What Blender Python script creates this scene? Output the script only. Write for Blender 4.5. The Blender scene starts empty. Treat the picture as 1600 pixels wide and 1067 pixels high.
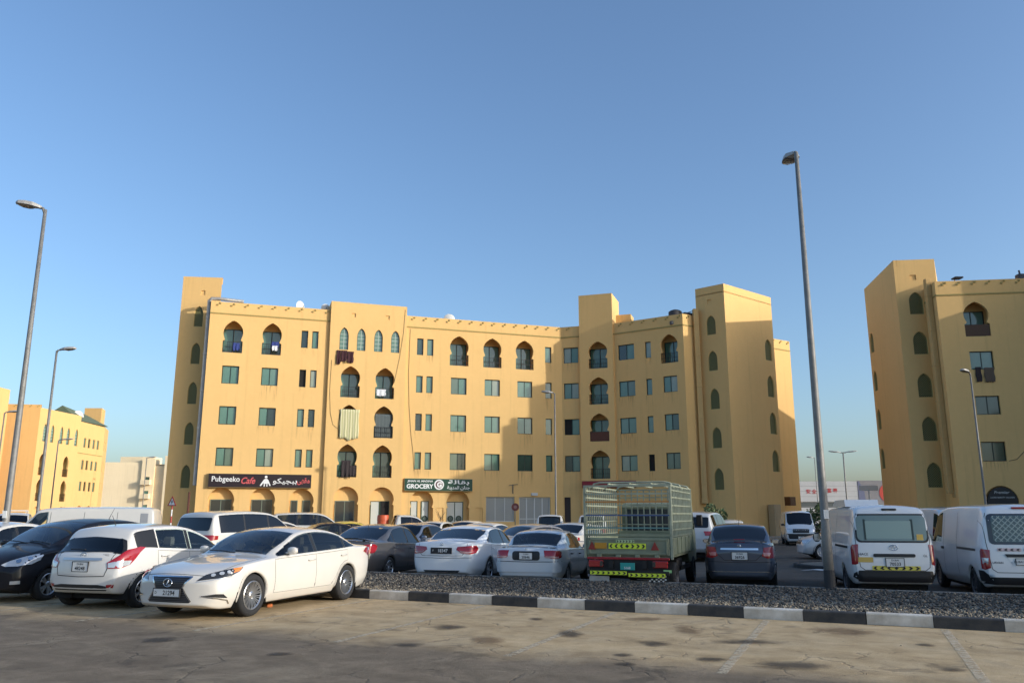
import bpy, bmesh, math, random
import numpy as np
from mathutils import Vector, Matrix
from mathutils.bvhtree import BVHTree
from mathutils.geometry import delaunay_2d_cdt

random.seed(7)
SC = bpy.context.scene
COL = SC.collection
R = math.radians

# ------------------------------------------------------------------ camera
cam_data = bpy.data.cameras.new('camera')
cam_data.sensor_width = 36.0
cam_data.lens = 28.51
cam_data.clip_start = 0.1
cam_data.clip_end = 6000
cam = bpy.data.objects.new('camera', cam_data)
cam.location = (0, 0, 1.5)
cam.rotation_euler = (R(90 + 12.05), 0, 0)
COL.objects.link(cam)
SC.camera = cam

# ------------------------------------------------------------------ sky, sun, exposure
SUN_X, SUN_Y = 0.925, -0.38          # horizontal direction towards the sun
SUN_EL = 15.0
world = bpy.data.worlds.new('World')
SC.world = world
world.use_nodes = True
wn = world.node_tree
bg = wn.nodes['Background']
sky = wn.nodes.new('ShaderNodeTexSky')
sky.sky_type = 'NISHITA'
sky.sun_disc = False
sky.sun_elevation = R(SUN_EL)
sky.sun_rotation = math.atan2(SUN_X, SUN_Y)
sky.altitude = 0
sky.air_density = 1.0
sky.dust_density = 2.3
sky.ozone_density = 3.5
wn.links.new(sky.outputs['Color'], bg.inputs['Color'])
bg.inputs['Strength'].default_value = 0.15
sun_data = bpy.data.lights.new('sun', 'SUN')
sun_data.energy = 2.0
sun_data.angle = R(0.5)
sun_data.color = (1.0, 0.965, 0.88)
sun = bpy.data.objects.new('sun', sun_data)
sv = Vector((SUN_X * math.cos(R(SUN_EL)), SUN_Y * math.cos(R(SUN_EL)), math.sin(R(SUN_EL))))
sun.rotation_euler = sv.to_track_quat('Z', 'Y').to_euler()
sun.location = (80, -30, 60)
COL.objects.link(sun)
vs = SC.view_settings
vs.view_transform = 'Standard'
vs.look = 'None'
vs.gamma = 1.0
vs.use_curve_mapping = False
vs.exposure = 0.74
SC.cycles.use_denoising = True
SC.cycles.max_bounces = 8
SC.cycles.transparent_max_bounces = 16

# ------------------------------------------------------------------ materials
MAT = {}
def mat(name, col, rough=0.6, metal=0.0, var=0.0, scale=4.0, bump=0.0, bscale=60.0, coat=0.0, spec=0.5, col2=None, detail=6.0, emit=0.0):
    """plain principled material with optional noise between col and col2 (wear, dust) and fine bump"""
    if name in MAT: return MAT[name]
    m = bpy.data.materials.new(name); m.use_nodes = True
    nt = m.node_tree; b = nt.nodes['Principled BSDF']
    b.inputs['Base Color'].default_value = (*col, 1)
    b.inputs['Roughness'].default_value = rough
    b.inputs['Metallic'].default_value = metal
    b.inputs['Specular IOR Level'].default_value = spec
    if coat: 
        b.inputs['Coat Weight'].default_value = coat
        b.inputs['Coat Roughness'].default_value = 0.04
    if emit:
        b.inputs['Emission Color'].default_value = (*col, 1); b.inputs['Emission Strength'].default_value = emit
    if var or col2 or bump:
        tc = nt.nodes.new('ShaderNodeTexCoord')
    if var or col2:
        n = nt.nodes.new('ShaderNodeTexNoise'); n.inputs['Scale'].default_value = scale
        n.inputs['Detail'].default_value = detail; n.inputs['Roughness'].default_value = 0.62
        nt.links.new(tc.outputs['Object'], n.inputs['Vector'])
        r = nt.nodes.new('ShaderNodeValToRGB')
        r.color_ramp.elements[0].position = 0.32; r.color_ramp.elements[1].position = 0.68
        c2 = col2 or tuple(c * (1 - var) for c in col)
        r.color_ramp.elements[0].color = (*c2, 1); r.color_ramp.elements[1].color = (*col, 1)
        nt.links.new(n.outputs['Fac'], r.inputs['Fac']); nt.links.new(r.outputs['Color'], b.inputs['Base Color'])
    if bump:
        n2 = nt.nodes.new('ShaderNodeTexNoise'); n2.inputs['Scale'].default_value = bscale; n2.inputs['Detail'].default_value = 5
        nt.links.new(tc.outputs['Object'], n2.inputs['Vector'])
        bp = nt.nodes.new('ShaderNodeBump'); bp.inputs['Strength'].default_value = bump; bp.inputs['Distance'].default_value = 0.02
        nt.links.new(n2.outputs['Fac'], bp.inputs['Height']); nt.links.new(bp.outputs['Normal'], b.inputs['Normal'])
    MAT[name] = m
    return m

def glass_mat(name, tint, refl=1.0):
    """thin car glass: tinted see-through mixed with a mirror by fresnel"""
    if name in MAT: return MAT[name]
    m = bpy.data.materials.new(name); m.use_nodes = True
    nt = m.node_tree; nt.nodes.clear()
    o = nt.nodes.new('ShaderNodeOutputMaterial'); mix = nt.nodes.new('ShaderNodeMixShader')
    t = nt.nodes.new('ShaderNodeBsdfTransparent'); g = nt.nodes.new('ShaderNodeBsdfGlossy')
    t.inputs['Color'].default_value = (*tint, 1); g.inputs['Roughness'].default_value = 0.02
    g.inputs['Color'].default_value = (0.95, 0.97, 1, 1)
    f = nt.nodes.new('ShaderNodeFresnel'); f.inputs['IOR'].default_value = 1.55
    mu = nt.nodes.new('ShaderNodeMath'); mu.operation = 'MULTIPLY'; mu.inputs[1].default_value = 1.15 * refl; mu.use_clamp = True
    nt.links.new(f.outputs[0], mu.inputs[0]); nt.links.new(mu.outputs[0], mix.inputs[0])
    nt.links.new(t.outputs[0], mix.inputs[1]); nt.links.new(g.outputs[0], mix.inputs[2]); nt.links.new(mix.outputs[0], o.inputs[0])
    MAT[name] = m
    return m

# ------------------------------------------------------------------ mesh helpers
class MB:
    """collects geometry for ONE mesh object"""
    def __init__(s): s.v = []; s.f = []; s.m = []; s.mi = 0
    def add(s, vs, fs):
        o = len(s.v); s.v += [tuple(v) for v in vs]; s.f += [tuple(i + o for i in f) for f in fs]; s.m += [s.mi] * len(fs)
    def box(s, x0, y0, z0, x1, y1, z1):
        s.add([(x0,y0,z0),(x1,y0,z0),(x1,y1,z0),(x0,y1,z0),(x0,y0,z1),(x1,y0,z1),(x1,y1,z1),(x0,y1,z1)],
              [(0,3,2,1),(4,5,6,7),(0,1,5,4),(1,2,6,5),(2,3,7,6),(3,0,4,7)])
    def cbox(s, x0, y0, z0, x1, y1, z1, c=0.02):
        """box with chamfered vertical and top edges"""
        c = min(c, (x1-x0)*.4, (y1-y0)*.4, (z1-z0)*.4)
        def ring(z, i): return [(x0+c+i,y0+i,z),(x1-c-i,y0+i,z),(x1-i,y0+c+i,z),(x1-i,y1-c-i,z),(x1-c-i,y1-i,z),(x0+c+i,y1-i,z),(x0+i,y1-c-i,z),(x0+i,y0+c+i,z)]
        rs = [ring(z0,c*.6), ring(z0+c,0), ring(z1-c,0), ring(z1,c*.6)]
        v = sum(rs, []); f = [tuple(range(7,-1,-1)), tuple(24+i for i in range(8))]
        for k in range(3):
            for i in range(8): f.append((8*k+i, 8*k+(i+1)%8, 8*k+8+(i+1)%8, 8*k+8+i))
        s.add(v, f)
    def bar(s, a, b, w, h=None, up=(0,0,1)):
        """square bar from a to b"""
        h = h or w; a = Vector(a); b = Vector(b); d = (b-a).normalized(); u = Vector(up)
        if abs(d.dot(u)) > .95: u = Vector((1,0,0))
        x = d.cross(u).normalized()*w/2; y = x.normalized().cross(d).normalized()*h/2
        s.add([a-x-y,a+x-y,a+x+y,a-x+y,b-x-y,b+x-y,b+x+y,b-x+y], [(0,3,2,1),(4,5,6,7),(0,1,5,4),(1,2,6,5),(2,3,7,6),(3,0,4,7)])
    def tube(s, pts, r, n=8, caps=True):
        pts = [Vector(p) for p in pts]; rs = r if isinstance(r, (list, tuple)) else [r]*len(pts)
        o = []; prev = None
        for i, p in enumerate(pts):
            d = (pts[min(i+1,len(pts)-1)] - pts[max(i-1,0)]).normalized()
            if prev is None:
                a = Vector((0,0,1)) if abs(d.z) < .9 else Vector((1,0,0)); x = d.cross(a).normalized()
            else: x = (prev - d*prev.dot(d)).normalized()
            prev = x; y = d.cross(x)
            o += [p + (x*math.cos(t)+y*math.sin(t))*rs[i] for t in [2*math.pi*k/n for k in range(n)]]
        f = [(n*i+k, n*i+(k+1)%n, n*i+n+(k+1)%n, n*i+n+k) for i in range(len(pts)-1) for k in range(n)]
        if caps: f += [tuple(range(n-1,-1,-1)), tuple(n*(len(pts)-1)+k for k in range(n))]
        s.add(o, f)
    def lathe(s, prof, n=32, axis='y', c=(0,0,0), closed=False):
        """prof = [(along, radius)]"""
        o = []
        for (a, r) in prof:
            for k in range(n):
                t = 2*math.pi*k/n; p, q = r*math.cos(t), r*math.sin(t)
                o.append({'y': (c[0]+p, c[1]+a, c[2]+q), 'z': (c[0]+p, c[1]+q, c[2]+a), 'x': (c[0]+a, c[1]+p, c[2]+q)}[axis])
        m = len(prof); f = []
        for i in range(m if closed else m-1):
            j = (i+1) % m
            for k in range(n): f.append((n*i+k, n*i+(k+1)%n, n*j+(k+1)%n, n*j+k))
        s.add(o, f)
    def prism(s, poly, y0, y1, axis='y'):
        """polygon (x,z) extruded along y (or (x,y) along z, or (y,z) along x)"""
        n = len(poly)
        def P(p, t): return {'y': (p[0],t,p[1]), 'z': (p[0],p[1],t), 'x': (t,p[0],p[1])}[axis]
        s.add([P(p,y0) for p in poly]+[P(p,y1) for p in poly],
              [tuple(range(n-1,-1,-1)), tuple(range(n,2*n))]+[(i,(i+1)%n,n+(i+1)%n,n+i) for i in range(n)])
    def build(s, name, ms, parent=None, loc=(0,0,0), rz=0, smooth=False, fix=True):
        me = bpy.data.meshes.new(name)
        me.from_pydata(s.v, [], s.f)
        ms = ms if isinstance(ms, (list, tuple)) else [ms]
        for m in ms: me.materials.append(m)
        if len(ms) > 1: me.polygons.foreach_set('material_index', s.m)
        if fix:
            bm = bmesh.new(); bm.from_mesh(me); bmesh.ops.recalc_face_normals(bm, faces=bm.faces); bm.to_mesh(me); bm.free()
        if smooth: me.polygons.foreach_set('use_smooth', [True]*len(me.polygons))
        me.update()
        return link(name, me, parent, loc, rz)

def link(name, me, parent=None, loc=(0,0,0), rz=0):
    o = bpy.data.objects.new(name, me); COL.objects.link(o)
    o.location = loc; o.rotation_euler = (0, 0, rz)
    if parent: o.parent = parent
    return o

def tag(o, label=None, cat=None, group=None, kind=None):
    if label: o['label'] = label
    if cat: o['category'] = cat
    if group: o['group'] = group
    if kind: o['kind'] = kind
    return o

def empty(name, loc, rz=0, label=None, cat=None, group=None):
    o = bpy.data.objects.new(name, None); COL.objects.link(o); o.location = loc; o.rotation_euler = (0,0,rz)
    o.empty_display_size = 0.2
    return tag(o, label, cat, group)

def children_of(o): return [c for c in bpy.data.objects if c.parent == o]
def copy_tree(o, parent=None):
    c = o.copy(); COL.objects.link(c); c.parent = parent
    for ch in children_of(o): copy_tree(ch, c)
    return c

def in_poly(x, y, poly):
    r = False; j = len(poly)-1
    for i in range(len(poly)):
        xi, yi = poly[i][0], poly[i][1]; xj, yj = poly[j][0], poly[j][1]
        if (yi > y) != (yj > y) and x < (xj-xi)*(y-yi)/(yj-yi)+xi: r = not r
        j = i
    return r

def fill2d(outer, holes=(), pts=()):
    """triangles of a polygon with holes; returns (verts2d, tris)"""
    vs = []; es = []
    for lp in [outer]+list(holes):
        o = len(vs); n = len(lp); vs += [Vector(p) for p in lp]; es += [(o+i, o+(i+1)%n) for i in range(n)]
    vs += [Vector(p) for p in pts]
    r = delaunay_2d_cdt(vs, es, [], 0, 1e-5)
    out = []
    for f in r[2]:
        a = [r[0][i] for i in f]; cx = sum(p.x for p in a)/len(a); cy = sum(p.y for p in a)/len(a)
        if in_poly(cx, cy, outer) and not any(in_poly(cx, cy, h) for h in holes): out.append(tuple(f))
    return [(p.x, p.y) for p in r[0]], out

TEXTS = {}
def text_mesh(s, size=1.0, bold=0.0, shear=0.0, depth=0.0):
    k = (s, size, bold, shear, depth)
    if k in TEXTS: return TEXTS[k]
    cu = bpy.data.curves.new('text', 'FONT'); cu.body = s; cu.size = size; cu.align_x = 'CENTER'; cu.align_y = 'CENTER'
    cu.offset = bold; cu.shear = shear; cu.extrude = depth; cu.resolution_u = 3
    o = bpy.data.objects.new('text', cu); COL.objects.link(o)
    me = bpy.data.meshes.new_from_object(o.evaluated_get(bpy.context.evaluated_depsgraph_get()))
    bpy.data.objects.remove(o); bpy.data.curves.remove(cu)
    TEXTS[k] = me
    return me

def add_text(mb, s, size, place, bold=0.0, shear=0.0, width=None, height=None):
    """flat lettering added to mb; place(u, v) -> 3d point; fitted to width/height when given"""
    me = text_mesh(s, 1.0, bold, shear)
    if not len(me.vertices): return
    c = np.empty(len(me.vertices)*3); me.vertices.foreach_get('co', c); c = c.reshape(-1, 3)
    lo, hi = c.min(0), c.max(0); mid = (lo+hi)/2; k = [size, size]
    if width: k[0] = width/max(1e-4, hi[0]-lo[0]); k[1] = k[0] if not height else k[1]
    if height: k[1] = height/max(1e-4, hi[1]-lo[1]); k[0] = k[0] if width else k[1]
    mb.add([place((p[0]-mid[0])*k[0], (p[1]-mid[1])*k[1]) for p in c], [tuple(p.vertices) for p in me.polygons])
# ================================================================== setting: ground, parking lots, median, kerbs
KA = R(-25.3)                                   # direction of the median kerb
KD = Vector((math.cos(KA), math.sin(KA))); KN = Vector((-KD.y, KD.x))      # along the kerb, and away from the camera
K0 = Vector((-3.055, 16.85))                     # a point on the near kerb face
Z_NEAR, Z_TOP, Z_FAR = -.12, .05, -.25
MED_W = 4.45
def kp(a, b, z=0): p = K0+KD*a+KN*b; return (p.x, p.y, z)

def ground_mat(name, kind):
    m = bpy.data.materials.new(name); m.use_nodes = True; nt = m.node_tree; N = nt.nodes; Lk = nt.links
    b = N['Principled BSDF']; b.inputs['Roughness'].default_value = .9; b.inputs['Specular IOR Level'].default_value = .25
    tc = N.new('ShaderNodeTexCoord'); pos = tc.outputs['Object']
    def noise(scale, detail=6, rough=.6, dist=0.0, vec=None):
        n = N.new('ShaderNodeTexNoise'); n.inputs['Scale'].default_value = scale; n.inputs['Detail'].default_value = detail
        n.inputs['Roughness'].default_value = rough; n.inputs['Distortion'].default_value = dist; Lk.new(vec or pos, n.inputs['Vector']); return n.outputs['Fac']
    def ramp(f, stops):
        r = N.new('ShaderNodeValToRGB'); e = r.color_ramp.elements
        while len(e) < len(stops): e.new(.5)
        for i, (p, c) in enumerate(stops): e[i].position = p; e[i].color = (*(c if isinstance(c, tuple) else (c,c,c)), 1)
        Lk.new(f, r.inputs['Fac']); return r.outputs['Color']
    def mix(a, b_, f, mode='MIX'):
        x = N.new('ShaderNodeMix'); x.data_type = 'RGBA'; x.blend_type = mode
        for s, v in ((6,a),(7,b_)):
            if isinstance(v, tuple): x.inputs[s].default_value = (*v,1)
            else: Lk.new(v, x.inputs[s])
        if isinstance(f, float): x.inputs[0].default_value = f
        else: Lk.new(f, x.inputs[0])
        return x.outputs[2]
    def math_(op, a, b_=None, clamp=False):
        x = N.new('ShaderNodeMath'); x.operation = op; x.use_clamp = clamp
        for s, v in ((0,a),(1,b_)):
            if v is None: continue
            if isinstance(v, (int,float)): x.inputs[s].default_value = v
            else: Lk.new(v, x.inputs[s])
        return x.outputs[0]
    fine = noise(140, 3, .7)
    if kind == 'near':
        # dusty tan bays near the kerb, greyer driving lane towards the camera: object x runs along the kerb, y away from the camera
        sep = N.new('ShaderNodeSeparateXYZ'); Lk.new(pos, sep.inputs[0])
        big = noise(.45, 5, .6, .6); mid = noise(2.2, 7, .65, .4)
        bay = ramp(mid, [(.25,(.36,.25,.13)),(.48,(.50,.36,.20)),(.72,(.61,.455,.27))])
        lane = ramp(mid, [(.28,(.15,.112,.074)),(.5,(.205,.156,.105)),(.75,(.27,.207,.142))])
        edge = math_('MULTIPLY_ADD', big, 2.2); N[edge.node.name].inputs[2].default_value = 3.9
        f = math_('DIVIDE', math_('ADD', sep.outputs['Y'], edge), .9, True)
        base = mix(lane, bay, f)
        # long faint wear streaks along the lane
        mp = N.new('ShaderNodeMapping'); mp.inputs['Scale'].default_value = (.25,1.8,1); Lk.new(pos, mp.inputs['Vector'])
        st = ramp(noise(1.3, 6, .6, .3, mp.outputs[0]), [(.35,.84),(.6,1.05)])
        base = mix(base, st, .75, 'MULTIPLY')
        sand = ramp(noise(.9, 8, .68, .8), [(.52,0.),(.72,1.)]); base = mix(base, (.42,.34,.23), math_('MULTIPLY', sand, .45))
        # oil stains: blotches from two noises
        oil = ramp(math_('MULTIPLY', noise(.75, 3, .5, .2), noise(2.6, 4, .55, .8)), [(.335,0.),(.40,1.)])
        base = mix(base, (.045,.038,.03), math_('MULTIPLY', oil, .4))
        rust = ramp(noise(1.15, 4, .6, 1.5), [(.62,0.),(.74,1.)]); base = mix(base, (.21,.13,.06), math_('MULTIPLY', rust, .2))
    elif kind == 'far':
        base = ramp(noise(1.2, 7, .65, .4), [(.3,(.07,.064,.056)),(.55,(.095,.087,.075)),(.78,(.14,.125,.10))])
    elif kind == 'land':
        base = ramp(noise(.15, 8, .6, .4), [(.3,(.17,.145,.11)),(.7,(.27,.225,.165))])
    elif kind == 'bed':
        base = ramp(noise(6, 6, .6), [(.3,(.13,.125,.115)),(.7,(.25,.22,.17))])
    elif kind == 'paving':
        base = ramp(noise(1.5, 6, .6), [(.3,(.26,.22,.17)),(.7,(.36,.31,.24))])
    cr = None
    if kind in ('near','far'):
        # cracks
        warp = N.new('ShaderNodeTexNoise'); warp.inputs['Scale'].default_value = 2.2; warp.inputs['Detail'].default_value = 6; Lk.new(pos, warp.inputs['Vector'])
        va = N.new('ShaderNodeVectorMath'); va.operation = 'MULTIPLY_ADD'; va.inputs[1].default_value = (.7,.7,0); Lk.new(warp.outputs['Color'], va.inputs[0]); Lk.new(pos, va.inputs[2])
        vo = N.new('ShaderNodeTexVoronoi'); vo.feature = 'DISTANCE_TO_EDGE'; vo.inputs['Scale'].default_value = .62; Lk.new(va.outputs[0], vo.inputs['Vector'])
        cr = ramp(vo.outputs['Distance'], [(.004,1.),(.013,0.)])
        cr = math_('MULTIPLY', cr, ramp(noise(.8, 3), [(.42,0.),(.6,1.)]))
        base = mix(base, (.05,.042,.034), math_('MULTIPLY', cr, .45))
    grain = ramp(fine, [(.3,.78),(.7,1.16)])
    base = mix(base, grain, .8, 'MULTIPLY')
    Lk.new(base, b.inputs['Base Color'])
    h = math_('ADD', math_('MULTIPLY', fine, .5), noise(18, 5))
    if cr is not None: h = math_('SUBTRACT', h, cr)
    bp = N.new('ShaderNodeBump'); bp.inputs['Strength'].default_value = .55; bp.inputs['Distance'].default_value = .012
    Lk.new(h, bp.inputs['Height']); Lk.new(bp.outputs[0], b.inputs['Normal'])
    return m

G_NEAR = ground_mat('worn_parking_asphalt', 'near'); G_FARLOT = ground_mat('dark_asphalt', 'far')
G_LAND = ground_mat('sandy_land', 'land'); G_BED = ground_mat('gravel_bed', 'bed'); G_PAVE = ground_mat('paving', 'paving')

def sheet(name, pts, z, m, rz=0, loc=(0,0,0)):
    mb = MB(); mb.add([(x,y,z) for (x,y) in pts], [tuple(range(len(pts)))]); o = mb.build(name, m, None, loc, rz, fix=False)
    o['kind'] = 'structure'; return o
sheet('ground', [(-2500,-2500),(2500,-2500),(2500,2500),(-2500,2500)], -.30, G_LAND)
sheet('far_parking_lot', [(-90,MED_W),(90,MED_W),(90,75),(-90,75)], 0, G_FARLOT, KA, kp(0,0,Z_FAR))
sheet('near_parking_lot', [(-90,-75),(90,-75),(90,-.0),(-90,-.0)], 0, G_NEAR, KA, kp(0,0,Z_NEAR))

# painted bay lines, worn through
def worn_paint(name, col, wear=.5):
    m = mat(name, col, .8); nt = m.node_tree; b = nt.nodes['Principled BSDF']
    tc = nt.nodes.new('ShaderNodeTexCoord'); n = nt.nodes.new('ShaderNodeTexNoise'); n.inputs['Scale'].default_value = 9; n.inputs['Detail'].default_value = 10; n.inputs['Roughness'].default_value = .75
    nt.links.new(tc.outputs['Object'], n.inputs['Vector'])
    r = nt.nodes.new('ShaderNodeValToRGB'); r.color_ramp.elements[0].position = wear-.09; r.color_ramp.elements[1].position = wear+.09
    mu = nt.nodes.new('ShaderNodeMath'); mu.operation = 'MULTIPLY'; mu.inputs[1].default_value = .72
    nt.links.new(n.outputs['Fac'], r.inputs['Fac']); nt.links.new(r.outputs['Color'], mu.inputs[0]); nt.links.new(mu.outputs[0], b.inputs['Alpha'])
    return m
M_LINE = worn_paint('worn_line_paint', (.60,.50,.35), .455)
ang = R(67.4); ld = Vector((math.cos(ang), math.sin(ang))); lw = Vector((ld.y, -ld.x))
lot_lines = empty('bay_markings', kp(0,0,Z_NEAR)); lot_lines['kind'] = 'structure'
for k in range(-7, 7):
    o = Vector(kp(.43+2.48*k, -.12)[:2]); q = o-ld*4.75
    mb = MB()
    mb.add([(p.x-K0.x, p.y-K0.y, .004) for p in (q-lw*.055, q+lw*.055, o+lw*.055, o-lw*.055)], [(0,1,2,3)])
    mb.build('bay_line', M_LINE, lot_lines, fix=False)

# median: gravel bed between two kerbs, near kerb in painted black and white blocks
med = MB(); med.add([kp(-90,.12,Z_TOP-.03),kp(90,.12,Z_TOP-.03),kp(90,MED_W-.12,Z_TOP-.03),kp(-90,MED_W-.12,Z_TOP-.03)], [(0,1,2,3)])
mo = med.build('median', G_BED, fix=False); mo['kind'] = 'structure'
M_KW = mat('kerb_white', (.70,.65,.57), .8, col2=(.38,.33,.26), scale=3.0, bump=.3, detail=9)
M_KB = mat('kerb_black', (.03,.031,.033), .75, col2=(.075,.068,.06), scale=4, bump=.3)
M_KC = mat('kerb_concrete', (.30,.28,.25), .9, var=.4, scale=5, bump=.4)
kerb = empty('kerb', kp(0,0,Z_NEAR)); kerb['kind'] = 'structure'
kst = MB(); B_L = .905
kst.add([], [])
def kerb_mesh(l, h, w=.15):
    mb = MB(); c = .02
    prof = [(0,0),(0,h-c),(c*.4,h-c*.35),(c,h),(w,h),(w,0)]
    n = len(prof); g = .004
    mb.add([(g,p[0],p[1]) for p in prof]+[(l-g,p[0],p[1]) for p in prof], [tuple(range(n-1,-1,-1)), tuple(range(n,2*n))]+[(i,(i+1)%n,n+(i+1)%n,n+i) for i in range(n)])
    return mb
protoK = {}
for k in range(-36, 30):
    white = k % 2 == 0
    x0 = .256+B_L*k
    if k % 1 == 0:
        if white not in protoK:
            o = kerb_mesh(B_L, Z_TOP-Z_NEAR).build('kerb_stone', M_KW if white else M_KB, kerb); protoK[white] = o.data
        else: o = link('kerb_stone', protoK[white], kerb)
        o.location = (KD.x*x0+random.uniform(-.004,.004), KD.y*x0+random.uniform(-.004,.004), random.uniform(-.006,.004)); o.rotation_euler = (0,0,KA+random.uniform(-.003,.003))
fk = kerb_mesh(180, Z_TOP-Z_FAR).build('kerb', M_KC, None, kp(90,MED_W,Z_FAR), KA+math.pi); fk['kind'] = 'structure'

# gravel: real stones, one mass
def gravel(name, n, area, rmin, rmax, z, m, seed, dens=None):
    rng = np.random.default_rng(seed)
    a = rng.uniform(area[0], area[1], n); b = rng.uniform(area[2], area[3], n)
    if dens is not None:
        k = rng.uniform(0,1,n) < dens(a,b); a, b = a[k], b[k]; n = len(a)
    ico = np.array([(0,0,1),(.9,0,.1),(.1,.95,.05),(-.85,.2,.15),(-.1,-.9,.1),(.25,.1,-.7)]); tri = np.array([(0,1,2),(0,2,3),(0,3,4),(0,4,1),(5,2,1),(5,3,2),(5,4,3),(5,1,4)])
    r = rmin+(rmax-rmin)*rng.uniform(0,1,n)**2.0; th = rng.uniform(0, 2*np.pi, n); sq = rng.uniform(.45,.9,n)
    base = ico[None]*(1+rng.uniform(-.3,.3,(n,6,3)))
    x = base[...,0]*r[:,None]; y = base[...,1]*r[:,None]*rng.uniform(.65,1.1,n)[:,None]; zz = base[...,2]*r[:,None]*sq[:,None]
    c, s = np.cos(th)[:,None], np.sin(th)[:,None]; x, y = x*c-y*s, x*s+y*c
    px = K0.x+KD.x*a+KN.x*b; py = K0.y+KD.y*a+KN.y*b
    co = np.stack([x+px[:,None], y+py[:,None], zz+z+r[:,None]*rng.uniform(.1,.55,n)[:,None]], -1).reshape(-1,3)
    fa = (tri[None]+(np.arange(n)*6)[:,None,None]).reshape(-1)
    me = bpy.data.meshes.new(name); me.vertices.add(len(co)); me.vertices.foreach_set('co', co.ravel())
    nf = len(fa)//3; me.loops.add(nf*3); me.loops.foreach_set('vertex_index', fa); me.polygons.add(nf)
    me.polygons.foreach_set('loop_start', np.arange(nf)*3); me.polygons.foreach_set('loop_total', np.full(nf,3))
    me.polygons.foreach_set('material_index', np.repeat(rng.choice(len(m), n, p=[.45,.35,.2][:len(m)] if len(m) == 3 else None), 8).astype(np.int32))
    for q in m: me.materials.append(q)
    me.update(calc_edges=True); me.validate()
    o = link(name, me); return o
gm = [mat('gravel_grey', (.105,.09,.074), .85), mat('gravel_dark', (.05,.044,.038), .85), mat('gravel_pale', (.20,.17,.13), .85)]
tag(gravel('gravel', 62000, (-24,24,.16,MED_W-.14), .015, .047, Z_TOP-.03, gm, 3, lambda a,b: .45+.75*(b/MED_W)), 'grey crushed stone covering the median strip', 'gravel', kind='stuff')
sm = [mat('grit_tan', (.36,.29,.20), .9), mat('grit_brown', (.22,.175,.125), .9), mat('grit_pale', (.46,.40,.30), .9)]
tag(gravel('grit', 30000, (-24,24,.14,1.75), .010, .026, Z_TOP-.025, sm, 5, lambda a,b: 1.15-b/1.75), 'tan grit and sand along the near edge of the median', 'gravel', kind='stuff')
tag(gravel('debris', 700, (-14,16,-4.5,-.03), .005, .014, Z_NEAR, sm, 9, lambda a,b: np.exp(b/.5)*.9+.12), 'small loose stones lying on the parking bays', 'gravel', kind='stuff')

# old oil and rust stains on the bays: thin sheets with soft ragged edges
def stain_mat(name, col, amt):
    m = mat(name, col, .75); nt = m.node_tree; N = nt.nodes; b = N['Principled BSDF']
    tc = N.new('ShaderNodeTexCoord'); gr = N.new('ShaderNodeTexGradient'); gr.gradient_type = 'SPHERICAL'; nt.links.new(tc.outputs['Object'], gr.inputs['Vector'])
    n = N.new('ShaderNodeTexNoise'); n.inputs['Scale'].default_value = 2.6; n.inputs['Detail'].default_value = 8; n.inputs['Roughness'].default_value = .7
    gp = N.new('ShaderNodeNewGeometry'); nt.links.new(gp.outputs['Position'], n.inputs['Vector'])
    a = N.new('ShaderNodeMath'); a.operation = 'MULTIPLY_ADD'; a.inputs[1].default_value = 1.5; nt.links.new(n.outputs['Fac'], a.inputs[0]); nt.links.new(gr.outputs['Fac'], a.inputs[2])
    r = N.new('ShaderNodeMapRange'); r.inputs[1].default_value = .98; r.inputs[2].default_value = 1.5; r.inputs[4].default_value = amt; nt.links.new(a.outputs[0], r.inputs[0])
    e = N.new('ShaderNodeMath'); e.operation = 'MULTIPLY'; k = N.new('ShaderNodeMapRange'); k.inputs[2].default_value = .3; nt.links.new(gr.outputs['Fac'], k.inputs[0])
    nt.links.new(r.outputs[0], e.inputs[0]); nt.links.new(k.outputs[0], e.inputs[1]); nt.links.new(e.outputs[0], b.inputs['Alpha']); return m
ST = [stain_mat('oil_stain', (.05,.038,.026), .62), stain_mat('rust_stain', (.19,.11,.05), .5)]
stains = empty('ground_stains', (0,0,Z_NEAR)); stains['kind'] = 'structure'
for k, (x, y, a, b) in enumerate([(1.83, 11.02, 0.21, 0.22),(4.73, 12.14, 0.41, 0.47),(2.27, 9.84, 0.18, 0.15),(1.24, 9.52, 0.11, 0.12),(1.3, 10.15, 0.09, 0.11),(3.08, 11.13, 0.46, 0.19),(2.13, 13.51, 0.3, 0.25),(2.52, 12.2, 0.18, 0.55),(0.8, 11.88, 0.18, 0.32),(-0.34, 11.3, 0.25, 0.35),(-1.3, 10.87, 0.2, 0.16),(4.7, 9.18, 0.14, 0.11),(5.24, 10.87, 0.12, 0.1),(0.39, 13.51, 0.13, 0.21),(-2.74, 10.19, 0.15, 0.11),(-0.94, 12.54, 0.24, 0.28),(-4.65, 11.3, 0.25, 0.23),(3.09, 9.44, 0.42, 0.24)]):
    mb = MB(); mb.add([(math.cos(2*math.pi*j/20), math.sin(2*math.pi*j/20), 0) for j in range(20)], [tuple(range(20))])
    o = mb.build('oil_stain', ST[1 if k in (1,6,7,9) else 0], stains, (x,y,.0042+.0003*k), 0, fix=False); o.scale = (max(.12,a)*1.5, max(.12,b)*1.6, 1)
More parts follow.
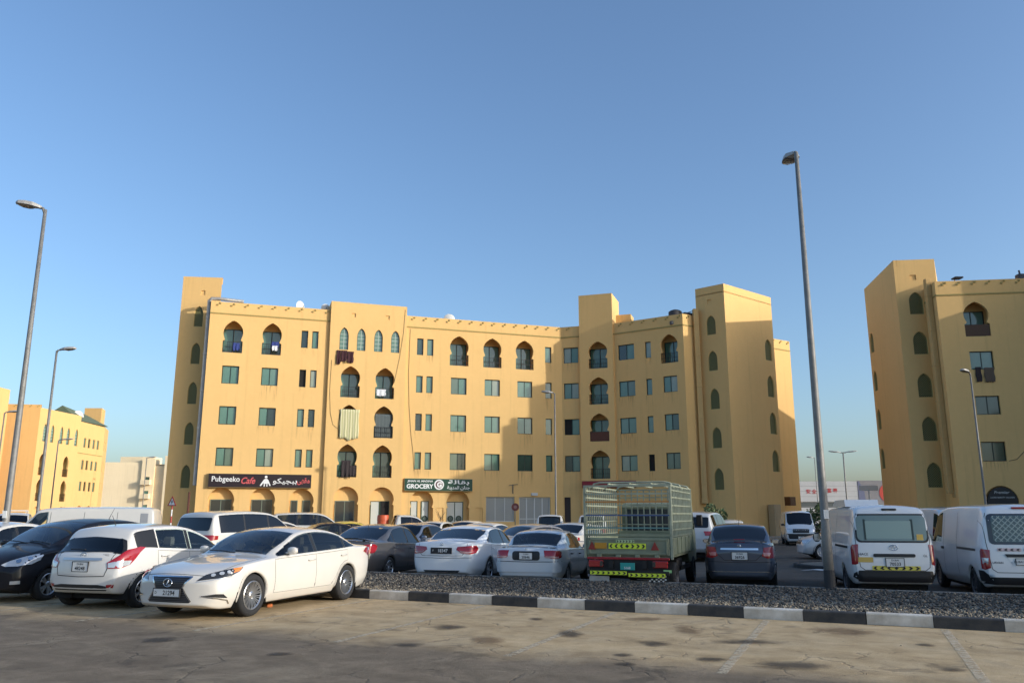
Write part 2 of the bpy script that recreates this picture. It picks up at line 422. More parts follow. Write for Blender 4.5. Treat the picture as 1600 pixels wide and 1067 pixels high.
# ================================================================== buildings
def wall_mat(name, c, c2):
    m = mat(name, c, .88, spec=.2); nt = m.node_tree; b = nt.nodes['Principled BSDF']; N = nt.nodes
    tc = N.new('ShaderNodeTexCoord')
    def nz(scale, sc=(1,1,1), det=6):
        mp = N.new('ShaderNodeMapping'); mp.inputs['Scale'].default_value = sc; nt.links.new(tc.outputs['Object'], mp.inputs['Vector'])
        n = N.new('ShaderNodeTexNoise'); n.inputs['Scale'].default_value = scale; n.inputs['Detail'].default_value = det; n.inputs['Roughness'].default_value = .6
        nt.links.new(mp.outputs[0], n.inputs['Vector']); return n.outputs['Fac']
    def mix(a, bcol, f, lo, hi, amt):
        r = N.new('ShaderNodeMapRange'); r.inputs[1].default_value = lo; r.inputs[2].default_value = hi; r.inputs[4].default_value = amt; nt.links.new(f, r.inputs[0])
        x = N.new('ShaderNodeMix'); x.data_type = 'RGBA'; nt.links.new(r.outputs[0], x.inputs[0])
        if isinstance(a, tuple): x.inputs[6].default_value = (*a,1)
        else: nt.links.new(a, x.inputs[6])
        x.inputs[7].default_value = (*bcol,1); return x.outputs[2]
    a = mix(c, c2, nz(.35), .4, .75, .55)                       # weathering in large patches
    a = mix(a, tuple(q*.8 for q in c2), nz(1.3,(2.2,2.2,.10),6), .55, .78, .55)   # rain streaks
    a = mix(a, tuple(min(1,q*1.1) for q in c), nz(3.0), .5, .8, .4)
    nt.links.new(a, b.inputs['Base Color'])
    bp = N.new('ShaderNodeBump'); bp.inputs['Strength'].default_value = .25; bp.inputs['Distance'].default_value = .02
    nt.links.new(nz(26, det=5), bp.inputs['Height']); nt.links.new(bp.outputs[0], b.inputs['Normal'])
    return m
W_SAND = wall_mat('sand_render', (.78,.495,.20), (.71,.445,.172))
W_SAND2 = wall_mat('sand_render_far', (.78,.48,.19), (.71,.43,.16))
W_TRIM = mat('olive_trim', (.40,.30,.10), .8, var=.15)
W_WHITE = wall_mat('cream_render', (.90,.73,.48), (.82,.65,.41))
M_FRAME = mat('green_aluminium', (.018,.035,.027), .4, .3)
M_FRAMEW = mat('white_aluminium', (.60,.60,.57), .5)
M_LATT = mat('olive_lattice', (.27,.25,.10), .7)
M_LATB = mat('lattice_backing', (.075,.085,.05), .5)
M_RAIL = mat('dark_railing', (.03,.03,.03), .5, .4)
M_DARK = mat('dark_interior', (.015,.013,.012), .9)
M_ROOF = mat('roof_screed', (.35,.32,.27), .9, var=.2)
M_PIPE = mat('grey_duct', (.36,.35,.34), .55, .3, var=.25, scale=3)
def win_glass(name, c, c2):
    m = mat(name, c, .06, 0, spec=.9, col2=c2, scale=.55, detail=2); return m
GL = [win_glass('window_glass_a', (.12,.235,.175), (.07,.15,.11)), win_glass('window_glass_b', (.16,.26,.20), (.09,.17,.13)), win_glass('window_glass_c', (.05,.10,.075), (.02,.045,.035)),
      win_glass('window_glass_d', (.14,.18,.13), (.08,.13,.09)), win_glass('window_curtained', (.34,.36,.28), (.20,.25,.19)), win_glass('window_dim', (.03,.05,.04), (.012,.02,.016))]
rngw = random.Random(11)

def horseshoe(s0, z0, s1, z1):
    w = s1-s0; k = (z1-z0)/2.5; c = (s0+s1)/2
    half = [(.5,0),(.5,.90),(.43,.94),(.405,1.02),(.44,1.16),(.485,1.36),(.5,1.56),(.487,1.76),(.44,1.95),(.36,2.13),(.25,2.29),(.12,2.42),(0,2.5)]
    return [(c+a*w, z0+b*k) for (a,b) in half]+[(c-a*w, z0+b*k) for (a,b) in half[-2::-1]]
def pointed(s0, z0, s1, z1, sp=.62):
    w = s1-s0; h = z1-z0; c = (s0+s1)/2; half = [(.5,0),(.5,sp),(.47,sp+.1),(.39,sp+.2),(.25,sp+.3),(.11,.965),(0,1)]
    return [(c+a*w, z0+b*h) for (a,b) in half]+[(c-a*w, z0+b*h) for (a,b) in half[-2::-1]]
def shoparch(s0, z0, s1, z1):
    w = s1-s0; c = (s0+s1)/2; r = w/2; zc = z1-r*1.02; out = [(s1,z0),(s1,zc-.42),(s1-.10,zc-.36),(s1-.03,zc-.12)]
    for k in range(0, 9): a = math.pi/2*k/8; out.append((c+r*math.cos(a), zc+r*1.02*math.sin(a)))
    return out + [(2*c-x, z) for (x,z) in out[-2::-1]]

PROTO = {}
def put(name, key, make, parent, loc, mats=None):
    """object of a kind: mesh shared with the first of its kind"""
    if key not in PROTO:
        o = make().build(name, mats, parent, loc); PROTO[key] = o.data; return o
    return link(name, PROTO[key], parent, loc)

def frame_mb(w, h, t=.05, d=.05, mull=1, tr=0):
    mb = MB()
    mb.box(0,0,0,w,d,t); mb.box(0,0,h-t,w,d,h); mb.box(0,0,t,t,d,h-t); mb.box(w-t,0,t,w,d,h-t)
    for k in range(mull): x = w*(k+1)/(mull+1); mb.box(x-t*.5,.004,t,x+t*.5,d-.004,h-t)
    if tr: mb.box(t,.008,h*tr-t*.4,w-t,d-.008,h*tr+t*.4)
    return mb
def window(wall, s0, z0, s1, z1, dep=.13, mull=1, fm=None, glass=None, t=.055, open_=0, name='window', tr=0):
    w, h = round(s1-s0,2), round(z1-z0,2)
    o = put(name, ('win',w,h,mull,t,tr,(fm or M_FRAME).name), lambda: frame_mb(w,h,t,.06,mull,tr), wall, (s0,dep,z0), fm or M_FRAME)
    n = mull+1; pw = (w-t*2)/n
    for k in range(n):
        g = glass or rngw.choice([GL[0],GL[0],GL[0],GL[1],GL[1],GL[2],GL[3],GL[0],GL[1],GL[4],GL[5]])
        if open_ and k == 0: g = M_DARK
        x = t+pw*k
        if k == 0 and name == 'window' and z0 > 3 and rngw.random() < .55:
            dh = rngw.choice([.7,1.0,1.4]); put('drip_stain', ('drip',w,dh), lambda: _drip(w,dh), wall, (s0+rngw.uniform(-.05,.05),-.003,z0), M_DRIP)
        p = put('pane', ('pane',round(pw,3),h,g.name), lambda: _pane(pw-.01,h-2*t), o, (x+.005,.025+.012*(k%2),t), g)
    return o
def _drip_mat():
    m = mat('drip_stain', (.30,.17,.07), .9); nt = m.node_tree; N = nt.nodes; b = N['Principled BSDF']
    g = N.new('ShaderNodeNewGeometry'); tc = N.new('ShaderNodeTexCoord'); mp = N.new('ShaderNodeMapping'); mp.inputs['Scale'].default_value = (7,7,.35); nt.links.new(g.outputs['Position'], mp.inputs['Vector'])
    n = N.new('ShaderNodeTexNoise'); n.inputs['Scale'].default_value = 1.6; n.inputs['Detail'].default_value = 6; nt.links.new(mp.outputs[0], n.inputs['Vector'])
    r = N.new('ShaderNodeMapRange'); r.inputs[1].default_value = .50; r.inputs[2].default_value = .76; r.inputs[4].default_value = .55; nt.links.new(n.outputs['Fac'], r.inputs[0])
    sp = N.new('ShaderNodeSeparateXYZ'); nt.links.new(tc.outputs['Generated'], sp.inputs[0])
    e = N.new('ShaderNodeMath'); e.operation = 'MULTIPLY'; nt.links.new(r.outputs[0], e.inputs[0]); nt.links.new(sp.outputs['Z'], e.inputs[1]); nt.links.new(e.outputs[0], b.inputs['Alpha']); return m
M_DRIP = _drip_mat()
def _drip(w, h):
    mb = MB(); mb.add([(-.04,0,-h),(w+.04,0,-h),(w+.04,0,-.01),(-.04,0,-.01)], [(0,1,2,3)]); return mb
def _pane(w, h):
    mb = MB(); mb.box(0,0,0,w,.012,h); return mb
def lattice_screen(wall, s0, z0, s1, z1, dep=.10):
    key = ('latt', round(s1-s0,2), round(z1-z0,2)); w, h = s1-s0, z1-z0
    out = pointed(0,0,w,h)
    def make():
        mb = MB(); v, t = fill2d(out); mb.mi = 1; mb.add([(a,.05,b) for (a,b) in v], t); mb.mi = 0
        inn = [(w/2+(a-w/2)*.86, h/2+(b-h/2)*.93) for (a,b) in out]; n = len(out)
        mb.add([(a,0,b) for (a,b) in out]+[(a,0,b) for (a,b) in inn]+[(a,.05,b) for (a,b) in inn], [(i,(i+1)%n,n+(i+1)%n,n+i) for i in range(n)]+[(n+i,n+(i+1)%n,2*n+(i+1)%n,2*n+i) for i in range(n)])
        st = .15
        for sg in (-1,1):
            k = -int(h/st)
            while k*st < w+h:
                seg = []                                      # clip a diagonal to the arch
                for j in range(61):
                    z = h*j/60; x = k*st+sg*z if sg > 0 else k*st+h-z
                    if in_poly(x, z, inn): seg.append((x,z))
                if len(seg) > 2: mb.bar((seg[0][0],.02,seg[0][1]), (seg[-1][0],.02,seg[-1][1]), .032, .03, (0,1,0))
                k += 1
        return mb
    return put('lattice_screen', key, make, wall, (s0,dep,z0), [M_LATT, M_LATB])
def lancet(wall, s0, z0, s1, z1, dep=.12):
    w, h = round(s1-s0,2), round(z1-z0,2); out = pointed(0,0,w,h)
    def glass():
        mb = MB(); v, t = fill2d(out); mb.add([(a,.03,b) for (a,b) in v], t); return mb
    def fr():
        mb = MB(); n = len(out); inn = [(w/2+(a-w/2)*.88, h/2+(b-h/2)*.95) for (a,b) in out]
        mb.add([(a,0,b) for (a,b) in out]+[(a,0,b) for (a,b) in inn]+[(a,.03,b) for (a,b) in inn], [(i,(i+1)%n,n+(i+1)%n,n+i) for i in range(n)]+[(n+i,n+(i+1)%n,2*n+(i+1)%n,2*n+i) for i in range(n)])
        return mb
    def mun():
        mb = MB(); mb.box(w/2-.018,.012,.03,w/2+.018,.028,h*.95)
        for q in (.18,.36,.54,.70): mb.box(.06,.014,h*q-.014,w-.06,.026,h*q+.014)
        return mb
    o = put('window', ('lf',w,h), fr, wall, (s0,dep,z0), M_FRAME)
    put('pane', ('lg',w,h), glass, o, (0,0,0), GL[1]); put('glazing_bar', ('lm',w,h), mun, o, (0,0,0), mat('pale_muntin', (.45,.52,.45), .5))
    return o
def balcony(wall, s0, z0, s1, z1, wm, rail=True, solid=None):
    """deep horseshoe recess: niche, glazed door, railing"""
    w, h = round(s1-s0,2), round(z1-z0,2); D = 1.05
    def niche():
        mb = MB(); a, b, c, e, y0, y1 = -.22, w+.22, -.04, h+.12, .012, D
        mb.add([(a,y0,c),(b,y0,c),(b,y0,e),(a,y0,e),(a,y1,c),(b,y1,c),(b,y1,e),(a,y1,e)], [(4,5,6,7),(0,1,5,4),(2,3,7,6),(0,4,7,3),(1,2,6,5)]); return mb
    put('balcony_recess', ('niche',w,h,wm.name), niche, wall, (s0,0,z0), wm)
    dw = w+.1; o = put('balcony_door', ('bd',w,h), lambda: frame_mb(dw, h*.80, .06, .05, 1), wall, (s0-.05,D-.10,z0), M_FRAME)
    for k in range(2): put('pane', ('bp',w,h,k), lambda: _pane(dw/2-.1, h*.80-.12), o, (.07+k*(dw/2-.02),.03,.06), GL[k])
    if rail:
        def rl():
            mb = MB(); hh = .86*h/2.5
            for z in (.08,hh*.5,hh-.03): mb.box(.01,.06,z,w-.01,.09,z+.03)
            n = 10
            for k in range(n): x = .04+(w-.08)*k/(n-1); mb.box(x-.009,.066,.1,x+.009,.084,hh-.03)
            return mb
        r = put('railing', ('rail',w,h), rl, wall, (s0,0,z0), M_RAIL); r['kind'] = 'stuff'
    if solid:
        mb = MB(); mb.box(s0+.02,.045,z0+.03,s1-.02,.06,z0+.84*h/2.5); mb.build('railing_cover', solid, wall)

def facade(root, P, Q, z0, z1, ops=(), m=None, thick=.25, roof_z=None, ret=(0,0), band=None, pegs=None, top=True, lab=None):
    """wall from P to Q (left to right seen from outside) with real openings; returns the wall part"""
    P = Vector(P); Q = Vector(Q); d = Q-P; L = d.length; ph = math.atan2(d.y, d.x); m = m or W_SAND
    loc = (P.x-root.location.x, P.y-root.location.y, 0)
    outer = [(0,z0),(L,z0),(L,z1),(0,z1)]; holes = []
    mb = MB()
    for op in ops:
        k, a, b, c, e = op[:5]
        hole = {'arch': horseshoe,'lancet': pointed,'lattice': pointed,'shop': shoparch}.get(k)
        hole = hole(a,b,c,e) if hole else [(a,b),(c,b),(c,e),(a,e)]
        if k == 'shop': hole = [(x, max(z, z0+.01)) for (x,z) in hole]
        holes.append(hole); dep = {'win':.13,'nar':.13,'arch':.24,'lancet':.12,'lattice':.10,'shop':.55,'rec':.07,'door':.2}[k]
        n = len(hole)
        mb.add([(x,0,z) for (x,z) in hole]+[(x,dep,z) for (x,z) in hole], [(i,(i+1)%n,n+(i+1)%n,n+i) for i in range(n)])
        if k in ('shop','rec'):
            v, t = fill2d(hole); mb.add([(x,dep,z) for (x,z) in v], t)
    v, t = fill2d(outer, holes); mb.add([(x,0,z) for (x,z) in v], t)
    if ret[0]: mb.add([(0,0,z0),(0,0,z1),(0,ret[0],z1),(0,ret[0],z0)], [(0,1,2,3)])
    if ret[1]: mb.add([(L,0,z0),(L,0,z1),(L,ret[1],z1),(L,ret[1],z0)], [(0,1,2,3)])
    if top:
        rz = roof_z if roof_z is not None else z1-.9
        mb.add([(0,0,z1),(L,0,z1),(L,thick,z1),(0,thick,z1),(0,thick,rz),(L,thick,rz)], [(0,1,2,3),(3,2,5,4)])
    w = mb.build('wall', m, root, loc, ph, fix=False)
    for op in ops:
        k, a, b, c, e = op[:5]; x = op[5] if len(op) > 5 else {}
        if k == 'win': window(w,a,b,c,e,**x)
        elif k == 'nar': window(w,a,b,c,e,mull=0,**x)
        elif k == 'lancet': lancet(w,a,b,c,e)
        elif k == 'lattice': lattice_screen(w,a,b,c,e)
        elif k == 'arch': balcony(w,a,b,c,e,m,**x)
        elif k == 'door': window(w,a,b,c,e,.14,name='door',**x)
        elif k == 'shop' and x.get('doors'):
            for dd in x['doors']: window(w,dd[0],dd[1],dd[2],dd[3],.49,name='shop_door',**dd[4])
    if band is not None:
        bm_ = MB(); bm_.box(0.0,-.045,band-.05,L,.01,band+.05); bm_.build('cornice', W_TRIM if m != W_WHITE else m, w)
    if pegs:
        pg = MB(); n = int(L/.94); 
        for k in range(n):
            s = .5+(L-.9)*k/max(1,n-1)
            pg.box(s-.055,-.07,z1-.33,s+.055,.01,z1-.22); pg.box(s+.13,-.07,z1-.19,s+.24,.01,z1-.08)
        o = pg.build('parapet_trim', W_TRIM, w); o['kind'] = 'stuff'
    return w

def plain(root, name, poly, z0, z1, m, cap=True, capz=None, skip=()):
    """closed prism walls for the sides the photo does not show"""
    mb = MB(); n = len(poly); ox, oy = root.location.x, root.location.y
    V = [(x-ox,y-oy,z) for z in (z0,z1) for (x,y) in poly]
    mb.add(V, [(i,(i+1)%n,n+(i+1)%n,n+i) for i in range(n) if i not in skip])
    o = mb.build(name, m, root, fix=False)
    if cap:
        cz = capz if capz is not None else z1
        c = MB(); v, t = fill2d([(x-ox,y-oy) for (x,y) in poly]); c.add([(x,y,cz) for (x,y) in v], t); c.build('roof', M_ROOF, root, fix=False)
    return o

PZ = 17.5; ZB = -.3
def grid_ops(L, z_rows, w=1.3, h=1.38, step=2.9, start=1.0, kind='win'):
    out = []
    n = int((L-start-w)/step)+1
    for k in range(n):
        for z in z_rows: out.append((kind, start+step*k, z, start+step*k+w, z+h))
    return out

# ---------------------------------------------------------------- main apartment block
A0 = Vector((-23.02,60.05)); C0 = Vector((4.3,69.05)); M0 = Vector((8.7,67.6)); B0 = Vector((13.86,64.09)); T0 = Vector((15.2,64.97)); T1 = Vector((17.11,63.25)); T2 = Vector((22.3,67.61))
main = empty('apartment_block', (-5,66,0), 0, 'five storey sand yellow apartment block with arched balconies above the shops', 'building', 'sand yellow apartment blocks')
ad = (C0-A0).normalized(); an = Vector((ad.y,-ad.x))
def Ap(s, out=0): return A0+ad*s+an*out
Z = {4:(14.28,15.66), 3:(11.18,12.55), 2:(8.10,9.47), 1:(5.03,6.38)}
AZ = {4:(13.57,16.08), 3:(10.5,13.0), 2:(7.4,9.92), 1:(4.33,6.85)}
ops = []
for s in (1.05,3.91): ops.append(('arch',s,AZ[4][0],s+1.44,AZ[4][1]))
for f in (3,2,1):
    ops += [('win',1.16,Z[f][0],2.38,Z[f][1]), ('win',4.02,Z[f][0],5.24,Z[f][1])]
for f in (4,3,2,1):
    ops += [('nar',6.84,Z[f][0],7.34,Z[f][1], {'open_': f == 3}), ('nar',7.66,Z[f][0],8.14,Z[f][1])]
dk = dict(glass=mat('shop_glass', (.035,.04,.038), .05, spec=.9), fm=mat('shop_frame', (.16,.19,.14), .5))
ops += [('shop',.86,ZB+.01,2.68,3.46,{'doors':[(1.0,-.1,2.5,2.62,dk)]}), ('shop',3.76,ZB+.01,5.58,3.46,{'doors':[(3.9,-.1,5.4,2.62,dk)]}), ('shop',6.58,ZB+.01,8.40,3.42,{'doors':[(6.74,-.1,7.26,2.58,dict(mull=0,**dk)),(7.62,-.1,8.2,2.58,dict(mull=0,**dk))]})]
wA1 = facade(main, Ap(0), Ap(9.04), ZB, PZ, ops, band=16.57, pegs=True)
# projecting bay
ops = []
for (a,b) in ((9.76,10.46),(11.13,11.81),(12.50,13.18),(13.86,14.56)): ops.append(('lancet',a-9.0,14.28,b-9.0,16.1))
for f in (3,2,1):
    sol = M_RAIL if f == 1 else None
    ops += [('arch',.99,AZ[f][0],2.49,AZ[f][1]), ('arch',3.71,AZ[f][0],5.22,AZ[f][1])]
ops += [('rec',1.64,16.97,1.96,17.3), ('rec',4.36,16.97,4.68,17.3)]
wh = dict(glass=mat('door_film', (.55,.57,.52), .3), fm=mat('door_frame_green', (.05,.08,.045), .4))
ops += [('shop',.85,ZB+.01,2.72,3.62,{'doors':[(1.0,-.1,2.5,2.56,dk)]}), ('shop',3.58,ZB+.01,5.46,3.6,{'doors':[(3.72,-.1,4.45,2.55,dict(mull=0,**wh)),(4.48,-.1,5.2,2.55,dict(mull=0,fm=M_FRAME,glass=M_DARK))]})]
wA2 = facade(main, Ap(9.0,.26), Ap(15.1,.26), ZB, 18.17, ops, ret=(.26,3.0), roof_z=16.4)
# right of the bay
ops = []; o0 = 15.1
for f in (4,3,2,1): ops += [('nar',16.05-o0,Z[f][0],16.58-o0,Z[f][1]), ('nar',16.89-o0,Z[f][0],17.42-o0,Z[f][1]), ('nar',27.24-o0,Z[f][0],27.82-o0,Z[f][1])]
for a in (18.82,21.70,24.58): ops.append(('arch',a-o0,AZ[4][0],a+1.6-o0,AZ[4][1]))
for f in (3,2,1):
    for a in (18.95,21.84,24.72): ops.append(('win',a-o0,Z[f][0],a+1.33-o0,Z[f][1], {'glass': GL[2]} if f == 1 and a > 24 else {}))
ops += [('shop',15.80-o0,ZB+.01,17.66-o0,3.40,{'doors':[(15.92-o0,-.1,16.50-o0,2.57,dict(mull=0,**wh)),(16.80-o0,-.1,17.40-o0,2.57,dict(mull=0,**wh))]}),
        ('shop',18.74-o0,ZB+.01,20.62-o0,3.38,{'doors':[(18.84-o0,-.1,20.25-o0,2.53,wh)]}),
        ('rec',21.18-o0,.2,21.74-o0,2.05), ('rec',17.95-o0,.2,18.5-o0,2.05),
        ('win',22.02-o0,.95,24.46-o0,2.93,dict(mull=2,fm=M_FRAMEW,glass=mat('grey_shutter', (.33,.33,.30), .6))),
        ('win',24.85-o0,-.1,27.6-o0,2.93,dict(mull=3,fm=M_FRAMEW,t=.09,tr=.42,glass=mat('grey_shutter', (.33,.33,.30), .6)))]
Lc = (C0-A0).length
wA3 = facade(main, Ap(15.1), Ap(Lc), ZB, PZ, ops, band=16.57, pegs=True)
# concave corner and right-hand wing
bd = (M0-C0).normalized(); bn = Vector((bd.y,-bd.x))
ops = [('win',.16,Z[f][0],1.48,Z[f][1]-.02, {'open_': 1} if f == 2 else {}) for f in (4,3,2,1)] + [('door',.06,ZB+.02,.62,2.93,dict(mull=0,fm=mat('brown_door', (.05,.03,.025), .6),glass=mat('brown_door', (.05,.03,.025), .6)))]
wB1 = facade(main, C0, C0+bd*1.64, ZB, PZ, ops, band=16.57, pegs=True)
facade(main, C0+bd*4.56, M0, ZB, PZ, [], band=16.57)
ops = [('arch',.78,AZ[f][0]+.08,2.42,AZ[f][1]-.1, {'solid': mat('brown_cloth', (.11,.045,.03), .9)} if f == 2 else {}) for f in (4,3,2,1)]
wB2 = facade(main, C0+bd*1.64+bn*.22, C0+bd*4.56+bn*.22, ZB, 20.15, ops, ret=(3.2,3.2), roof_z=16.4)
ops = []
for f in (4,3,2,1): ops += [('win',.34,Z[f][0]-.05,1.84,Z[f][1]-.12), ('nar',2.83,Z[f][0]-.1,3.36,Z[f][1]-.12, {'open_': f == 1})]
for f in (3,2,1): ops.append(('win',4.34,Z[f][0],5.56,Z[f][1]-.06, {'glass': GL[3]} if f == 1 else {}))
ops.append(('arch',4.22,13.57,5.72,15.95))
wB3 = facade(main, M0, B0, ZB, PZ, ops, band=16.57, pegs=True)
facade(main, B0, T0, ZB, PZ, [], band=16.57, pegs=True)
# right stair tower
TL = {5:(15.75,17.35), 4:(12.80,14.42), 3:(9.70,11.36), 2:(6.62,8.28), 1:(3.40,5.08)}
facade(main, T0, T1, ZB, 19.8, [('lattice',.88,TL[f][0],1.68,TL[f][1]) for f in TL]+[('rec',1.05,18.34,1.42,18.7)], roof_z=19.3)
facade(main, T1, T2, ZB, 19.8, [('lattice',5.42,Z[f][0]-.1,6.38,Z[f][1]+.35) for f in (4,3,2,1)], roof_z=19.3)
T3 = Vector((19.6,71.5)); T4 = Vector((17.4,69.6))
plain(main, 'tower_back', [tuple(T2),tuple(T3),tuple(T4),tuple(T0)], ZB, 19.8, W_SAND, True, 19.2, skip=(3,))
plain(main, 'tower_front_fill', [tuple(T0),tuple(T1),tuple(T2)], 19.1, 19.2, W_SAND, True, 19.2)
# wing behind the tower
facade(main, (22.9,72.75), (26.2,74.95), ZB, PZ, [], band=16.57, pegs=True, ret=(0,0))
plain(main, 'wing_walls', [(22.9,72.75),(26.2,74.95),(21,86),(16,82),(19.6,71.5)], ZB, PZ, W_SAND, True, 16.4, skip=(0,))
# left stair tower
L0 = Vector((-25.81,61.26)); L1 = Vector((-22.88,61.62))
facade(main, L0, L1, ZB, 19.8, [('lattice',1.06,TL[f][0]+.05,1.72,TL[f][1]+.1) for f in TL]+[('rec',1.42,18.34,1.75,18.7)], roof_z=19.3)
plain(main, 'tower_back', [tuple(L1),(-24.7,66.5),(-27.4,66.1),tuple(L0)], ZB, 19.8, W_SAND, True, 19.2, skip=(3,))
# body behind the facades
plain(main, 'block_walls', [tuple(A0),tuple(C0),tuple(M0),tuple(B0),tuple(T0),(17.5,68.5),(19.6,72),(4,84),(-27,74),(-23.6,62)], ZB, 16.4, W_SAND, True, 16.4, skip=(0,1,2,3))
# bay roofs
for (P, a, b, z) in ((Ap(9.0,.26),Ap(15.1,.26),3.0,17.4),):
    q = -an*b; plain(main, 'bay_roof', [tuple(P),tuple(a),tuple(a+q),tuple(P+q)], 16.4, 18.17, W_SAND, True, z, skip=(0,))
p0, p1 = C0+bd*1.64+bn*.22, C0+bd*4.56+bn*.22; q = -bn*3.2
plain(main, 'bay_roof', [tuple(p0),tuple(p1),tuple(p1+q),tuple(p0+q)], 16.4, 20.15, W_SAND, True, 20.0, skip=(0,1,3))
st = MB(); e0 = p1+q*.35; 
plain(main, 'roof_hut', [tuple(p1+bd*.02+q*.55),tuple(p1+bd*1.3+q*.55),tuple(p1+bd*1.3+q),tuple(p1+bd*.02+q)], 16.4, 18.6, W_SAND, True, 18.6)
# ducts down the two outer corners
def duct(root, name, x, y, z0, z1, w, m, head=None, joints=5):
    mb = MB(); ox, oy = root.location.x, root.location.y
    mb.cbox(x-w/2-ox, y-w/2-oy, z0, x+w/2-ox, y+w/2-oy, z1, .02)
    for k in range(joints): z = z0+(z1-z0)*(k+.5)/joints; mb.cbox(x-w/2-.03-ox, y-w/2-.03-oy, z-.05, x+w/2+.03-ox, y+w/2+.03-oy, z+.05, .01)
    if head: mb.cbox(x+head[0]-ox-w*.6, y+head[1]-oy-w*.6, z0-.25, x+head[0]-ox+w*.6, y+head[1]-oy+w*.6, z0+.1, .03)
    return mb.build(name, m, root)
duct(main, 'duct', -23.22, 60.28, 3.6, 17.6, .26, M_PIPE)
mb = MB(); mb.tube([(-23.22+5,60.28-66,17.55),(-23.1+5,60.34-66,17.75),(-22.6+5,60.6-66,17.8),(-20.9+5,61.15-66,17.72)], .13, 10); mb.build('duct', M_PIPE, main, smooth=True)
duct(main, 'duct', 15.05, 64.62, 2.6, 18.0, .42, wall_mat('sand_duct', (.60,.39,.165), (.5,.32,.13)), (.0,.0), 6)
# hanging cables on the render
M_CABLE = mat('cable', (.10,.07,.04), .8)
def cable(root, wall, pts, r=.012):
    mb = MB(); mb.tube([(s,-.02,z) for (s,z) in pts], r, 5, False); mb.build('cable', M_CABLE, wall, smooth=True)
cable(main, wA2, [(5.95,17.9),(5.85,16.0),(5.6,14.0),(5.35,12.6),(5.2,11.8)]); cable(main, wA3, [(.35,16.4),(.3,12.5),(.42,10),(.6,8),(.85,6.2),(.95,4.9)])
cable(main, wA2, [(.22,13.4),(.18,11),(.3,9.2),(.55,8.3),(.95,8.0)])

# ---------------------------------------------------------------- block at the right edge
rb = empty('apartment_block', (34,58,0), 0, 'sand yellow apartment block with lattice-windowed corner tower beside the parked vans', 'building', 'sand yellow apartment blocks')
R0 = Vector((29.24,64.97)); R1 = Vector((28.05,57.16)); R2 = Vector((30.9,56.83)); Q0 = Vector((29.66,54.81)); Q1 = Vector((38.2,53.66))
facade(rb, R0, R1, ZB, 19.8, [('lattice',.35,Z[f][0],1.25,Z[f][1]+.25) for f in (4,3,2,1)], roof_z=19.3)
facade(rb, R1, R2, ZB, 19.8, [('lattice',.82,TL[f][0]-.06,1.80,TL[f][1]) for f in TL]+[('rec',1.05,18.25,1.5,18.64)], roof_z=19.3)
plain(rb, 'tower_back', [tuple(R2),(36,66),tuple(R0),tuple(R1)], ZB, 19.8, W_SAND, True, 19.2, skip=(2,3))
ops = [('arch',1.64,13.5,3.28,15.95,{'solid': mat('brown_cover', (.09,.05,.03), .8)}), ('win',1.74,Z[3][0],3.24,Z[3][1]-.1,{'glass': GL[1]}), ('win',1.76,Z[2][0],3.3,Z[2][1]-.1,{'glass': GL[2]}), ('win',1.78,Z[1][0]-.05,3.3,Z[1][1]-.1,{'glass': GL[2]}), ('shop',1.62,ZB+.01,3.7,3.38,{'doors':[(1.8,-.1,3.5,2.5,dk)]})]
ops += [('win',5.6,Z[f][0],6.9,Z[f][1]) for f in (3,2,1)]
wR = facade(rb, Q0, Q1, ZB, PZ, ops, band=16.5, pegs=True)
facade(rb, (29.95,57.0), Q0, ZB, PZ, [], band=16.5)
plain(rb, 'block_walls', [tuple(Q0),tuple(Q1),(60,50),(64,66),(36,66),(30.9,57)], ZB, 16.4, W_SAND, True, 16.4, skip=(0,))
mb = MB(); mb.tube([(30.25-34,54.3-58,ZB+.0),(30.25-34,54.3-58,.1)], .01, 4)
duct(rb, 'duct', 29.55, 55.6, 2.9, 17.9, .36, wall_mat('sand_duct', (.60,.39,.165), (.5,.32,.13)), (.35,-.15), 6)
# unseen projecting wing added further right, its heights set to shade both blocks
V0, V1, V2, V3 = Vector((38.2,53.66)), Vector((40.4,47.2)), Vector((46.5,45.0)), Vector((60,50))
VM = V0+(V1-V0)*.34
facade(rb, V0, VM, ZB, 20.3, [('lattice',.7,TL[f][0],1.5,TL[f][1]) for f in TL], roof_z=19.6)
facade(rb, VM, V1, ZB, PZ, grid_ops(4.5,[Z[f][0] for f in Z],start=.8), band=16.5, pegs=True)
facade(rb, V1, V2, ZB, PZ, grid_ops(6.5,[Z[f][0] for f in Z]), band=16.5, pegs=True)
plain(rb, 'wing_walls', [tuple(VM),tuple(V1),tuple(V2),(54,48),(48,56)], ZB, 16.6, W_SAND, True, 16.6, skip=(0,1))
plain(rb, 'shade_tower', [tuple(V0),tuple(VM),(43.2,53.0),(42.4,55.2)], 16.4, 20.3, W_SAND, True, 19.6, skip=(0,))
cable(rb, wR, [(3.4,5.0),(3.9,5.1),(4.4,5.6),(4.8,6.3)], .018)

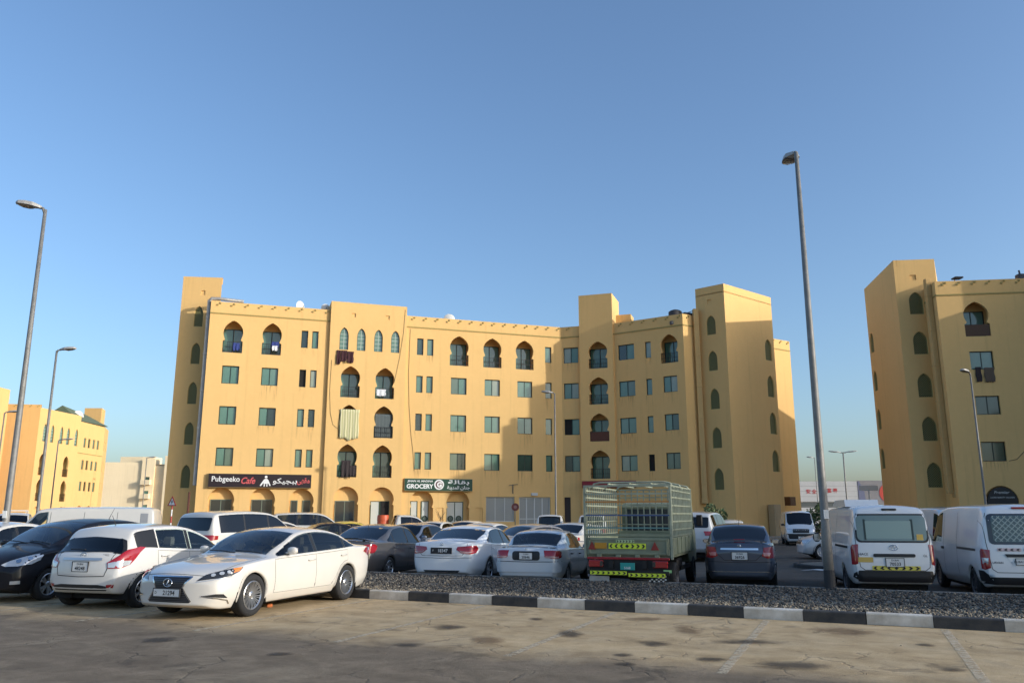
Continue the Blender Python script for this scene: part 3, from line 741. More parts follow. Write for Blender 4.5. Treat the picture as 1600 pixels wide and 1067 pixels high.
# ---------------------------------------------------------------- far left block
lb = empty('apartment_block', (-68,112,0), 0, 'distant sand yellow block with green pitched roof behind the left lamp posts', 'building', 'sand yellow apartment blocks')
E0 = Vector((-90,104.5)); E1 = Vector((-63.4,108.6)); E2 = Vector((-62.9,118.2)); E3 = Vector((-63.3,126.2)); E4 = Vector((-65.4,131.6))
HB = 16.0
facade(lb, E0, E1, ZB, HB, grid_ops(14,[3.5,6.6,9.7],.9,1.4,3.4,1.0), m=W_SAND2, pegs=True)
ops = []
for k, s in enumerate((1.1,2.8,4.9,6.5,8.5)):
    ops.append(('lancet',s,11.2,s+.75,13.6))
    if k in (0,3): ops += [('arch',s-.1,6.7,s+1.2,9.6),('arch',s-.1,3.3,s+1.2,6.2)]
    if k in (0,3): ops.append(('shop',s-.4,ZB+.01,s+1.7,2.6))
facade(lb, E1, E2, ZB, HB-.4, ops, m=W_SAND2)
ops = []
for s in (1.5,2.9,4.4,5.8):
    for z in (4.9,8.0,11.2): ops.append(('nar',s,z,s+.75,z+1.35))
ops += [('shop',1.2,ZB+.01,3.3,2.8),('shop',4.2,ZB+.01,6.3,2.8)]
facade(lb, E2, E3, ZB, HB-1.2, ops, m=W_SAND2, band=10.3)
facade(lb, E3, E4, ZB, HB-1.2, grid_ops(6,[4.9,8.0,11.2],.8,1.5,2.4,.8), m=W_SAND2)
plain(lb, 'block_walls', [tuple(E0),tuple(E1),tuple(E2),tuple(E3),tuple(E4),(-80,136),(-92,112)], ZB, 14.6, W_SAND2, True, 14.6, skip=(0,1,2,3))
gr = MB(); ox, oy = -68, 112
pr = [(-63.0,117.8),(-63.0,126.6),(-68,127.6),(-69,117.8)]
gr.add([(x-ox,y-oy,HB-1.1) for (x,y) in pr]+[(-66.0-ox,118.4-oy,HB+1.2),(-66.0-ox,125.5-oy,HB+.6)], [(0,1,5,4),(1,2,5),(2,3,4,5),(3,0,4),(0,3,2,1)])
gr.build('pitched_roof', mat('green_roof_tile', (.14,.17,.10), .8, var=.2, scale=3), lb)
plain(lb, 'roof_hut', [(-68,128.5),(-65.3,128.5),(-66.2,131.5),(-69,131.5)], 14.6, 18.1, W_SAND2, True, 18.1)
plain(lb, 'corner_tower', [(-75,100),(-66.0,100.6),(-66.2,106),(-75,106)], ZB, 17.6, W_SAND2, True, 17.6)

# ---------------------------------------------------------------- pale apartments far behind
wb_ = empty('apartment_block', (-85,188,0), 0, 'pale cream low apartments far off between the two yellow blocks', 'building')
facade(wb_, (-95,186), (-84.2,187), ZB, 13.2, [('shop',5.6,ZB+.01,8.6,2.9)], m=W_WHITE)
facade(wb_, (-84.2,186.4), (-81.4,186.6), ZB, 14.2, [('nar',.9,z,1.9,z+1.5) for z in (2.2,5.3,8.4)], m=W_WHITE, ret=(3,3))
facade(wb_, (-81.2,187.2), (-79.0,187.4), ZB, 12.8, [], m=wall_mat('tan_render', (.52,.38,.24), (.45,.33,.2)))
facade(wb_, (-78.9,186.0), (-73.0,186.3), ZB, 14.6, [('nar',s,z,s+1.1,z+1.9) for z in (1.6,4.7,7.8,10.9) for s in (1.2,3.8)], m=W_WHITE, ret=(3,3))
plain(wb_, 'block_walls', [(-95,186.2),(-73,187.6),(-73,200),(-95,200)], ZB, 12.4, W_WHITE, True)
plain(wb_, 'roof_hut', [(-90.5,189),(-83,189),(-83,194),(-90.5,194)], 12.4, 14.6, W_WHITE, True)
for k in range(3):
    for j in range(2):
        mb = MB(); z = 2.0+3.1*k; mb.cbox(1.2-1.6+j*1.6-1.2+1.9, -1.0, z-.1, 2.5+j*.2, .02, z+1.0, .05); o = mb.build('balcony_box', W_WHITE, wb_, (-84.2+85,186.4-188,0)) if j == 0 else None

# ---------------------------------------------------------------- long shopping hall far right
hall = empty('shopping_hall', (75,172,0), 0, 'long pale grey hall with red characters and a red roundel, far off between the blocks', 'building')
M_HALL = mat('hall_cladding', (.50,.49,.48), .6, var=.1, scale=.4); M_HALL2 = mat('hall_dark_cladding', (.235,.22,.225), .6, var=.15, scale=.5)
HZ = 8.3
def hall_pt(u): return (58.5+u*.998, 171.2-u*.04)
facade(hall, hall_pt(0), hall_pt(13.1), ZB, HZ, [('nar',.4,2.9,9.4,4.1,{'glass': mat('hall_glass', (.10,.11,.11), .2), 'fm': M_HALL})], m=M_HALL)
facade(hall, hall_pt(13.1), hall_pt(40), ZB, HZ+.15, [], m=M_HALL2)
plain(hall, 'block_walls', [hall_pt(0),hall_pt(40),(99,200),(58.5,200)], ZB, HZ-.4, M_HALL, True, skip=(0,))
for k in range(7):
    mb = MB(); mb.box(0,-.03,1.0+k*1.05,13.0,.0,1.05+k*1.05); mb.build('cladding_joint', mat('hall_joint', (.34,.33,.32), .7), hall, (58.5-75,171.2-172-.01,0), -.04)
mb = MB(); 
for k, ch in enumerate('安全富豪'):
    add_text(mb, ch, 1, lambda u,v: (3.0+k*1.2+(1.9 if k > 1 else 0)+u, -.06, 6.25+.18*(k > 1)+v), .02, height=.95)
mb.build('sign_lettering', mat('sign_red', (.40,.03,.035), .6), hall, (58.5-75,171.2-172,0), -.04, fix=False)['kind'] = 'stuff'
mb = MB(); mb.add([(19.2+1.75*math.cos(2*math.pi*k/28), -.06, 5.9+1.9*math.sin(2*math.pi*k/28)) for k in range(28)], [tuple(range(28))]); mb.build('roundel', mat('roundel_red', (.50,.05,.03), .6), hall, (58.5-75,171.2-172,0), -.04)
mb = MB(); mb.add([(20.0+a,-.1,6+b) for (a,b) in ((-.7,.9),(.3,1.0),(.6,.2),(.1,-.3),(.2,-1.6),(-.4,-1.7),(-.3,-.4),(.1,.2),(-.5,.4))], [tuple(range(9))]); mb.build('roundel_mark', mat('roundel_buff', (.50,.38,.25), .6), hall, (58.5-75,171.2-172,0), -.04)
mb = MB(); mb.add([(13.2+a,-.06,b) for (a,b) in ((0,2.2),(1.6,2.2),(1.4,4.2),(1.2,6.4),(.3,8.3),(0,8.3))], [tuple(range(6))]); mb.build('mural_patch', mat('mural_blue', (.13,.14,.22), .6), hall, (58.5-75,171.2-172,0), -.04)

# ---------------------------------------------------------------- unseen block added behind the camera's right shoulder to shade the right-hand bays
sb = empty('apartment_block', (62,-10,0), 0, 'unseen sand yellow block added across the lot to shade the right-hand bays', 'building')
def sbp(t, w): return Vector((SUN_X*t - SUN_Y*w, SUN_Y*t + SUN_X*w))
SB0, SB1 = sbp(46,15.0), sbp(46,58.0)
facade(sb, SB1, SB0, ZB, 14.6, grid_ops(42,[Z[f][0] for f in (3,2,1)],step=3.0), band=13.7, pegs=True)
plain(sb, 'block_walls', [tuple(SB1),tuple(SB0),tuple(sbp(58,15)),tuple(sbp(58,58))], ZB, 13.8, W_SAND, True, 13.8, skip=(0,))

# raised pavements with a kerb along the foot of the two blocks
def pavement(name, inner, w, z):
    pts = [Vector(p) for p in inner]; out = []
    for i, p in enumerate(pts):
        a = (pts[i]-pts[i-1]).normalized() if i else (pts[1]-pts[0]).normalized(); b = (pts[i+1]-pts[i]).normalized() if i < len(pts)-1 else a
        t = (a+b).normalized(); n = Vector((t.y,-t.x)); out.append(p+n*w/max(.6,n.dot(Vector((a.y,-a.x)))))
    poly = [tuple(p) for p in pts]+[tuple(p) for p in out[::-1]]
    mb = MB(); v, t = fill2d(poly); mb.add([(x,y,z) for (x,y) in v], t)
    for i in range(len(out)-1): mb.add([(out[i].x,out[i].y,z),(out[i+1].x,out[i+1].y,z),(out[i+1].x,out[i+1].y,Z_FAR-.03),(out[i].x,out[i].y,Z_FAR-.03)], [(0,1,2,3)])
    o = mb.build(name, G_PAVE, None, fix=False); o['kind'] = 'structure'
pavement('pavement', [(-30,58),tuple(A0-an*.0),tuple(C0),tuple(M0),tuple(B0),tuple(T1),tuple(T2)], 3.6, Z_FAR+.13)
pavement('pavement', [tuple(R1+Vector((-.4,2))),tuple(R1+Vector((-.3,-.2))),tuple(Q0+Vector((-.3,0))),tuple(Q1)], 2.6, Z_FAR+.13)
# ================================================================== cars
def pchip(pts):
    x = np.array([p[0] for p in pts], float); y = np.array([p[1] for p in pts], float)
    h = np.diff(x); d = np.diff(y)/h; n = len(x); m = np.zeros(n)
    for i in range(1, n-1):
        if d[i-1]*d[i] > 0:
            w1 = 2*h[i]+h[i-1]; w2 = h[i]+2*h[i-1]; m[i] = (w1+w2)/(w1/d[i-1]+w2/d[i])
    m[0] = d[0]; m[-1] = d[-1]
    def f(t):
        i = int(np.clip(np.searchsorted(x, t)-1, 0, n-2)); s = min(1, max(0, (t-x[i])/h[i]))
        return ((2*s**3-3*s**2+1)*y[i] + (s**3-2*s**2+s)*h[i]*m[i] + (-2*s**3+3*s**2)*y[i+1] + (s**3-s**2)*h[i]*m[i+1])
    return f

M_TYRE = mat('tyre_rubber', (.018,.018,.019), .85, bump=.3, bscale=90)
M_RIM = mat('alloy_rim', (.62,.63,.65), .28, .9)
M_STEEL = mat('dark_steel_wheel', (.10,.10,.11), .5, .6)
M_HUBCAP = mat('grey_hubcap', (.42,.43,.45), .35, .6)
M_BLACK = mat('black_plastic', (.016,.016,.018), .45)
M_WELL = mat('wheel_well', (.006,.006,.006), .95)
M_SEAT = mat('seat_cloth', (.17,.16,.15), .9)
M_SEATB = mat('seat_beige', (.42,.35,.27), .85)
M_CHROME = mat('chrome', (.75,.76,.78), .12, 1.0)
M_RED = mat('tail_lamp_red', (.34,.012,.018), .12, coat=1)
M_LAMP = mat('lamp_clear', (.62,.64,.66), .1, .35, coat=1)
M_LAMPD = mat('lamp_dark', (.045,.047,.05), .1, .3, coat=1)
M_AMBER = mat('lamp_amber', (.75,.22,.03), .15, coat=1)
M_PLATE = mat('plate_white', (.72,.72,.70), .5)
M_INK = mat('plate_ink', (.02,.02,.022), .6)
M_GAP = mat('panel_gap', (.008,.008,.008), .9)
G_CLEAR = glass_mat('car_glass', (.74,.82,.80))
G_MID = glass_mat('car_glass_tinted', (.28,.32,.33))
G_DARK = glass_mat('car_glass_dark', (.045,.05,.055))
M_SHEET = mat('paper', (.7,.7,.68), .8)

def paint(name, col, flake=0.0):
    return mat(name, col, .38 if not flake else .32, flake, coat=1.0, var=.06, scale=1.6)

WHEELS = {}
def wheel_meshes(Rt, tw, style):
    k = (round(Rt,3), round(tw,3), style)
    if k in WHEELS: return WHEELS[k]
    rr = Rt*.66
    t = MB(); h = tw/2
    t.lathe([(-h*.7,rr*.97),(-h,rr*1.06),(-h*1.04,Rt*.86),(-h*.88,Rt*.965),(-h*.6,Rt),(h*.6,Rt),(h*.88,Rt*.965),(h*1.04,Rt*.86),(h,rr*1.06),(h*.7,rr*.97)], 40, 'y', closed=True)
    w = MB()                                                    # outer face looks to -y
    w.lathe([(-h*.92,rr*1.04),(-h*.98,rr*.99),(-h*.8,rr*.93)], 40, 'y'); w.mi = 1; w.lathe([(-h*.8,rr*.93),(h*.5,rr*.86)], 40, 'y'); w.mi = 0
    n = {'ten':10,'five':5,'seven':7,'multi':15,'steel':8,'cap':9}[style]
    yo, yi = -h*.82, -h*.55
    if style in ('ten','five','seven','multi'):
        for i in range(n):
            a = 2*math.pi*i/n
            parts = [(-.10,.10)] if style != 'multi' else [(-.055,-.13),(.055,.13)]
            for (a0, a1) in ([(-.09,-.2),(.09,.2)] if style == 'five' else parts):
                if style in ('ten','seven'): a0 = a1 = 0
                wd = {'ten':.034,'five':.042,'seven':.05,'multi':.0125}[style]*Rt/.33
                p0 = Vector((math.cos(a+a0)*rr*.2, 0, math.sin(a+a0)*rr*.2)); p1 = Vector((math.cos(a+a1)*rr*.96, 0, math.sin(a+a1)*rr*.96))
                sd = (p1-p0).normalized().cross(Vector((0,1,0)))*wd/2
                v = [p0-sd, p0+sd, p1+sd*1.15, p1-sd*1.15]
                w.add([(q.x, yo*.86, q.z) for q in v[:2]]+[(q.x, yo*1.06, q.z) for q in v[2:]]+[(q.x, yi*.6, q.z) for q in v[:2]]+[(q.x, yi, q.z) for q in v[2:]],
                      [(0,1,2,3),(4,7,6,5),(0,4,5,1),(1,5,6,2),(2,6,7,3),(3,7,4,0)])
        w.lathe([(yi*.6,rr*.27),(yo*.9,rr*.27),(yo*1.0,rr*.2),(yo*1.04,rr*.001)], 20, 'y')
    else:
        w.lathe([(-h*.8,rr*.95),(-h*.72,rr*.8),(-h*.84,rr*.55),(-h*.7,rr*.38),(-h*.72,rr*.2),(-h*.8,rr*.001)], 40, 'y')
        for i in range(n):
            a = 2*math.pi*(i+.5)/n; c, s_ = math.cos(a), math.sin(a)
            w.mi = 1
            w.tube([(c*rr*.70, -h*.82, s_*rr*.70),(c*rr*.70, -h*.7, s_*rr*.70)], rr*(.085 if style == 'steel' else .07), 8); w.mi = 0
    d = MB(); d.lathe([(yi*.3,rr*.86),(yi*.3,rr*.001)], 24, 'y'); d.lathe([(yi*.45,rr*.62),(yi*.45,rr*.2)], 24, 'y')
    WHEELS[k] = [t, w, d, {}]
    return WHEELS[k]

def put_wheel(root, x, y, Rt, tw, style, side, steer=0.0):
    t, w, d, cache = wheel_meshes(Rt, tw, style)
    rm = M_STEEL if style == 'steel' else (M_HUBCAP if style == 'cap' else M_RIM)
    rz = (0 if side < 0 else math.pi) + steer
    if not cache:
        o = t.build('wheel', M_TYRE, root, (x,y,Rt), rz, True)
        r = w.build('rim', [rm, M_WELL], o, smooth=False); b = d.build('brake_disc', M_WELL, o)
        cache.update(t=o.data, r=r.data, d=b.data)
    else:
        o = link('wheel', cache['t'], root, (x,y,Rt), rz); link('rim', cache['r'], o); link('brake_disc', cache['d'], o)
    return o

class Car:
    """one car body lofted from its side and plan curves; local +X is forwards, x (design) runs from the front bumper"""
    def __init__(s, name, label, cat, spec, loc, heading, group='parked vehicles', res=1.0):
        s.S = spec; s.L = spec['L']; s.W = spec['W']
        s.root = empty(name, (loc[0], loc[1], loc[2] if len(loc) > 2 else 0), heading, label, cat, group)
        for k in ('top','belt','bottom','width'): setattr(s, 'f_'+k, pchip(spec[k]))
        s.tumble = spec.get('tumble', .32); s.bow = spec.get('bow', (.10,.08)); s.res = res
        s.x_f = spec['fo']; s.x_r = spec['fo']+spec['wb']
        s.body()
    # --- surface
    def sect(s, x):
        S = s.S; w = s.f_width(x); zb = s.f_bottom(x); zs = s.f_belt(x); zt = max(s.f_top(x), zs+.012)
        zs = max(zs, zb+.1); zt = max(zt, zs+.012)
        sh = S.get('shoulder', .965); gh = zt-zs
        cr = min(S.get('crown', .05), gh*.45)
        we = max(w*.35, w*sh - .045*min(1, gh/.12) - max(0, gh-cr)*s.tumble - (.10 if gh < .15 else .10*max(0, 1-(gh-.15)/.15)))
        zl = zb + min(.16, (zs-zb)*.3); zm = zb + (zs-zb)*S.get('mid', .5)
        P = [(0,zb),(w*.86,zb),(w*.965,zl),(w,zm),(w*sh,zs),(we,zt-cr),(0,zt)]
        return P, [.04,.06,.25,S.get('r_sh',.035),S.get('r_top',.07)], we, zt-cr, zs, w*sh
    def ring(s, x):
        P, rad, *_ = s.sect(x); out = [P[0]]; n = s.nseg; prev = P[0]
        for i in range(1, 6):
            a, b, c = P[i-1], P[i], P[i+1]; la = math.dist(a,b); lb = math.dist(b,c); r = min(rad[i-1], la*.45, lb*.45)
            p0 = (b[0]+(a[0]-b[0])*r/la, b[1]+(a[1]-b[1])*r/la); p1 = (b[0]+(c[0]-b[0])*r/lb, b[1]+(c[1]-b[1])*r/lb)
            for k in range(1, n[i-1]+1): out.append((prev[0]+(p0[0]-prev[0])*k/n[i-1], prev[1]+(p0[1]-prev[1])*k/n[i-1]))
            for k in range(1, 5):
                t = k/4; out.append(tuple((1-t)**2*p0[j]+2*t*(1-t)*b[j]+t*t*p1[j] for j in (0,1)))
            prev = p1
        c = P[6]
        for k in range(1, n[5]+1):                                     # crowned roof or bonnet
            t = k/n[5]; out.append((prev[0]+(c[0]-prev[0])*t, prev[1]+(c[1]-prev[1])*(1-(1-t)**2)))
        return out
    def warp(s, x, y, z):
        """bow nose and tail in plan"""
        q = (y/(s.W/2))**2
        a = max(0, 1-x/.9); b = max(0, 1-(s.L-x)/.9)
        return x + s.bow[0]*q*a*a*(1.6 if False else 1) - s.bow[1]*q*b*b
    def P3(s, x, y, z): return Vector((s.L/2 - s.warp(x,y,z), y, z))
    def body(s):
        L = s.L; r = s.res; n = int(90*r)
        s.nseg = [max(1,int(k*r)) for k in (3,3,5,5,6,7)]
        ends = [0,.004,.012,.024,.04,.06,.085,.115,.15,.19,.24,.3]
        xs = sorted(set([round(e,4) for e in ends]+[round(L-e,4) for e in ends]+[round(.3+(L-.6)*i/n,4) for i in range(n+1)]))
        rings = [s.ring(x) for x in xs]; m = len(rings[0]); full = 2*m-2
        V = []; F = []
        for x, rg in zip(xs, rings):
            for (y,z) in rg: V.append(s.P3(x,y,z))
            for (y,z) in rg[-2:0:-1]: V.append(s.P3(x,-y,z))
        for i in range(len(xs)-1):
            for k in range(full): F.append((i*full+k, i*full+(k+1)%full, (i+1)*full+(k+1)%full, (i+1)*full+k))
        for (i, x, flip) in ((0, 0, True), (len(xs)-1, L, False)):           # end caps in rings
            rg = rings[i]; zc = (min(p[1] for p in rg)+max(p[1] for p in rg))/2; last = [i*full+k for k in range(full)]
            loop = rg + [(-y,z) for (y,z) in rg[-2:0:-1]]
            for q in (.85,.7,.55,.4,.25,.1):
                o = len(V); V += [s.P3(x, y*q, zc+(z-zc)*q) for (y,z) in loop]; cur = [o+k for k in range(full)]
                for k in range(full):
                    f = (last[k], last[(k+1)%full], cur[(k+1)%full], cur[k]); F.append(f if not flip else f[::-1])
                last = cur
            F.append(tuple(last) if not flip else tuple(last[::-1]))
        s.V = V; s.F = F
        s.bvh = BVHTree.FromPolygons(V, F)
        s.holes = []                                                   # (test) -> face removed
    def cast(s, p, d):
        """point on the body hit by a ray from outside along -d"""
        h = s.bvh.ray_cast(p + d*2.5, -d, 6.0)
        if h[0] is None or (h[0]-p).length > .8:
            h = s.bvh.find_nearest(p)
        nrm = h[1]
        if nrm.dot(d) < 0: nrm = -nrm
        return h[0], nrm
    def patch(s, name, pts, m, off=.004, parent=None, cut=0.0, dens=.07, d=None, smooth=True):
        """clean-edged panel lying on the body; pts = 3d outline near the surface; cut removes the body behind it"""
        pts = [Vector(p) for p in pts]; c = sum(pts, Vector())/len(pts)
        if d is None:
            nn = Vector()
            for i in range(len(pts)): nn += (pts[i]-c).cross(pts[(i+1)%len(pts)]-c)
            d = nn.normalized()
            if d.dot(c - Vector((c.x*.55, 0, .55))) < 0: d = -d
        else: d = Vector(d).normalized()
        a = Vector((0,0,1)) if abs(d.z) < .9 else Vector((1,0,0)); ux = a.cross(d).normalized(); uy = d.cross(ux)
        lim = []                                                        # refine outline
        for i in range(len(pts)):
            p, q = pts[i], pts[(i+1)%len(pts)]; k = max(1, int((q-p).length/dens))
            lim += [p.lerp(q, t/k) for t in range(k)]
        P2 = [((p-c).dot(ux), (p-c).dot(uy)) for p in lim]
        x0, x1 = min(p[0] for p in P2), max(p[0] for p in P2); y0, y1 = min(p[1] for p in P2), max(p[1] for p in P2)
        inner = []
        gx = max(1, int((x1-x0)/dens)); gy = max(1, int((y1-y0)/dens))
        for i in range(1, gx+1):
            for j in range(1, gy+1):
                q = (x0+(x1-x0)*i/(gx+1), y0+(y1-y0)*j/(gy+1))
                if in_poly(q[0], q[1], P2) and min((q[0]-e[0])**2+(q[1]-e[1])**2 for e in P2) > (dens*.35)**2: inner.append(q)
        v2, tr = fill2d(P2, (), inner)
        mb = MB(); o = []
        for (u, w) in v2:
            h, nr = s.cast(c + ux*u + uy*w, d); o.append(h + nr*off)
        mb.add(o, [t for t in tr])
        if cut:
            sx = 1-2*cut/max(.05, x1-x0); sy = 1-2*cut/max(.05, y1-y0); mx, my = (x0+x1)/2, (y0+y1)/2
            s.holes.append((c, d, ux, uy, [(mx+(q[0]-mx)*sx, my+(q[1]-my)*sy) for q in P2]))
        ob = mb.build(name, m, parent or s.root, smooth=smooth, fix=False)
        me = ob.data                                                    # make normals face outwards
        me.update()
        if len(me.polygons) and sum(p.normal.dot(d)*p.area for p in me.polygons) < 0: me.flip_normals()
        return ob
    def ribbon(s, mb, pts, w=.008, off=.003, d=None):
        """thin strip along a line on the body, added to mb"""
        pts = [Vector(p) for p in pts]; fine = []
        for i in range(len(pts)-1):
            k = max(1, int((pts[i+1]-pts[i]).length/.05)); fine += [pts[i].lerp(pts[i+1], t/k) for t in range(k)]
        fine.append(pts[-1]); on = []
        for p in fine:
            if d is None: h = s.bvh.find_nearest(p); on.append((h[0], h[1]))
            else: on.append(s.cast(p, Vector(d)))
        V = []
        for i, (h, nr) in enumerate(on):
            t = (on[min(i+1,len(on)-1)][0]-on[max(i-1,0)][0])
            t = t.normalized() if t.length > 1e-6 else Vector((1,0,0)); sd = t.cross(nr).normalized()*w/2
            if nr.dot(h-Vector((h.x*.5,0,.5))) < 0: nr = -nr
            V += [h-sd+nr*off, h+sd+nr*off]
        mb.add(V, [(2*i,2*i+1,2*i+3,2*i+2) for i in range(len(on)-1)])
    def side(s, x, z, sg): return s.P3(x, sg*s.f_width(min(max(x,.3),s.L-.3)), z)
    def front(s, y, z): return Vector((s.L/2-.05, y, z))
    def back(s, y, z): return Vector((-s.L/2+.05, y, z))
    # --- standard pieces
    def finish(s, m, under=M_BLACK):
        """delete body faces behind glass and in the wheel arches, build the body, wheels and wells"""
        S = s.S; Rt = S['R']; Ra = S.get('Ra', Rt*1.14); keep = []; V = s.V
        tw = S.get('tw', .21); yo = S.get('track', s.W/2-.02)
        for f in s.F:
            c = sum((V[i] for i in f), Vector())/len(f); x = s.L/2-c.x
            dead = False
            for xa in (s.x_f, s.x_r):
                if abs(c.y) > s.W/2-.36 and (x-xa)**2+(c.z-Rt)**2 < Ra*Ra: dead = True
            if not dead and s.holes:
                n = None
                for (hc, d, ux, uy, P2) in s.holes:
                    e = c-hc
                    if abs(e.dot(d)) < .45:
                        if in_poly(e.dot(ux), e.dot(uy), P2):
                            if n is None: n = (V[f[1]]-V[f[0]]).cross(V[f[2]]-V[f[1]]); n.normalize()
                            if abs(n.dot(d)) > .25 and (c.dot(d) > 0 or abs(d.z) > .4): dead = True; break
            if not dead: keep.append(f)
        mb = MB(); mb.add(V, keep); ob = mb.build('body', m, s.root, smooth=True)
        for xa in (s.x_f, s.x_r):
            for sg in (-1, 1):
                arch = MB(); well = MB()
                ns = 48; a0 = -.20; pts = [(a0+(math.pi-2*a0)*k/ns) for k in range(ns+1)]; V2 = []
                for a in pts:
                    for rr_, of in ((Ra-.014,-.04),(Ra-.014,.012),(Ra+.032,.009)):
                        x, z = xa-math.cos(a)*rr_, Rt+math.sin(a)*rr_
                        z = max(z, s.f_bottom(x)+.085)
                        h, nr = s.cast(s.side(x,z,sg), Vector((0,sg,0))); V2.append(h+(nr*of if of > 0 else Vector((0,sg*of,0))))
                arch.add(V2, [(3*k+j,3*k+j+1,3*k+j+4,3*k+j+3) for k in range(ns) for j in (0,1)])
                wp = [(xa-math.cos(math.pi*k/14)*(Ra+.004), Rt+math.sin(math.pi*k/14)*(Ra+.004)) for k in range(15)]
                wp = [(wp[0][0], .16)]+wp+[(wp[-1][0], .16)]
                y1 = sg*(s.W/2-.05); y0 = sg*(s.W/2-.42)
                V3 = [(s.L/2-x, y, z) for (x,z) in wp for y in (y0,y1)]
                well.add(V3, [(2*k,2*k+1,2*k+3,2*k+2) for k in range(len(wp)-1)])
                well.add([(s.L/2-x, y0, z) for (x,z) in wp], [tuple(range(len(wp)))])
                arch.build('wheel_arch', S.get('arch_mat', m), s.root, smooth=True)
                well.build('wheel_well', M_WELL, s.root)
        ub = MB(); ub.box(-s.L/2+.35, -s.W/2+.2, .16, s.L/2-.35, s.W/2-.2, .30); ub.build('underbody', M_WELL, s.root)
        for i, xa in enumerate((s.x_f, s.x_r)):
            for sg in (-1, 1):
                put_wheel(s.root, s.L/2-xa, sg*(yo-tw/2), Rt, tw, S.get('wheel','ten'), sg, S.get('steer',0) if i == 0 else 0)
        return ob
    def dlo(s, panes, m, mt=.075, mb_=.03, name='side_window', cpil=None, sides=(-1,1), cut=.02):
        """side glass; panes = [(x0,x1)]; follows belt and roof rail; cpil = (x_bottom, x_top) slanted rear end of the last pane"""
        out = []
        for sg in sides:
            for i, (xa, xb) in enumerate(panes):
                lo = []; hi = []; k = 14
                for j in range(k+1):
                    x = xa+(xb-xa)*j/k; P, rad, we, ze, zs, ws = s.sect(x)
                    zt = ze-mt; zl = zs+mb_
                    if cpil and i == len(panes)-1:
                        f = (x-cpil[1])/(cpil[0]-cpil[1]) if x > cpil[1] else 0
                        zt = min(zt, zl+(s.sect(cpil[1])[3]-mt-zl)*(1-f)) if f > 0 else zt
                    if zt < zl+.02: continue
                    def yy(z): return ws+(we-ws)*(z-zs)/max(.01,(ze-zs))
                    lo.append(s.P3(x, sg*yy(zl), zl)); hi.append(s.P3(x, sg*yy(zt), zt))
                if i < len(panes)-1:
                    x0p, x1p = xb-.004, panes[i+1][0]+.004; q = []
                    for x in (x0p, x1p):
                        P, rad, we, ze, zs, ws = s.sect(x); zt = ze-mt; zl = zs+mb_
                        if cpil and x > cpil[1] and i == len(panes)-2: zt = min(zt, zl+(s.sect(cpil[1])[3]-mt-zl)*(1-(x-cpil[1])/(cpil[0]-cpil[1])))
                        q.append([s.P3(x, sg*(ws+(we-ws)*(z-zs)/max(.01,(ze-zs))), z) for z in (zl, zt)])
                    if q[0][1].z > q[0][0].z+.05: s.patch('pillar_trim', [q[0][0],q[1][0],q[1][1],q[0][1]], M_BLACK, .0026, d=(0,sg,.25))
                if len(lo) > 2: out.append(s.patch(name, lo+hi[::-1], m, .003, cut=cut, d=(0,sg,.25)))
        return out
    def screen(s, x0, x1, m, name='windscreen', mg=.05, cut=.02, mgx=0.0):
        """windscreen or rear window between two stations on the top profile"""
        l = []; r_ = []; k = 10
        for j in range(k+1):
            x = x0+(x1-x0)*j/k; P, rad, we, ze, zs, ws = s.sect(x); z = s.f_top(x)
            l.append(s.P3(x, we-mg, ze+.6*(z-ze))); r_.append(s.P3(x, -(we-mg), ze+.6*(z-ze)))
        mid0 = [s.P3(x0, t*(s.sect(x0)[2]-mg), s.f_top(x0)) for t in (-.5,0,.5)]; mid1 = [s.P3(x1, t*(s.sect(x1)[2]-mg), s.f_top(x1)) for t in (.5,0,-.5)]
        dx = s.f_top(x1)-s.f_top(x0)
        d = Vector((dx, 0, abs(x1-x0))) if x1 > x0 else Vector((0,0,1))
        return s.patch(name, l + mid1 + r_[::-1] + mid0, m, .003, cut=cut, d=d)
    def doors(s, cuts, m, zlo=.29, handles=True, hz=None, sides=(-1,1), arch=True, rear_arch=True, hm=None, bottom=None):
        """door skins with dark gaps; cuts = x positions front to rear"""
        S = s.S
        for sg in sides:
            for i in range(len(cuts)-1):
                xa, xb = cuts[i]+.004, cuts[i+1]-.004; top = []; k = 8; bot = []
                for j in range(k+1):
                    x = xa+(xb-xa)*j/k; z = s.sect(x)[4]-.018; top.append((x,z))
                    zb_ = zlo
                    Ra = S.get('Ra', S['R']*1.14)+.05
                    for xc in (s.x_f, s.x_r):
                        if abs(x-xc) < Ra: zb_ = max(zb_, S['R']+math.sqrt(Ra*Ra-(x-xc)**2))
                    bot.append((x, min(zb_, z-.05)))
                out = [s.side(x,z,sg) for (x,z) in bot+top[::-1]]
                g = MB(); s.ribbon(g, [*out, out[0]], .013, .0015, (0,sg,0)); 
                dn = s.patch('door', out, m, .0032, d=(0,sg,0), dens=.09)
                g.build('door_gap', M_GAP, dn)
                if handles:
                    x = xb-.16; z = (hz or (s.sect(x)[4]-.11)); h, nr = s.cast(s.side(x,z,sg), Vector((0,sg,0)))
                    hb = MB(); a = h+Vector((.085,sg*.032,0)); b = h+Vector((-.085,sg*.032,.006))
                    hb.tube([a-Vector((0,sg*.03,0)),a,a.lerp(b,.5)+Vector((0,sg*.006,0)),b,b-Vector((0,sg*.03,0))], .013, 8)
                    hb.build('door_handle', hm or m, dn, smooth=True)
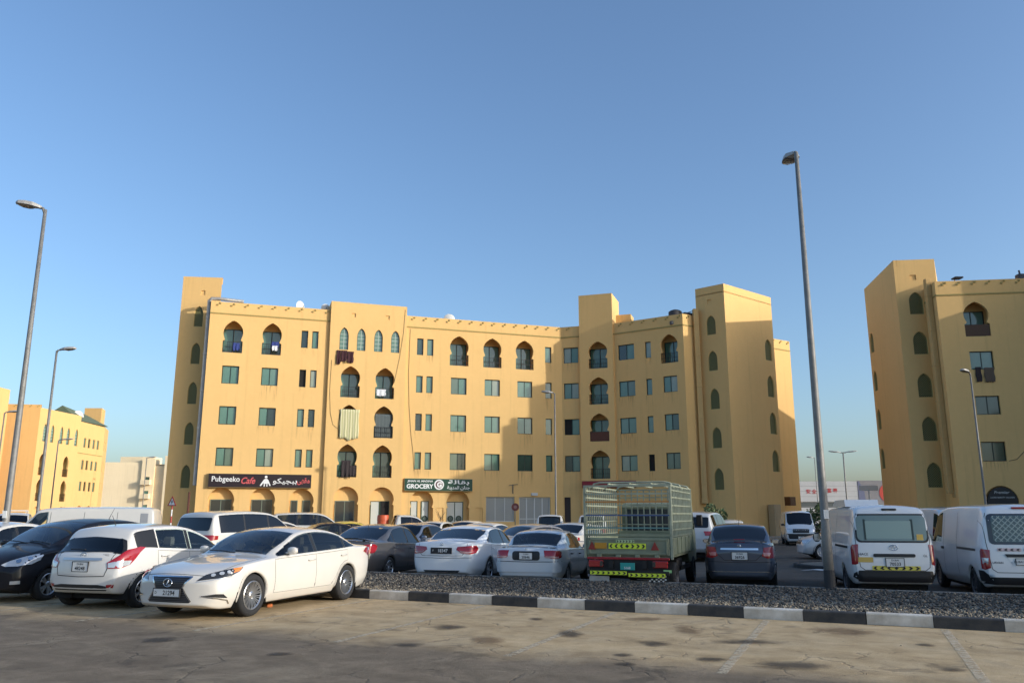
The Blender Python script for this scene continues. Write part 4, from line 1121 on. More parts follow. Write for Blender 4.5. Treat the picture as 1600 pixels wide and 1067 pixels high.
    def mirror(s, x, z, m, sides=(-1,1), size=(.10,.20,.13), glass=True):
        for sg in sides:
            P = s.sect(x); h, nr = s.cast(s.P3(x, sg*P[5], z), Vector((0,sg,0))); sx, sy, sz = size
            mb = MB(); c = h+Vector((0, sg*(sy*.62), .05)); n, k = 12, 8; V = []
            for i in range(k+1):
                t = -1+2*i/k; rr = (1-abs(t)**2.6)**.5 if abs(t) < 1 else .02
                for j in range(n):
                    a = 2*math.pi*j/n; e = .55
                    cx = math.copysign(abs(math.cos(a))**e, math.cos(a)); cz = math.copysign(abs(math.sin(a))**e, math.sin(a))
                    V.append(c+Vector((cx*sx/2*max(rr,.25), t*sy/2, cz*sz/2*max(rr,.3))))
            mb.add(V, [(i*n+j, i*n+(j+1)%n, (i+1)*n+(j+1)%n, (i+1)*n+j) for i in range(k) for j in range(n)]+[tuple(range(n)), tuple(k*n+j for j in range(n))])
            mb.bar(h-Vector((0,sg*.02,0)), c+Vector((0,-sg*sy*.3,-.03)), .05, .035)
            o = mb.build('wing_mirror', m, s.root, smooth=True)
            if glass:
                g = MB(); g.add([c+Vector((-sx/2*.96-.002, a*sy*.38, b*sz*.36)) for (a,b) in ((-1,-1),(1,-1),(1,1),(-1,1))], [(0,1,2,3)]); g.build('mirror_glass', M_CHROME, o)
    def plate(s, text, y=0, z=.45, rear=False, long=False, base=None, ink=None, small=None, size=None, name='number_plate', out=.012, dx=None):
        w, h = size or ((.52,.115) if long else (.335,.16)); d = Vector((-1 if rear else 1,0,0))
        p, nr = s.cast(Vector((-s.L/2 if rear else s.L/2, y, z)), d); x = p.x+d.x*out
        mb = MB(); mb.cbox(min(x,x-d.x*.02), y-w/2, z-h/2, max(x,x-d.x*.02), y+w/2, z+h/2, .006)
        o = mb.build(name, base or M_PLATE, s.root)
        t = MB(); sg = 1 if not rear else -1
        def place(u, v, cy=0, cz=0): return (x+d.x*.002, y+sg*(u+cy), z+v+cz)
        if long:
            add_text(t, text, .1, lambda u,v: place(u, v, .05), .02, height=h*.62)
            if small: add_text(t, small, .1, lambda u,v: place(u, v, -w*.40, .0), .01, height=h*.34)
        else:
            add_text(t, text, .1, lambda u,v: place(u, v, 0, -h*.17), .02, height=h*.40)
            if small: add_text(t, small, .1, lambda u,v: place(u, v, 0, h*.28), .01, height=h*.22)
        t.build('plate_lettering', ink or M_INK, o, fix=False)['kind'] = 'stuff'
        fr = MB()
        for (a,b,c_,e) in ((-w/2-.008,-h/2-.008,w/2+.008,-h/2),(-w/2-.008,h/2,w/2+.008,h/2+.008),(-w/2-.008,-h/2,-w/2,h/2),(w/2,-h/2,w/2+.008,h/2)):
            fr.box(min(x-d.x*.02,x+d.x*.004), y+a, z+b, max(x-d.x*.02,x+d.x*.004), y+c_, z+e)
        fr.build('plate_frame', M_BLACK, o)
        return o
    def badge(s, kind, y, z, rear, w=.13, m=None):
        """small emblem: ring plus the strokes it shows"""
        d = Vector((-1 if rear else 1,0,0)); p, nr = s.cast(Vector((-s.L/2 if rear else s.L/2, y, z)), d); x = p.x+d.x*.012
        mb = MB(); sg = -1 if rear else 1
        def Q(u, v): return (x, y+sg*u*w, z+v*w)
        def ell(cx, cy, rx, ry, r=.03): mb.tube([Q(cx+rx*math.cos(2*math.pi*k/24), cy+ry*math.sin(2*math.pi*k/24)) for k in range(25)], r*w, 6, False)
        if kind == 'L':
            ell(0,0,.5,.36,.045); mb.tube([Q(.12,.26),Q(-.17,-.19),Q(.26,-.19)], .05*w, 6)
        elif kind == 'ovals':
            ell(0,0,.5,.34,.04); ell(0,.1,.4,.14,.035); ell(0,-.02,.15,.31,.035)
        elif kind == 'H':
            ell(0,0,.42,.36,.04)
            for a in (-1,1): mb.tube([Q(a*.2,.26),Q(a*.16,-.26)], .05*w, 6)
            mb.tube([Q(-.17,0),Q(.17,0)], .05*w, 6)
        elif kind == 'bar':
            ell(0,0,.4,.38,.05); mb.bar(Q(-.5,0), Q(.5,0), .15*w, .02)
        return mb.build('badge', m or M_CHROME, s.root, smooth=True)
    def cabin(s, xs_front, xs_rear, zf=.55, seat=M_SEAT, dash=None, wheel_side=1, sy=.36, rear=True, h=.66):
        """dark tub, seats, dashboard and steering wheel behind the glass"""
        t = MB(); z1 = zf-.02
        L2 = s.L/2; xa, xb = (dash or xs_front-.75)-.35, xs_rear+.55
        t.box(L2-xb, -s.W/2+.14, .30, L2-xa, s.W/2-.14, z1); t.build('cabin_floor', M_WELL, s.root)
        def seat_mb(x, y, w):
            b = MB(); c = L2-x
            b.cbox(c-.28, y-w/2, zf-.08, c+.28, y+w/2, zf+.06, .05)
            bk = []
            for (z, xo, hw) in ((zf,-.24,w/2),(zf+h*.35,-.31,w/2),(zf+h*.7,-.37,w*.46),(zf+h*.74,-.38,w*.40)):
                bk.append((z,c+xo,hw))
            V = []
            for (z,x_,hw) in bk: V += [(x_-.06,y-hw,z),(x_+.06,y-hw*.9,z),(x_+.06,y+hw*.9,z),(x_-.06,y+hw,z)]
            b.add(V, [(4*i+j,4*i+(j+1)%4,4*i+4+(j+1)%4,4*i+4+j) for i in range(3) for j in range(4)]+[(0,1,2,3),(12,13,14,15)])
            return b
        for y in (-sy, sy):
            b = seat_mb(xs_front, y, .48); c = L2-xs_front
            b.cbox(c-.46, y-.12, zf+h*.76, c-.36, y+.12, zf+h*.76+.18, .04); b.build('front_seat', seat, s.root, smooth=False)
        if rear:
            b = seat_mb(xs_rear, 0, 1.2); b.build('rear_seat', seat, s.root)
        d = MB(); xd = L2-(dash or xs_front-.75); zs = s.f_belt(L2-xd)
        d.prism([(xd+.30,zs-.02),(xd+.1,zs+.02),(xd-.12,zs-.02),(xd-.2,zs-.16),(xd-.1,.45),(xd+.3,.45)], -s.W/2+.16, s.W/2-.16); d.build('dashboard', M_BLACK, s.root)
        w = MB(); c = Vector((xd-.32, wheel_side*sy, zs-.02)); n = Vector((-.9,0,.42))
        u = Vector((0,1,0)); v = n.cross(u).normalized()
        w.tube([c+(u*math.cos(2*math.pi*k/20)+v*math.sin(2*math.pi*k/20))*.18 for k in range(21)], .016, 6, False)
        w.bar(c-u*.17, c+u*.17, .03); w.build('steering_wheel', M_BLACK, s.root)
def white_saloon(loc, heading):
    """large white saloon with spindle grille, nose towards the camera"""
    S = dict(L=4.91, W=1.83, R=.335, Ra=.375, wb=2.82, fo=.95, tw=.23, wheel='multi', tumble=.40, crown=.055, bow=(.26,.16), mid=.52, steer=0,
        top=[(0,.60),(.03,.665),(.10,.72),(.25,.775),(.6,.85),(1.0,.90),(1.38,.945),(1.50,.985),(1.8,1.145),(2.1,1.30),(2.32,1.385),(2.6,1.435),(2.9,1.45),(3.2,1.435),(3.5,1.385),(3.8,1.29),(4.1,1.17),(4.3,1.095),(4.45,1.06),(4.7,1.045),(4.83,1.03),(4.89,.98),(4.91,.86)],
        belt=[(0,.55),(.05,.60),(.25,.70),(.6,.795),(1.2,.87),(1.6,.895),(2.5,.925),(3.4,.955),(4.1,.985),(4.5,.99),(4.8,.97),(4.91,.82)],
        bottom=[(0,.24),(.1,.20),(.3,.17),(.7,.165),(2.5,.185),(4.2,.19),(4.7,.24),(4.91,.34)],
        width=[(0,.70),(.02,.755),(.07,.80),(.2,.85),(.5,.893),(1.0,.91),(2.5,.915),(3.8,.91),(4.3,.895),(4.65,.85),(4.83,.79),(4.89,.74),(4.91,.68)])
    S['top'] = [(x, z if z < .97 else .97+(z-.97)*.90) for (x,z) in S['top']]
    c = Car('saloon_car', 'cream white saloon with large black hourglass grille, nearest car in the parking bay', 'car', S, loc, heading, res=1.25)
    W = paint('paint_pearl_white', (.68,.64,.58))
    c.dlo([(1.62,2.66),(2.74,3.66),(3.70,4.10)], G_MID, mt=.042, mb_=.022, cpil=(4.14,3.55))
    c.screen(1.50,2.30, G_CLEAR); c.screen(3.60,4.30, G_MID, 'rear_window')
    c.doors([1.50,2.70,3.78], W, zlo=.33)
    c.mirror(1.86, .955, W)
    F = c.front
    # grille: spindle outline with bars
    half = [(.40,.665),(.30,.56),(.27,.50),(.33,.41),(.42,.295),(.39,.275)]
    out = [F(y,z) for (y,z) in half]+[F(-y,z) for (y,z) in half[::-1]]
    g = c.patch('grille', out, mat('grille_black', (.012,.012,.014), .35), .004, d=(1,0,.1))
    bars = MB()
    for k in range(13):
        z = .298+k*.0275
        hw = np.interp(z, [.275,.295,.41,.50,.56,.665], [.39,.42,.33,.27,.30,.40])-.014
        c.ribbon(bars, [F(-hw+2*hw*j/10, z) for j in range(11)], .009, .012, (1,0,.05))
    bars.build('grille_bar', mat('grille_bar', (.10,.10,.115), .3, .6), g)['kind'] = 'stuff'
    fr = MB()
    for sg in (-1,1): c.ribbon(fr, [F(sg*y,z) for (y,z) in half[:5]], .022, .008, (1,0,.1))
    c.ribbon(fr, [F(-.40+.8*j/10,.668) for j in range(11)], .026, .008, (1,0,.1))
    fr.build('grille_surround', M_CHROME, g)
    c.badge('L', 0, .575, False, .17)
    c.plate('21294', z=.425, long=True, small='D', out=.03)
    for sg in (-1,1):
        def H(pts): return [c.P3(x, sg*y, z) for (x,y,z) in pts]
        hl = c.patch('headlight', H([(.02,.47,.60),(.10,.58,.70),(.22,.70,.745),(.50,.84,.785),(.66,.885,.80),(.55,.885,.735),(.36,.85,.67),(.18,.76,.63)]), M_LAMPD, .006, d=(.78,sg*.6,.25), dens=.05)
        for (x,y,z,r_) in ((.16,.66,.68,.036),(.26,.745,.70,.04),(.36,.81,.72,.032)):
            p, n = c.cast(c.P3(x,sg*y,z), Vector((.78,sg*.6,.2)))
            lm = MB(); u = n.cross(Vector((0,0,1))).normalized(); v = u.cross(n)
            lm.add([p+n*.014+(u*math.cos(2*math.pi*k/14)+v*math.sin(2*math.pi*k/14))*r_ for k in range(14)], [tuple(range(14))]); lm.build('lamp_lens', M_LAMP, hl)
        am = c.patch('indicator', H([(.44,.84,.775),(.63,.885,.795),(.56,.885,.74),(.42,.85,.715)]), M_AMBER, .009, hl, d=(.6,sg*.8,.1), dens=.05)
        st = MB(); c.ribbon(st, H([(.02,.47,.585),(.12,.66,.61),(.25,.78,.635),(.38,.85,.66)]), .016, .008, (.8,sg*.6,.1)); st.build('lamp_strip', M_LAMP, hl)
        fog = c.patch('fog_lamp_recess', H([(.05,.58,.385),(.16,.72,.41),(.24,.80,.405),(.29,.845,.34),(.20,.79,.35)]), M_BLACK, .005, d=(.8,sg*.6,0), dens=.05)
        ch = MB(); c.ribbon(ch, H([(.04,.56,.38),(.17,.74,.345),(.29,.835,.31),(.31,.85,.25)]), .018, .012, (.8,sg*.6,0)); ch.build('fog_lamp_trim', M_CHROME, fog)
        def T(pts): return [c.P3(x, sg*y, z) for (x,y,z) in pts]
        c.patch('tail_light', T([(4.45,.88,.90),(4.62,.86,.97),(4.84,.74,.96),(4.91,.50,.93),(4.91,.50,.86),(4.88,.70,.80),(4.76,.82,.80),(4.62,.87,.86)]), M_RED, .006, d=(-.75,sg*.65,.1), dens=.06)
        fl = MB(); c.ribbon(fl, [c.side(4.10+.17*x_, .79+.16*z_, sg) for (x_,z_) in ((0,0),(1,0),(1,1),(0,1),(0,0))], .007, .003, (0,sg,0)); 
        if sg < 0: fl.build('fuel_flap_line', M_GAP, c.root)
        hd = MB(); c.ribbon(hd, [c.P3(x, sg*(c.sect(x)[2]+.03), c.sect(x)[3]) for x in np.linspace(.16,1.40,14)], .009, .003, (0,0,1)); hd.build('bonnet_line', M_GAP, c.root)
        sill = MB(); c.ribbon(sill, [c.side(x,.235,sg) for x in np.linspace(1.4,3.3,20)], .03, .006, (0,sg,0)); sill.build('sill_trim', W, c.root)
    hd = MB(); c.ribbon(hd, [Vector((c.L/2-c.warp(.075,y,.69), y, .70)) for y in np.linspace(-.55,.55,14)], .009, .003, (.4,0,1)); hd.build('bonnet_line', M_GAP, c.root)
    wp = MB()
    for (y0,y1) in ((.62,.02),(.05,-.55)):
        wp.tube([c.P3(1.47,y0,.975), c.P3(1.50,(y0+y1)/2,1.0), c.P3(1.52,y1,1.01)], .011, 6)
    wp.build('wiper', M_BLACK, c.root)
    c.plate('21294', z=.70, rear=True, long=True)
    c.cabin(2.45, 3.45, .55, M_SEATB, dash=1.75)
    c.finish(W)
    return c
# ------------------------------------------------------------------ shared trim
def sedan_spec(L, W, H, wb, fo, Rt, nose=.60, hood=.90, cowl=1.30, r0=2.25, r1=3.1, deck=4.0, dz=1.02, belt=.88, tail=.82, bow=(.16,.12), **k):
    b0 = cowl+.12; n = 4
    top = [(0,nose),(.03,nose+.065),(.12,nose+.13),(.45,hood-.085),(cowl*.72,hood-.02),(cowl,hood+.03),(b0,hood+.075)]
    for i in range(1, n): t = i/n; top.append((b0+(r0-.2-b0)*t, hood+.075+(H-.10-hood-.075)*t))
    top += [(r0-.2,H-.10),(r0,H-.045),((r0+r1)/2,H),(r1,H-.03),(r1+.25,H-.105)]
    for i in range(1, n): t = i/n; top.append((r1+.25+(deck-.12-r1-.25)*t, H-.105+(dz+.06-H+.105)*t))
    top += [(deck-.12,dz+.06),(deck,dz+.02),((deck+L)/2,dz+.005),(L-.12,dz),(L-.04,dz-.05),(L,tail)]
    S = dict(L=L, W=W, wb=wb, fo=fo, R=Rt, bow=bow, top=top, tumble=.36,
        belt=[(0,nose-.05),(.08,nose+.03),(.45,hood-.13),(cowl,belt-.02),(r0,belt+.02),(r1,belt+.05),(deck,dz-.055),(L-.12,dz-.06),(L,tail-.06)],
        bottom=[(0,.26),(.12,.21),(.6,.18),(L-.8,.20),(L-.2,.25),(L,.33)],
        width=[(0,W*.40),(.03,W*.435),(.12,W*.465),(.4,W*.488),(1.0,W*.497),(L/2,W*.5),(L-.9,W*.496),(L-.35,W*.475),(L-.12,W*.452),(L-.04,W*.43),(L,W*.40)])
    S.update(k); return S

def sticker(c, name, pts, m, off=.008, d=(-1,0,0), dens=.06, parent=None): return c.patch(name, pts, m, off, parent, d=d, dens=dens)
def rr(y0, z0, y1, z1, r=.03):
    """rounded rectangle outline in (y,z)"""
    o = []
    for (cy,cz,a0) in ((y1-r,z1-r,0),(y0+r,z1-r,90),(y0+r,z0+r,180),(y1-r,z0+r,270)):
        for k in range(4): a = R(a0+30*k); o.append((cy+r*math.cos(a), cz+r*math.sin(a)))
    return o
def line_on(c, name, pts, w, m, off=.003, d=None, parent=None):
    mb = MB(); c.ribbon(mb, pts, w, off, d); return mb.build(name, m, parent or c.root)
def tail_pair(c, pts, m=None, d=(-.8,.55,.05), name='tail_light', dens=.045, off=.011):
    out = []
    for sg in (1,-1): out.append(c.patch(name, [c.P3(x, sg*y, z) for (x,y,z) in pts], m or M_RED, off, d=(d[0], sg*d[1], d[2]), dens=dens))
    return out
def lamp_insets(c, lamps, pts, m, name='lamp_inset', d=(-.8,.55,.05), off=.015):
    for sg, l in zip((1,-1), lamps): c.patch(name, [c.P3(x, sg*y, z) for (x,y,z) in pts], m, off, l, d=(d[0], sg*d[1], d[2]), dens=.06)
def boot(c, hw, z1, z0, m_gap=M_GAP, hw2=None):
    """boot-lid outline on the tail"""
    hw2 = hw2 or hw*.9
    line_on(c, 'boot_line', [c.back(-hw,z1),c.back(-hw*1.0,(z0+z1)/2),c.back(-hw2,z0),c.back(0,z0-.01),c.back(hw2,z0),c.back(hw,(z0+z1)/2),c.back(hw,z1)], .010, m_gap, .003, (-1,0,0))
def bumper_line(c, z, w=.84): 
    line_on(c, 'bumper_line', [c.back(-c.W/2*w,z),c.back(0,z-.015),c.back(c.W/2*w,z)], .010, M_GAP, .003, (-1,0,0))
def spoiler(c, x, z, hw, m, h=.05, dep=.14):
    mb = MB(); n = 12; V = []
    for i in range(n+1):
        y = -hw+2*hw*i/n; e = (abs(y)/hw)**3; zz = z-h*1.1*e; xx = c.L/2-x-.06*(-(y/hw)**2)
        V += [(xx,y,zz),(xx-dep,y,zz+.012),(xx-dep,y,zz-.012),(xx,y,zz-.03)]
    mb.add(V, [(4*i+j,4*i+(j+1)%4,4*i+4+(j+1)%4,4*i+4+j) for i in range(n) for j in range(4)]+[(0,1,2,3),(4*n,4*n+1,4*n+2,4*n+3)])
    for sg in (-1,1): mb.box(c.L/2-x-dep*.7, sg*hw*.8-.02, z-h*1.6-.03, c.L/2-x-.02, sg*hw*.8+.02, z-h*.4)
    return mb.build('spoiler', m, c.root, smooth=False)
def aerial(c, x, y=0, l=.25):
    mb = MB(); z = c.f_top(x); mb.tube([(c.L/2-x,y,z-.01),(c.L/2-x-l*.5,y,z+l*.8)], [.008,.004], 6); mb.build('aerial', M_BLACK, c.root)
def chevrons(c, name, y0, y1, z0, z1, n, base, dark, mid=True, rear=True, inward=False):
    """reflective strip with arrow marks"""
    p = c.patch(name, [c.back(y,z) for (y,z) in rr(y0,z0,y1,z1,.012)], base, .008, d=(-1,0,0), dens=.08)
    w = (y1-y0)/n; h = z1-z0
    x = c.cast(c.back((y0+y1)/2,(z0+z1)/2), Vector((-1,0,0)))[0].x-.011
    for k in range(n):
        cy = y0+w*(k+.5); cz = (z0+z1)/2; sg = 1 if cy > (y0+y1)/2 else -1
        if inward: sg = inward
        xx = c.cast(c.back(cy,cz), Vector((-1,0,0)))[0].x-.0125
        if mid and abs(cy-(y0+y1)/2) < w*.3: sh = [(0,.4*h),(.3*w,0),(0,-.4*h),(-.3*w,0)]
        else: sh = [(-sg*.3*w,.38*h),(sg*.05*w,.38*h),(sg*.38*w,0),(sg*.05*w,-.38*h),(-sg*.3*w,-.38*h),(0,0)]
        mb = MB(); mb.add([(xx,cy+a,cz+b) for (a,b) in sh], [tuple(range(len(sh)))]); mb.build('arrow_mark', dark, p)
    return p

# ------------------------------------------------------------------ white hatchback beside the saloon (tail towards us)
def white_hatch(loc, hd):
    S = dict(L=3.95, W=1.70, wb=2.51, fo=.78, R=.295, tw=.19, wheel='seven', bow=(.2,.10), tumble=.30, crown=.05, shoulder=.95, mid=.55,
        top=[(0,.58),(.03,.66),(.12,.74),(.4,.86),(.72,.95),(.95,1.01),(1.3,1.19),(1.65,1.36),(1.95,1.455),(2.4,1.51),(2.9,1.505),(3.25,1.475),(3.42,1.45),(3.48,1.425),(3.58,1.31),(3.70,1.13),(3.78,1.02),(3.86,.95),(3.91,.88),(3.94,.74),(3.95,.62)],
        belt=[(0,.55),(.1,.64),(.5,.80),(1.0,.90),(2,.94),(2.8,.985),(3.3,1.01),(3.6,.99),(3.8,.93),(3.9,.83),(3.95,.58)],
        bottom=[(0,.24),(.2,.19),(.7,.17),(3.2,.20),(3.6,.25),(3.85,.28),(3.95,.36)],
        width=[(0,.66),(.05,.74),(.3,.81),(.8,.845),(2,.85),(3.0,.85),(3.4,.84),(3.65,.81),(3.82,.775),(3.91,.745),(3.95,.70)])
    S['top'] = [(x, z if z < 1.0 else 1.0+(z-1.0)*.90) for (x,z) in S['top']]
    c = Car('hatchback_car', 'white hatchback with large red wraparound tail lamp, beside the cream saloon', 'car', S, loc, hd, res=1.15)
    W = paint('paint_white', (.70,.665,.615))
    c.dlo([(1.15,2.06),(2.14,2.94)], G_CLEAR, mt=.05)
    c.dlo([(2.97,3.50)], M_BLACK, mt=.04, name='quarter_panel', cut=0)
    c.screen(.98,1.72, G_CLEAR)
    rw = [(-.68,1.03),(-.63,1.18),(-.55,1.33),(0,1.355),(.55,1.33),(.63,1.18),(.68,1.03),(0,.995)]
    for sg in (-1,1): c.patch('window_surround', [c.back(sg*y,z) for (y,z) in ((.52,1.345),(.64,1.31),(.735,1.06),(.74,1.0),(.55,1.0))], M_BLACK, .007, d=(-1,0,.45), dens=.04)
    c.patch('rear_window', [c.back(y,z) for (y,z) in rw], G_DARK, .012, cut=0, d=(-1,0,.45))
    c.doors([1.02,2.10,2.98], W, zlo=.30)
    c.mirror(1.22, .97, W)
    l = tail_pair(c, [(3.30,.80,1.05),(3.45,.80,1.06),(3.70,.74,1.01),(3.84,.69,.92),(3.92,.52,.80),(3.92,.54,.70),(3.86,.72,.70),(3.70,.80,.76),(3.58,.82,.86),(3.46,.82,.97)], d=(-.62,.78,.1))
    lamp_insets(c, l, [(3.92,.54,.79),(3.85,.69,.83),(3.66,.80,.83),(3.72,.80,.76),(3.87,.70,.715),(3.92,.55,.715)], M_LAMP, d=(-.62,.78,.1))
    g = c.patch('plate_recess', [c.back(y,z) for (y,z) in ((-.40,.86),(.40,.86),(.34,.60),(-.34,.60))], W, .005, d=(-1,0,0))
    bar = MB(); c.ribbon(bar, [c.back(y,.855) for y in np.linspace(-.42,.42,9)], .045, .022, (-1,0,0)); bar.build('tailgate_handle', mat('silver_trim', (.5,.5,.52), .3, .8), c.root)
    c.badge('ovals', 0, .925, True, .13); c.plate('48248', z=.73, rear=True, small='DUBAI')
    line_on(c, 'tailgate_gap', [c.back(-.60,.98),c.back(-.56,.75),c.back(-.50,.575),c.back(0,.56),c.back(.50,.575),c.back(.56,.75),c.back(.60,.98)], .012, M_GAP, .003, (-1,0,0))
    c.patch('lower_bumper', [c.back(y,z) for (y,z) in ((-.62,.40),(-.40,.43),(.40,.43),(.62,.40),(.55,.33),(-.55,.33))], M_BLACK, .006, d=(-1,0,0))
    for sg in (-1,1): c.patch('reflector', [c.back(sg*y,z) for (y,z) in ((.56,.43),(.70,.44),(.68,.38),(.58,.38))], M_RED, .010, d=(-1,sg*.3,0))
    t = MB(); add_text(t, 'YARIS', .05, lambda u,v: (c.cast(c.back(-.45,.93),Vector((-1,0,0)))[0].x-.012, -.45-u, .93+v), .01, width=.13); t.build('badge_lettering', M_CHROME, c.root, fix=False)['kind'] = 'stuff'
    aerial(c, 3.2, 0, .22)
    wp = MB(); wp.tube([c.cast(c.back(.42,1.09),Vector((-1,0,.45)))[0]+Vector((-.02,0,0)), c.cast(c.back(.05,1.07),Vector((-1,0,.45)))[0]+Vector((-.03,0,0))], .012, 6); wp.build('wiper', M_BLACK, c.root)
    for sg in (-1,1): c.patch('headlight', [c.P3(x,sg*y,z) for (x,y,z) in ((.05,.55,.62),(.2,.7,.72),(.5,.8,.82),(.4,.82,.72),(.2,.76,.62))], M_LAMP, .006, d=(.7,sg*.7,.1))
    c.cabin(1.75, 2.65, .52, M_SEAT, dash=1.12)
    c.finish(W); return c

# ------------------------------------------------------------------ black hatchback at the left edge (nose towards us)
def black_hatch(loc, hd):
    S = dict(L=4.25, W=1.70, wb=2.60, fo=.84, R=.305, tw=.19, wheel='five', bow=(.26,.1), tumble=.28, crown=.05, shoulder=.955,
        top=[(0,.60),(.03,.69),(.12,.78),(.4,.91),(.7,.985),(.9,1.03),(1.0,1.07),(1.35,1.245),(1.7,1.41),(2.0,1.495),(2.5,1.54),(3.0,1.53),(3.5,1.47),(3.75,1.41),(3.95,1.2),(4.1,1.02),(4.2,.92),(4.25,.70)],
        belt=[(0,.56),(.1,.68),(.5,.86),(1.0,.94),(2,.97),(3,1.0),(3.8,1.0),(4.15,.9),(4.25,.66)],
        bottom=[(0,.25),(.2,.20),(.7,.18),(3.4,.2),(4.0,.28),(4.25,.36)],
        width=[(0,.66),(.05,.74),(.25,.80),(.7,.84),(2,.85),(3.4,.845),(3.9,.81),(4.15,.76),(4.25,.70)])
    c = Car('hatchback_car', 'black hatchback with pale almond headlamp, nose out at the left edge of the bays', 'car', S, loc, hd, res=1.1)
    K = mat('paint_black', (.008,.008,.012), .5, spec=.2, coat=.45)
    c.dlo([(1.2,2.12),(2.2,3.08),(3.14,3.62)], G_MID, mt=.05)
    c.screen(1.02,1.86, G_CLEAR); c.screen(3.72,4.06, G_MID, 'rear_window')
    c.doors([1.05,2.16,3.10], K, zlo=.31); c.mirror(1.28, 1.0, K)
    for sg in (-1,1):
        hl = c.patch('headlight', [c.P3(x,sg*y,z) for (x,y,z) in ((.05,.40,.69),(.12,.50,.76),(.28,.66,.84),(.52,.80,.90),(.62,.82,.87),(.52,.83,.78),(.32,.79,.70),(.14,.66,.655),(.06,.48,.655))], M_LAMP, .006, d=(.75,sg*.62,.3), dens=.05)
        for (x,y,z,r_) in ((.22,.62,.745,.05),(.38,.73,.79,.045)):
            p, n = c.cast(c.P3(x,sg*y,z), Vector((.75,sg*.62,.25))); lm = MB(); u = n.cross(Vector((0,0,1))).normalized(); v = u.cross(n)
            lm.add([p+n*.014+(u*math.cos(2*math.pi*k/14)+v*math.sin(2*math.pi*k/14))*r_ for k in range(14)], [tuple(range(14))]); lm.build('lamp_lens', M_CHROME, hl)
        fg = c.patch('fog_lamp', [c.P3(x,sg*y,z) for (x,y,z) in ((.10,.58,.40),(.2,.70,.41),(.2,.70,.35),(.10,.58,.34))], M_LAMP, .008, d=(.8,sg*.6,0), dens=.05)
        line_on(c, 'bonnet_line', [c.P3(x, sg*(c.sect(x)[2]+.03), c.sect(x)[3]) for x in np.linspace(.2,.98,10)], .009, M_GAP, .003, (0,0,1))
    g = c.patch('grille', [c.front(y,z) for (y,z) in ((-.36,.68),(.36,.68),(.30,.57),(-.30,.57))], M_BLACK, .006, d=(1,0,0))
    line_on(c, 'grille_bar', [c.front(y,.625) for y in np.linspace(-.33,.33,7)], .02, M_CHROME, .014, (1,0,0), g); c.badge('bar', 0, .63, False, .12)
    c.patch('lower_intake', [c.front(y,z) for (y,z) in ((-.45,.42),(.45,.42),(.38,.28),(-.38,.28))], M_BLACK, .006, d=(1,0,0))
    c.plate('63917', z=.47, small='DUBAI')
    wp = MB()
    for (y0,y1) in ((.6,.02),(.05,-.5)): wp.tube([c.P3(.98,y0,1.06), c.P3(1.02,(y0+y1)/2,1.095), c.P3(1.04,y1,1.11)], .011, 6)
    wp.build('wiper', M_BLACK, c.root)
    aerial(c, 3.1, .0, .3); tail_pair(c, [(4.0,.78,1.05),(4.12,.72,1.0),(4.2,.68,.85),(4.15,.72,.78),(4.02,.79,.85)])
    tail = c.plate('63917', z=.75, rear=True)
    c.cabin(1.85, 2.8, .56, M_SEAT, dash=1.15); c.finish(K); return c

# ------------------------------------------------------------------ row behind the median, tails towards us
def grey_saloon(loc, hd):
    S = sedan_spec(4.81,1.80,1.49,2.72,.95,.315, nose=.62, hood=.93, cowl=1.28, r0=2.2, r1=3.1, deck=4.12, dz=1.07, belt=.90, wheel='ten')
    c = Car('saloon_car', 'dark grey saloon with black boot spoiler, just behind the cream saloon', 'car', S, loc, hd)
    G = paint('paint_grey', (.115,.11,.11), .4)
    c.dlo([(1.46,2.45),(2.53,3.35),(3.39,3.75)], G_DARK, mt=.055, cpil=(3.82,3.3)); c.screen(1.42,2.1, G_MID); c.screen(3.32,4.02, G_MID, 'rear_window')
    c.doors([1.35,2.49,3.5], G, zlo=.31); c.mirror(1.6,.94,G)
    l = tail_pair(c, [(4.48,.87,.93),(4.62,.85,.985),(4.78,.66,.97),(4.81,.52,.95),(4.81,.50,.80),(4.76,.70,.74),(4.62,.84,.76),(4.54,.87,.84)])
    lamp_insets(c, l, [(4.81,.55,.90),(4.74,.74,.91),(4.74,.74,.84),(4.81,.55,.84)], M_LAMP)
    boot(c, .60, 1.0, .70); bumper_line(c, .66); spoiler(c, 4.56, 1.135, .70, M_BLACK)
    c.plate('71846', z=.84, rear=True, small='DUBAI'); c.patch('lower_bumper', [c.back(y,z) for (y,z) in ((-.6,.46),(.6,.46),(.55,.36),(-.55,.36))], M_BLACK, .004, d=(-1,0,0))
    aerial(c, 3.3, 0, .12); c.cabin(2.25,3.15,.55,dash=1.55); c.finish(G); return c

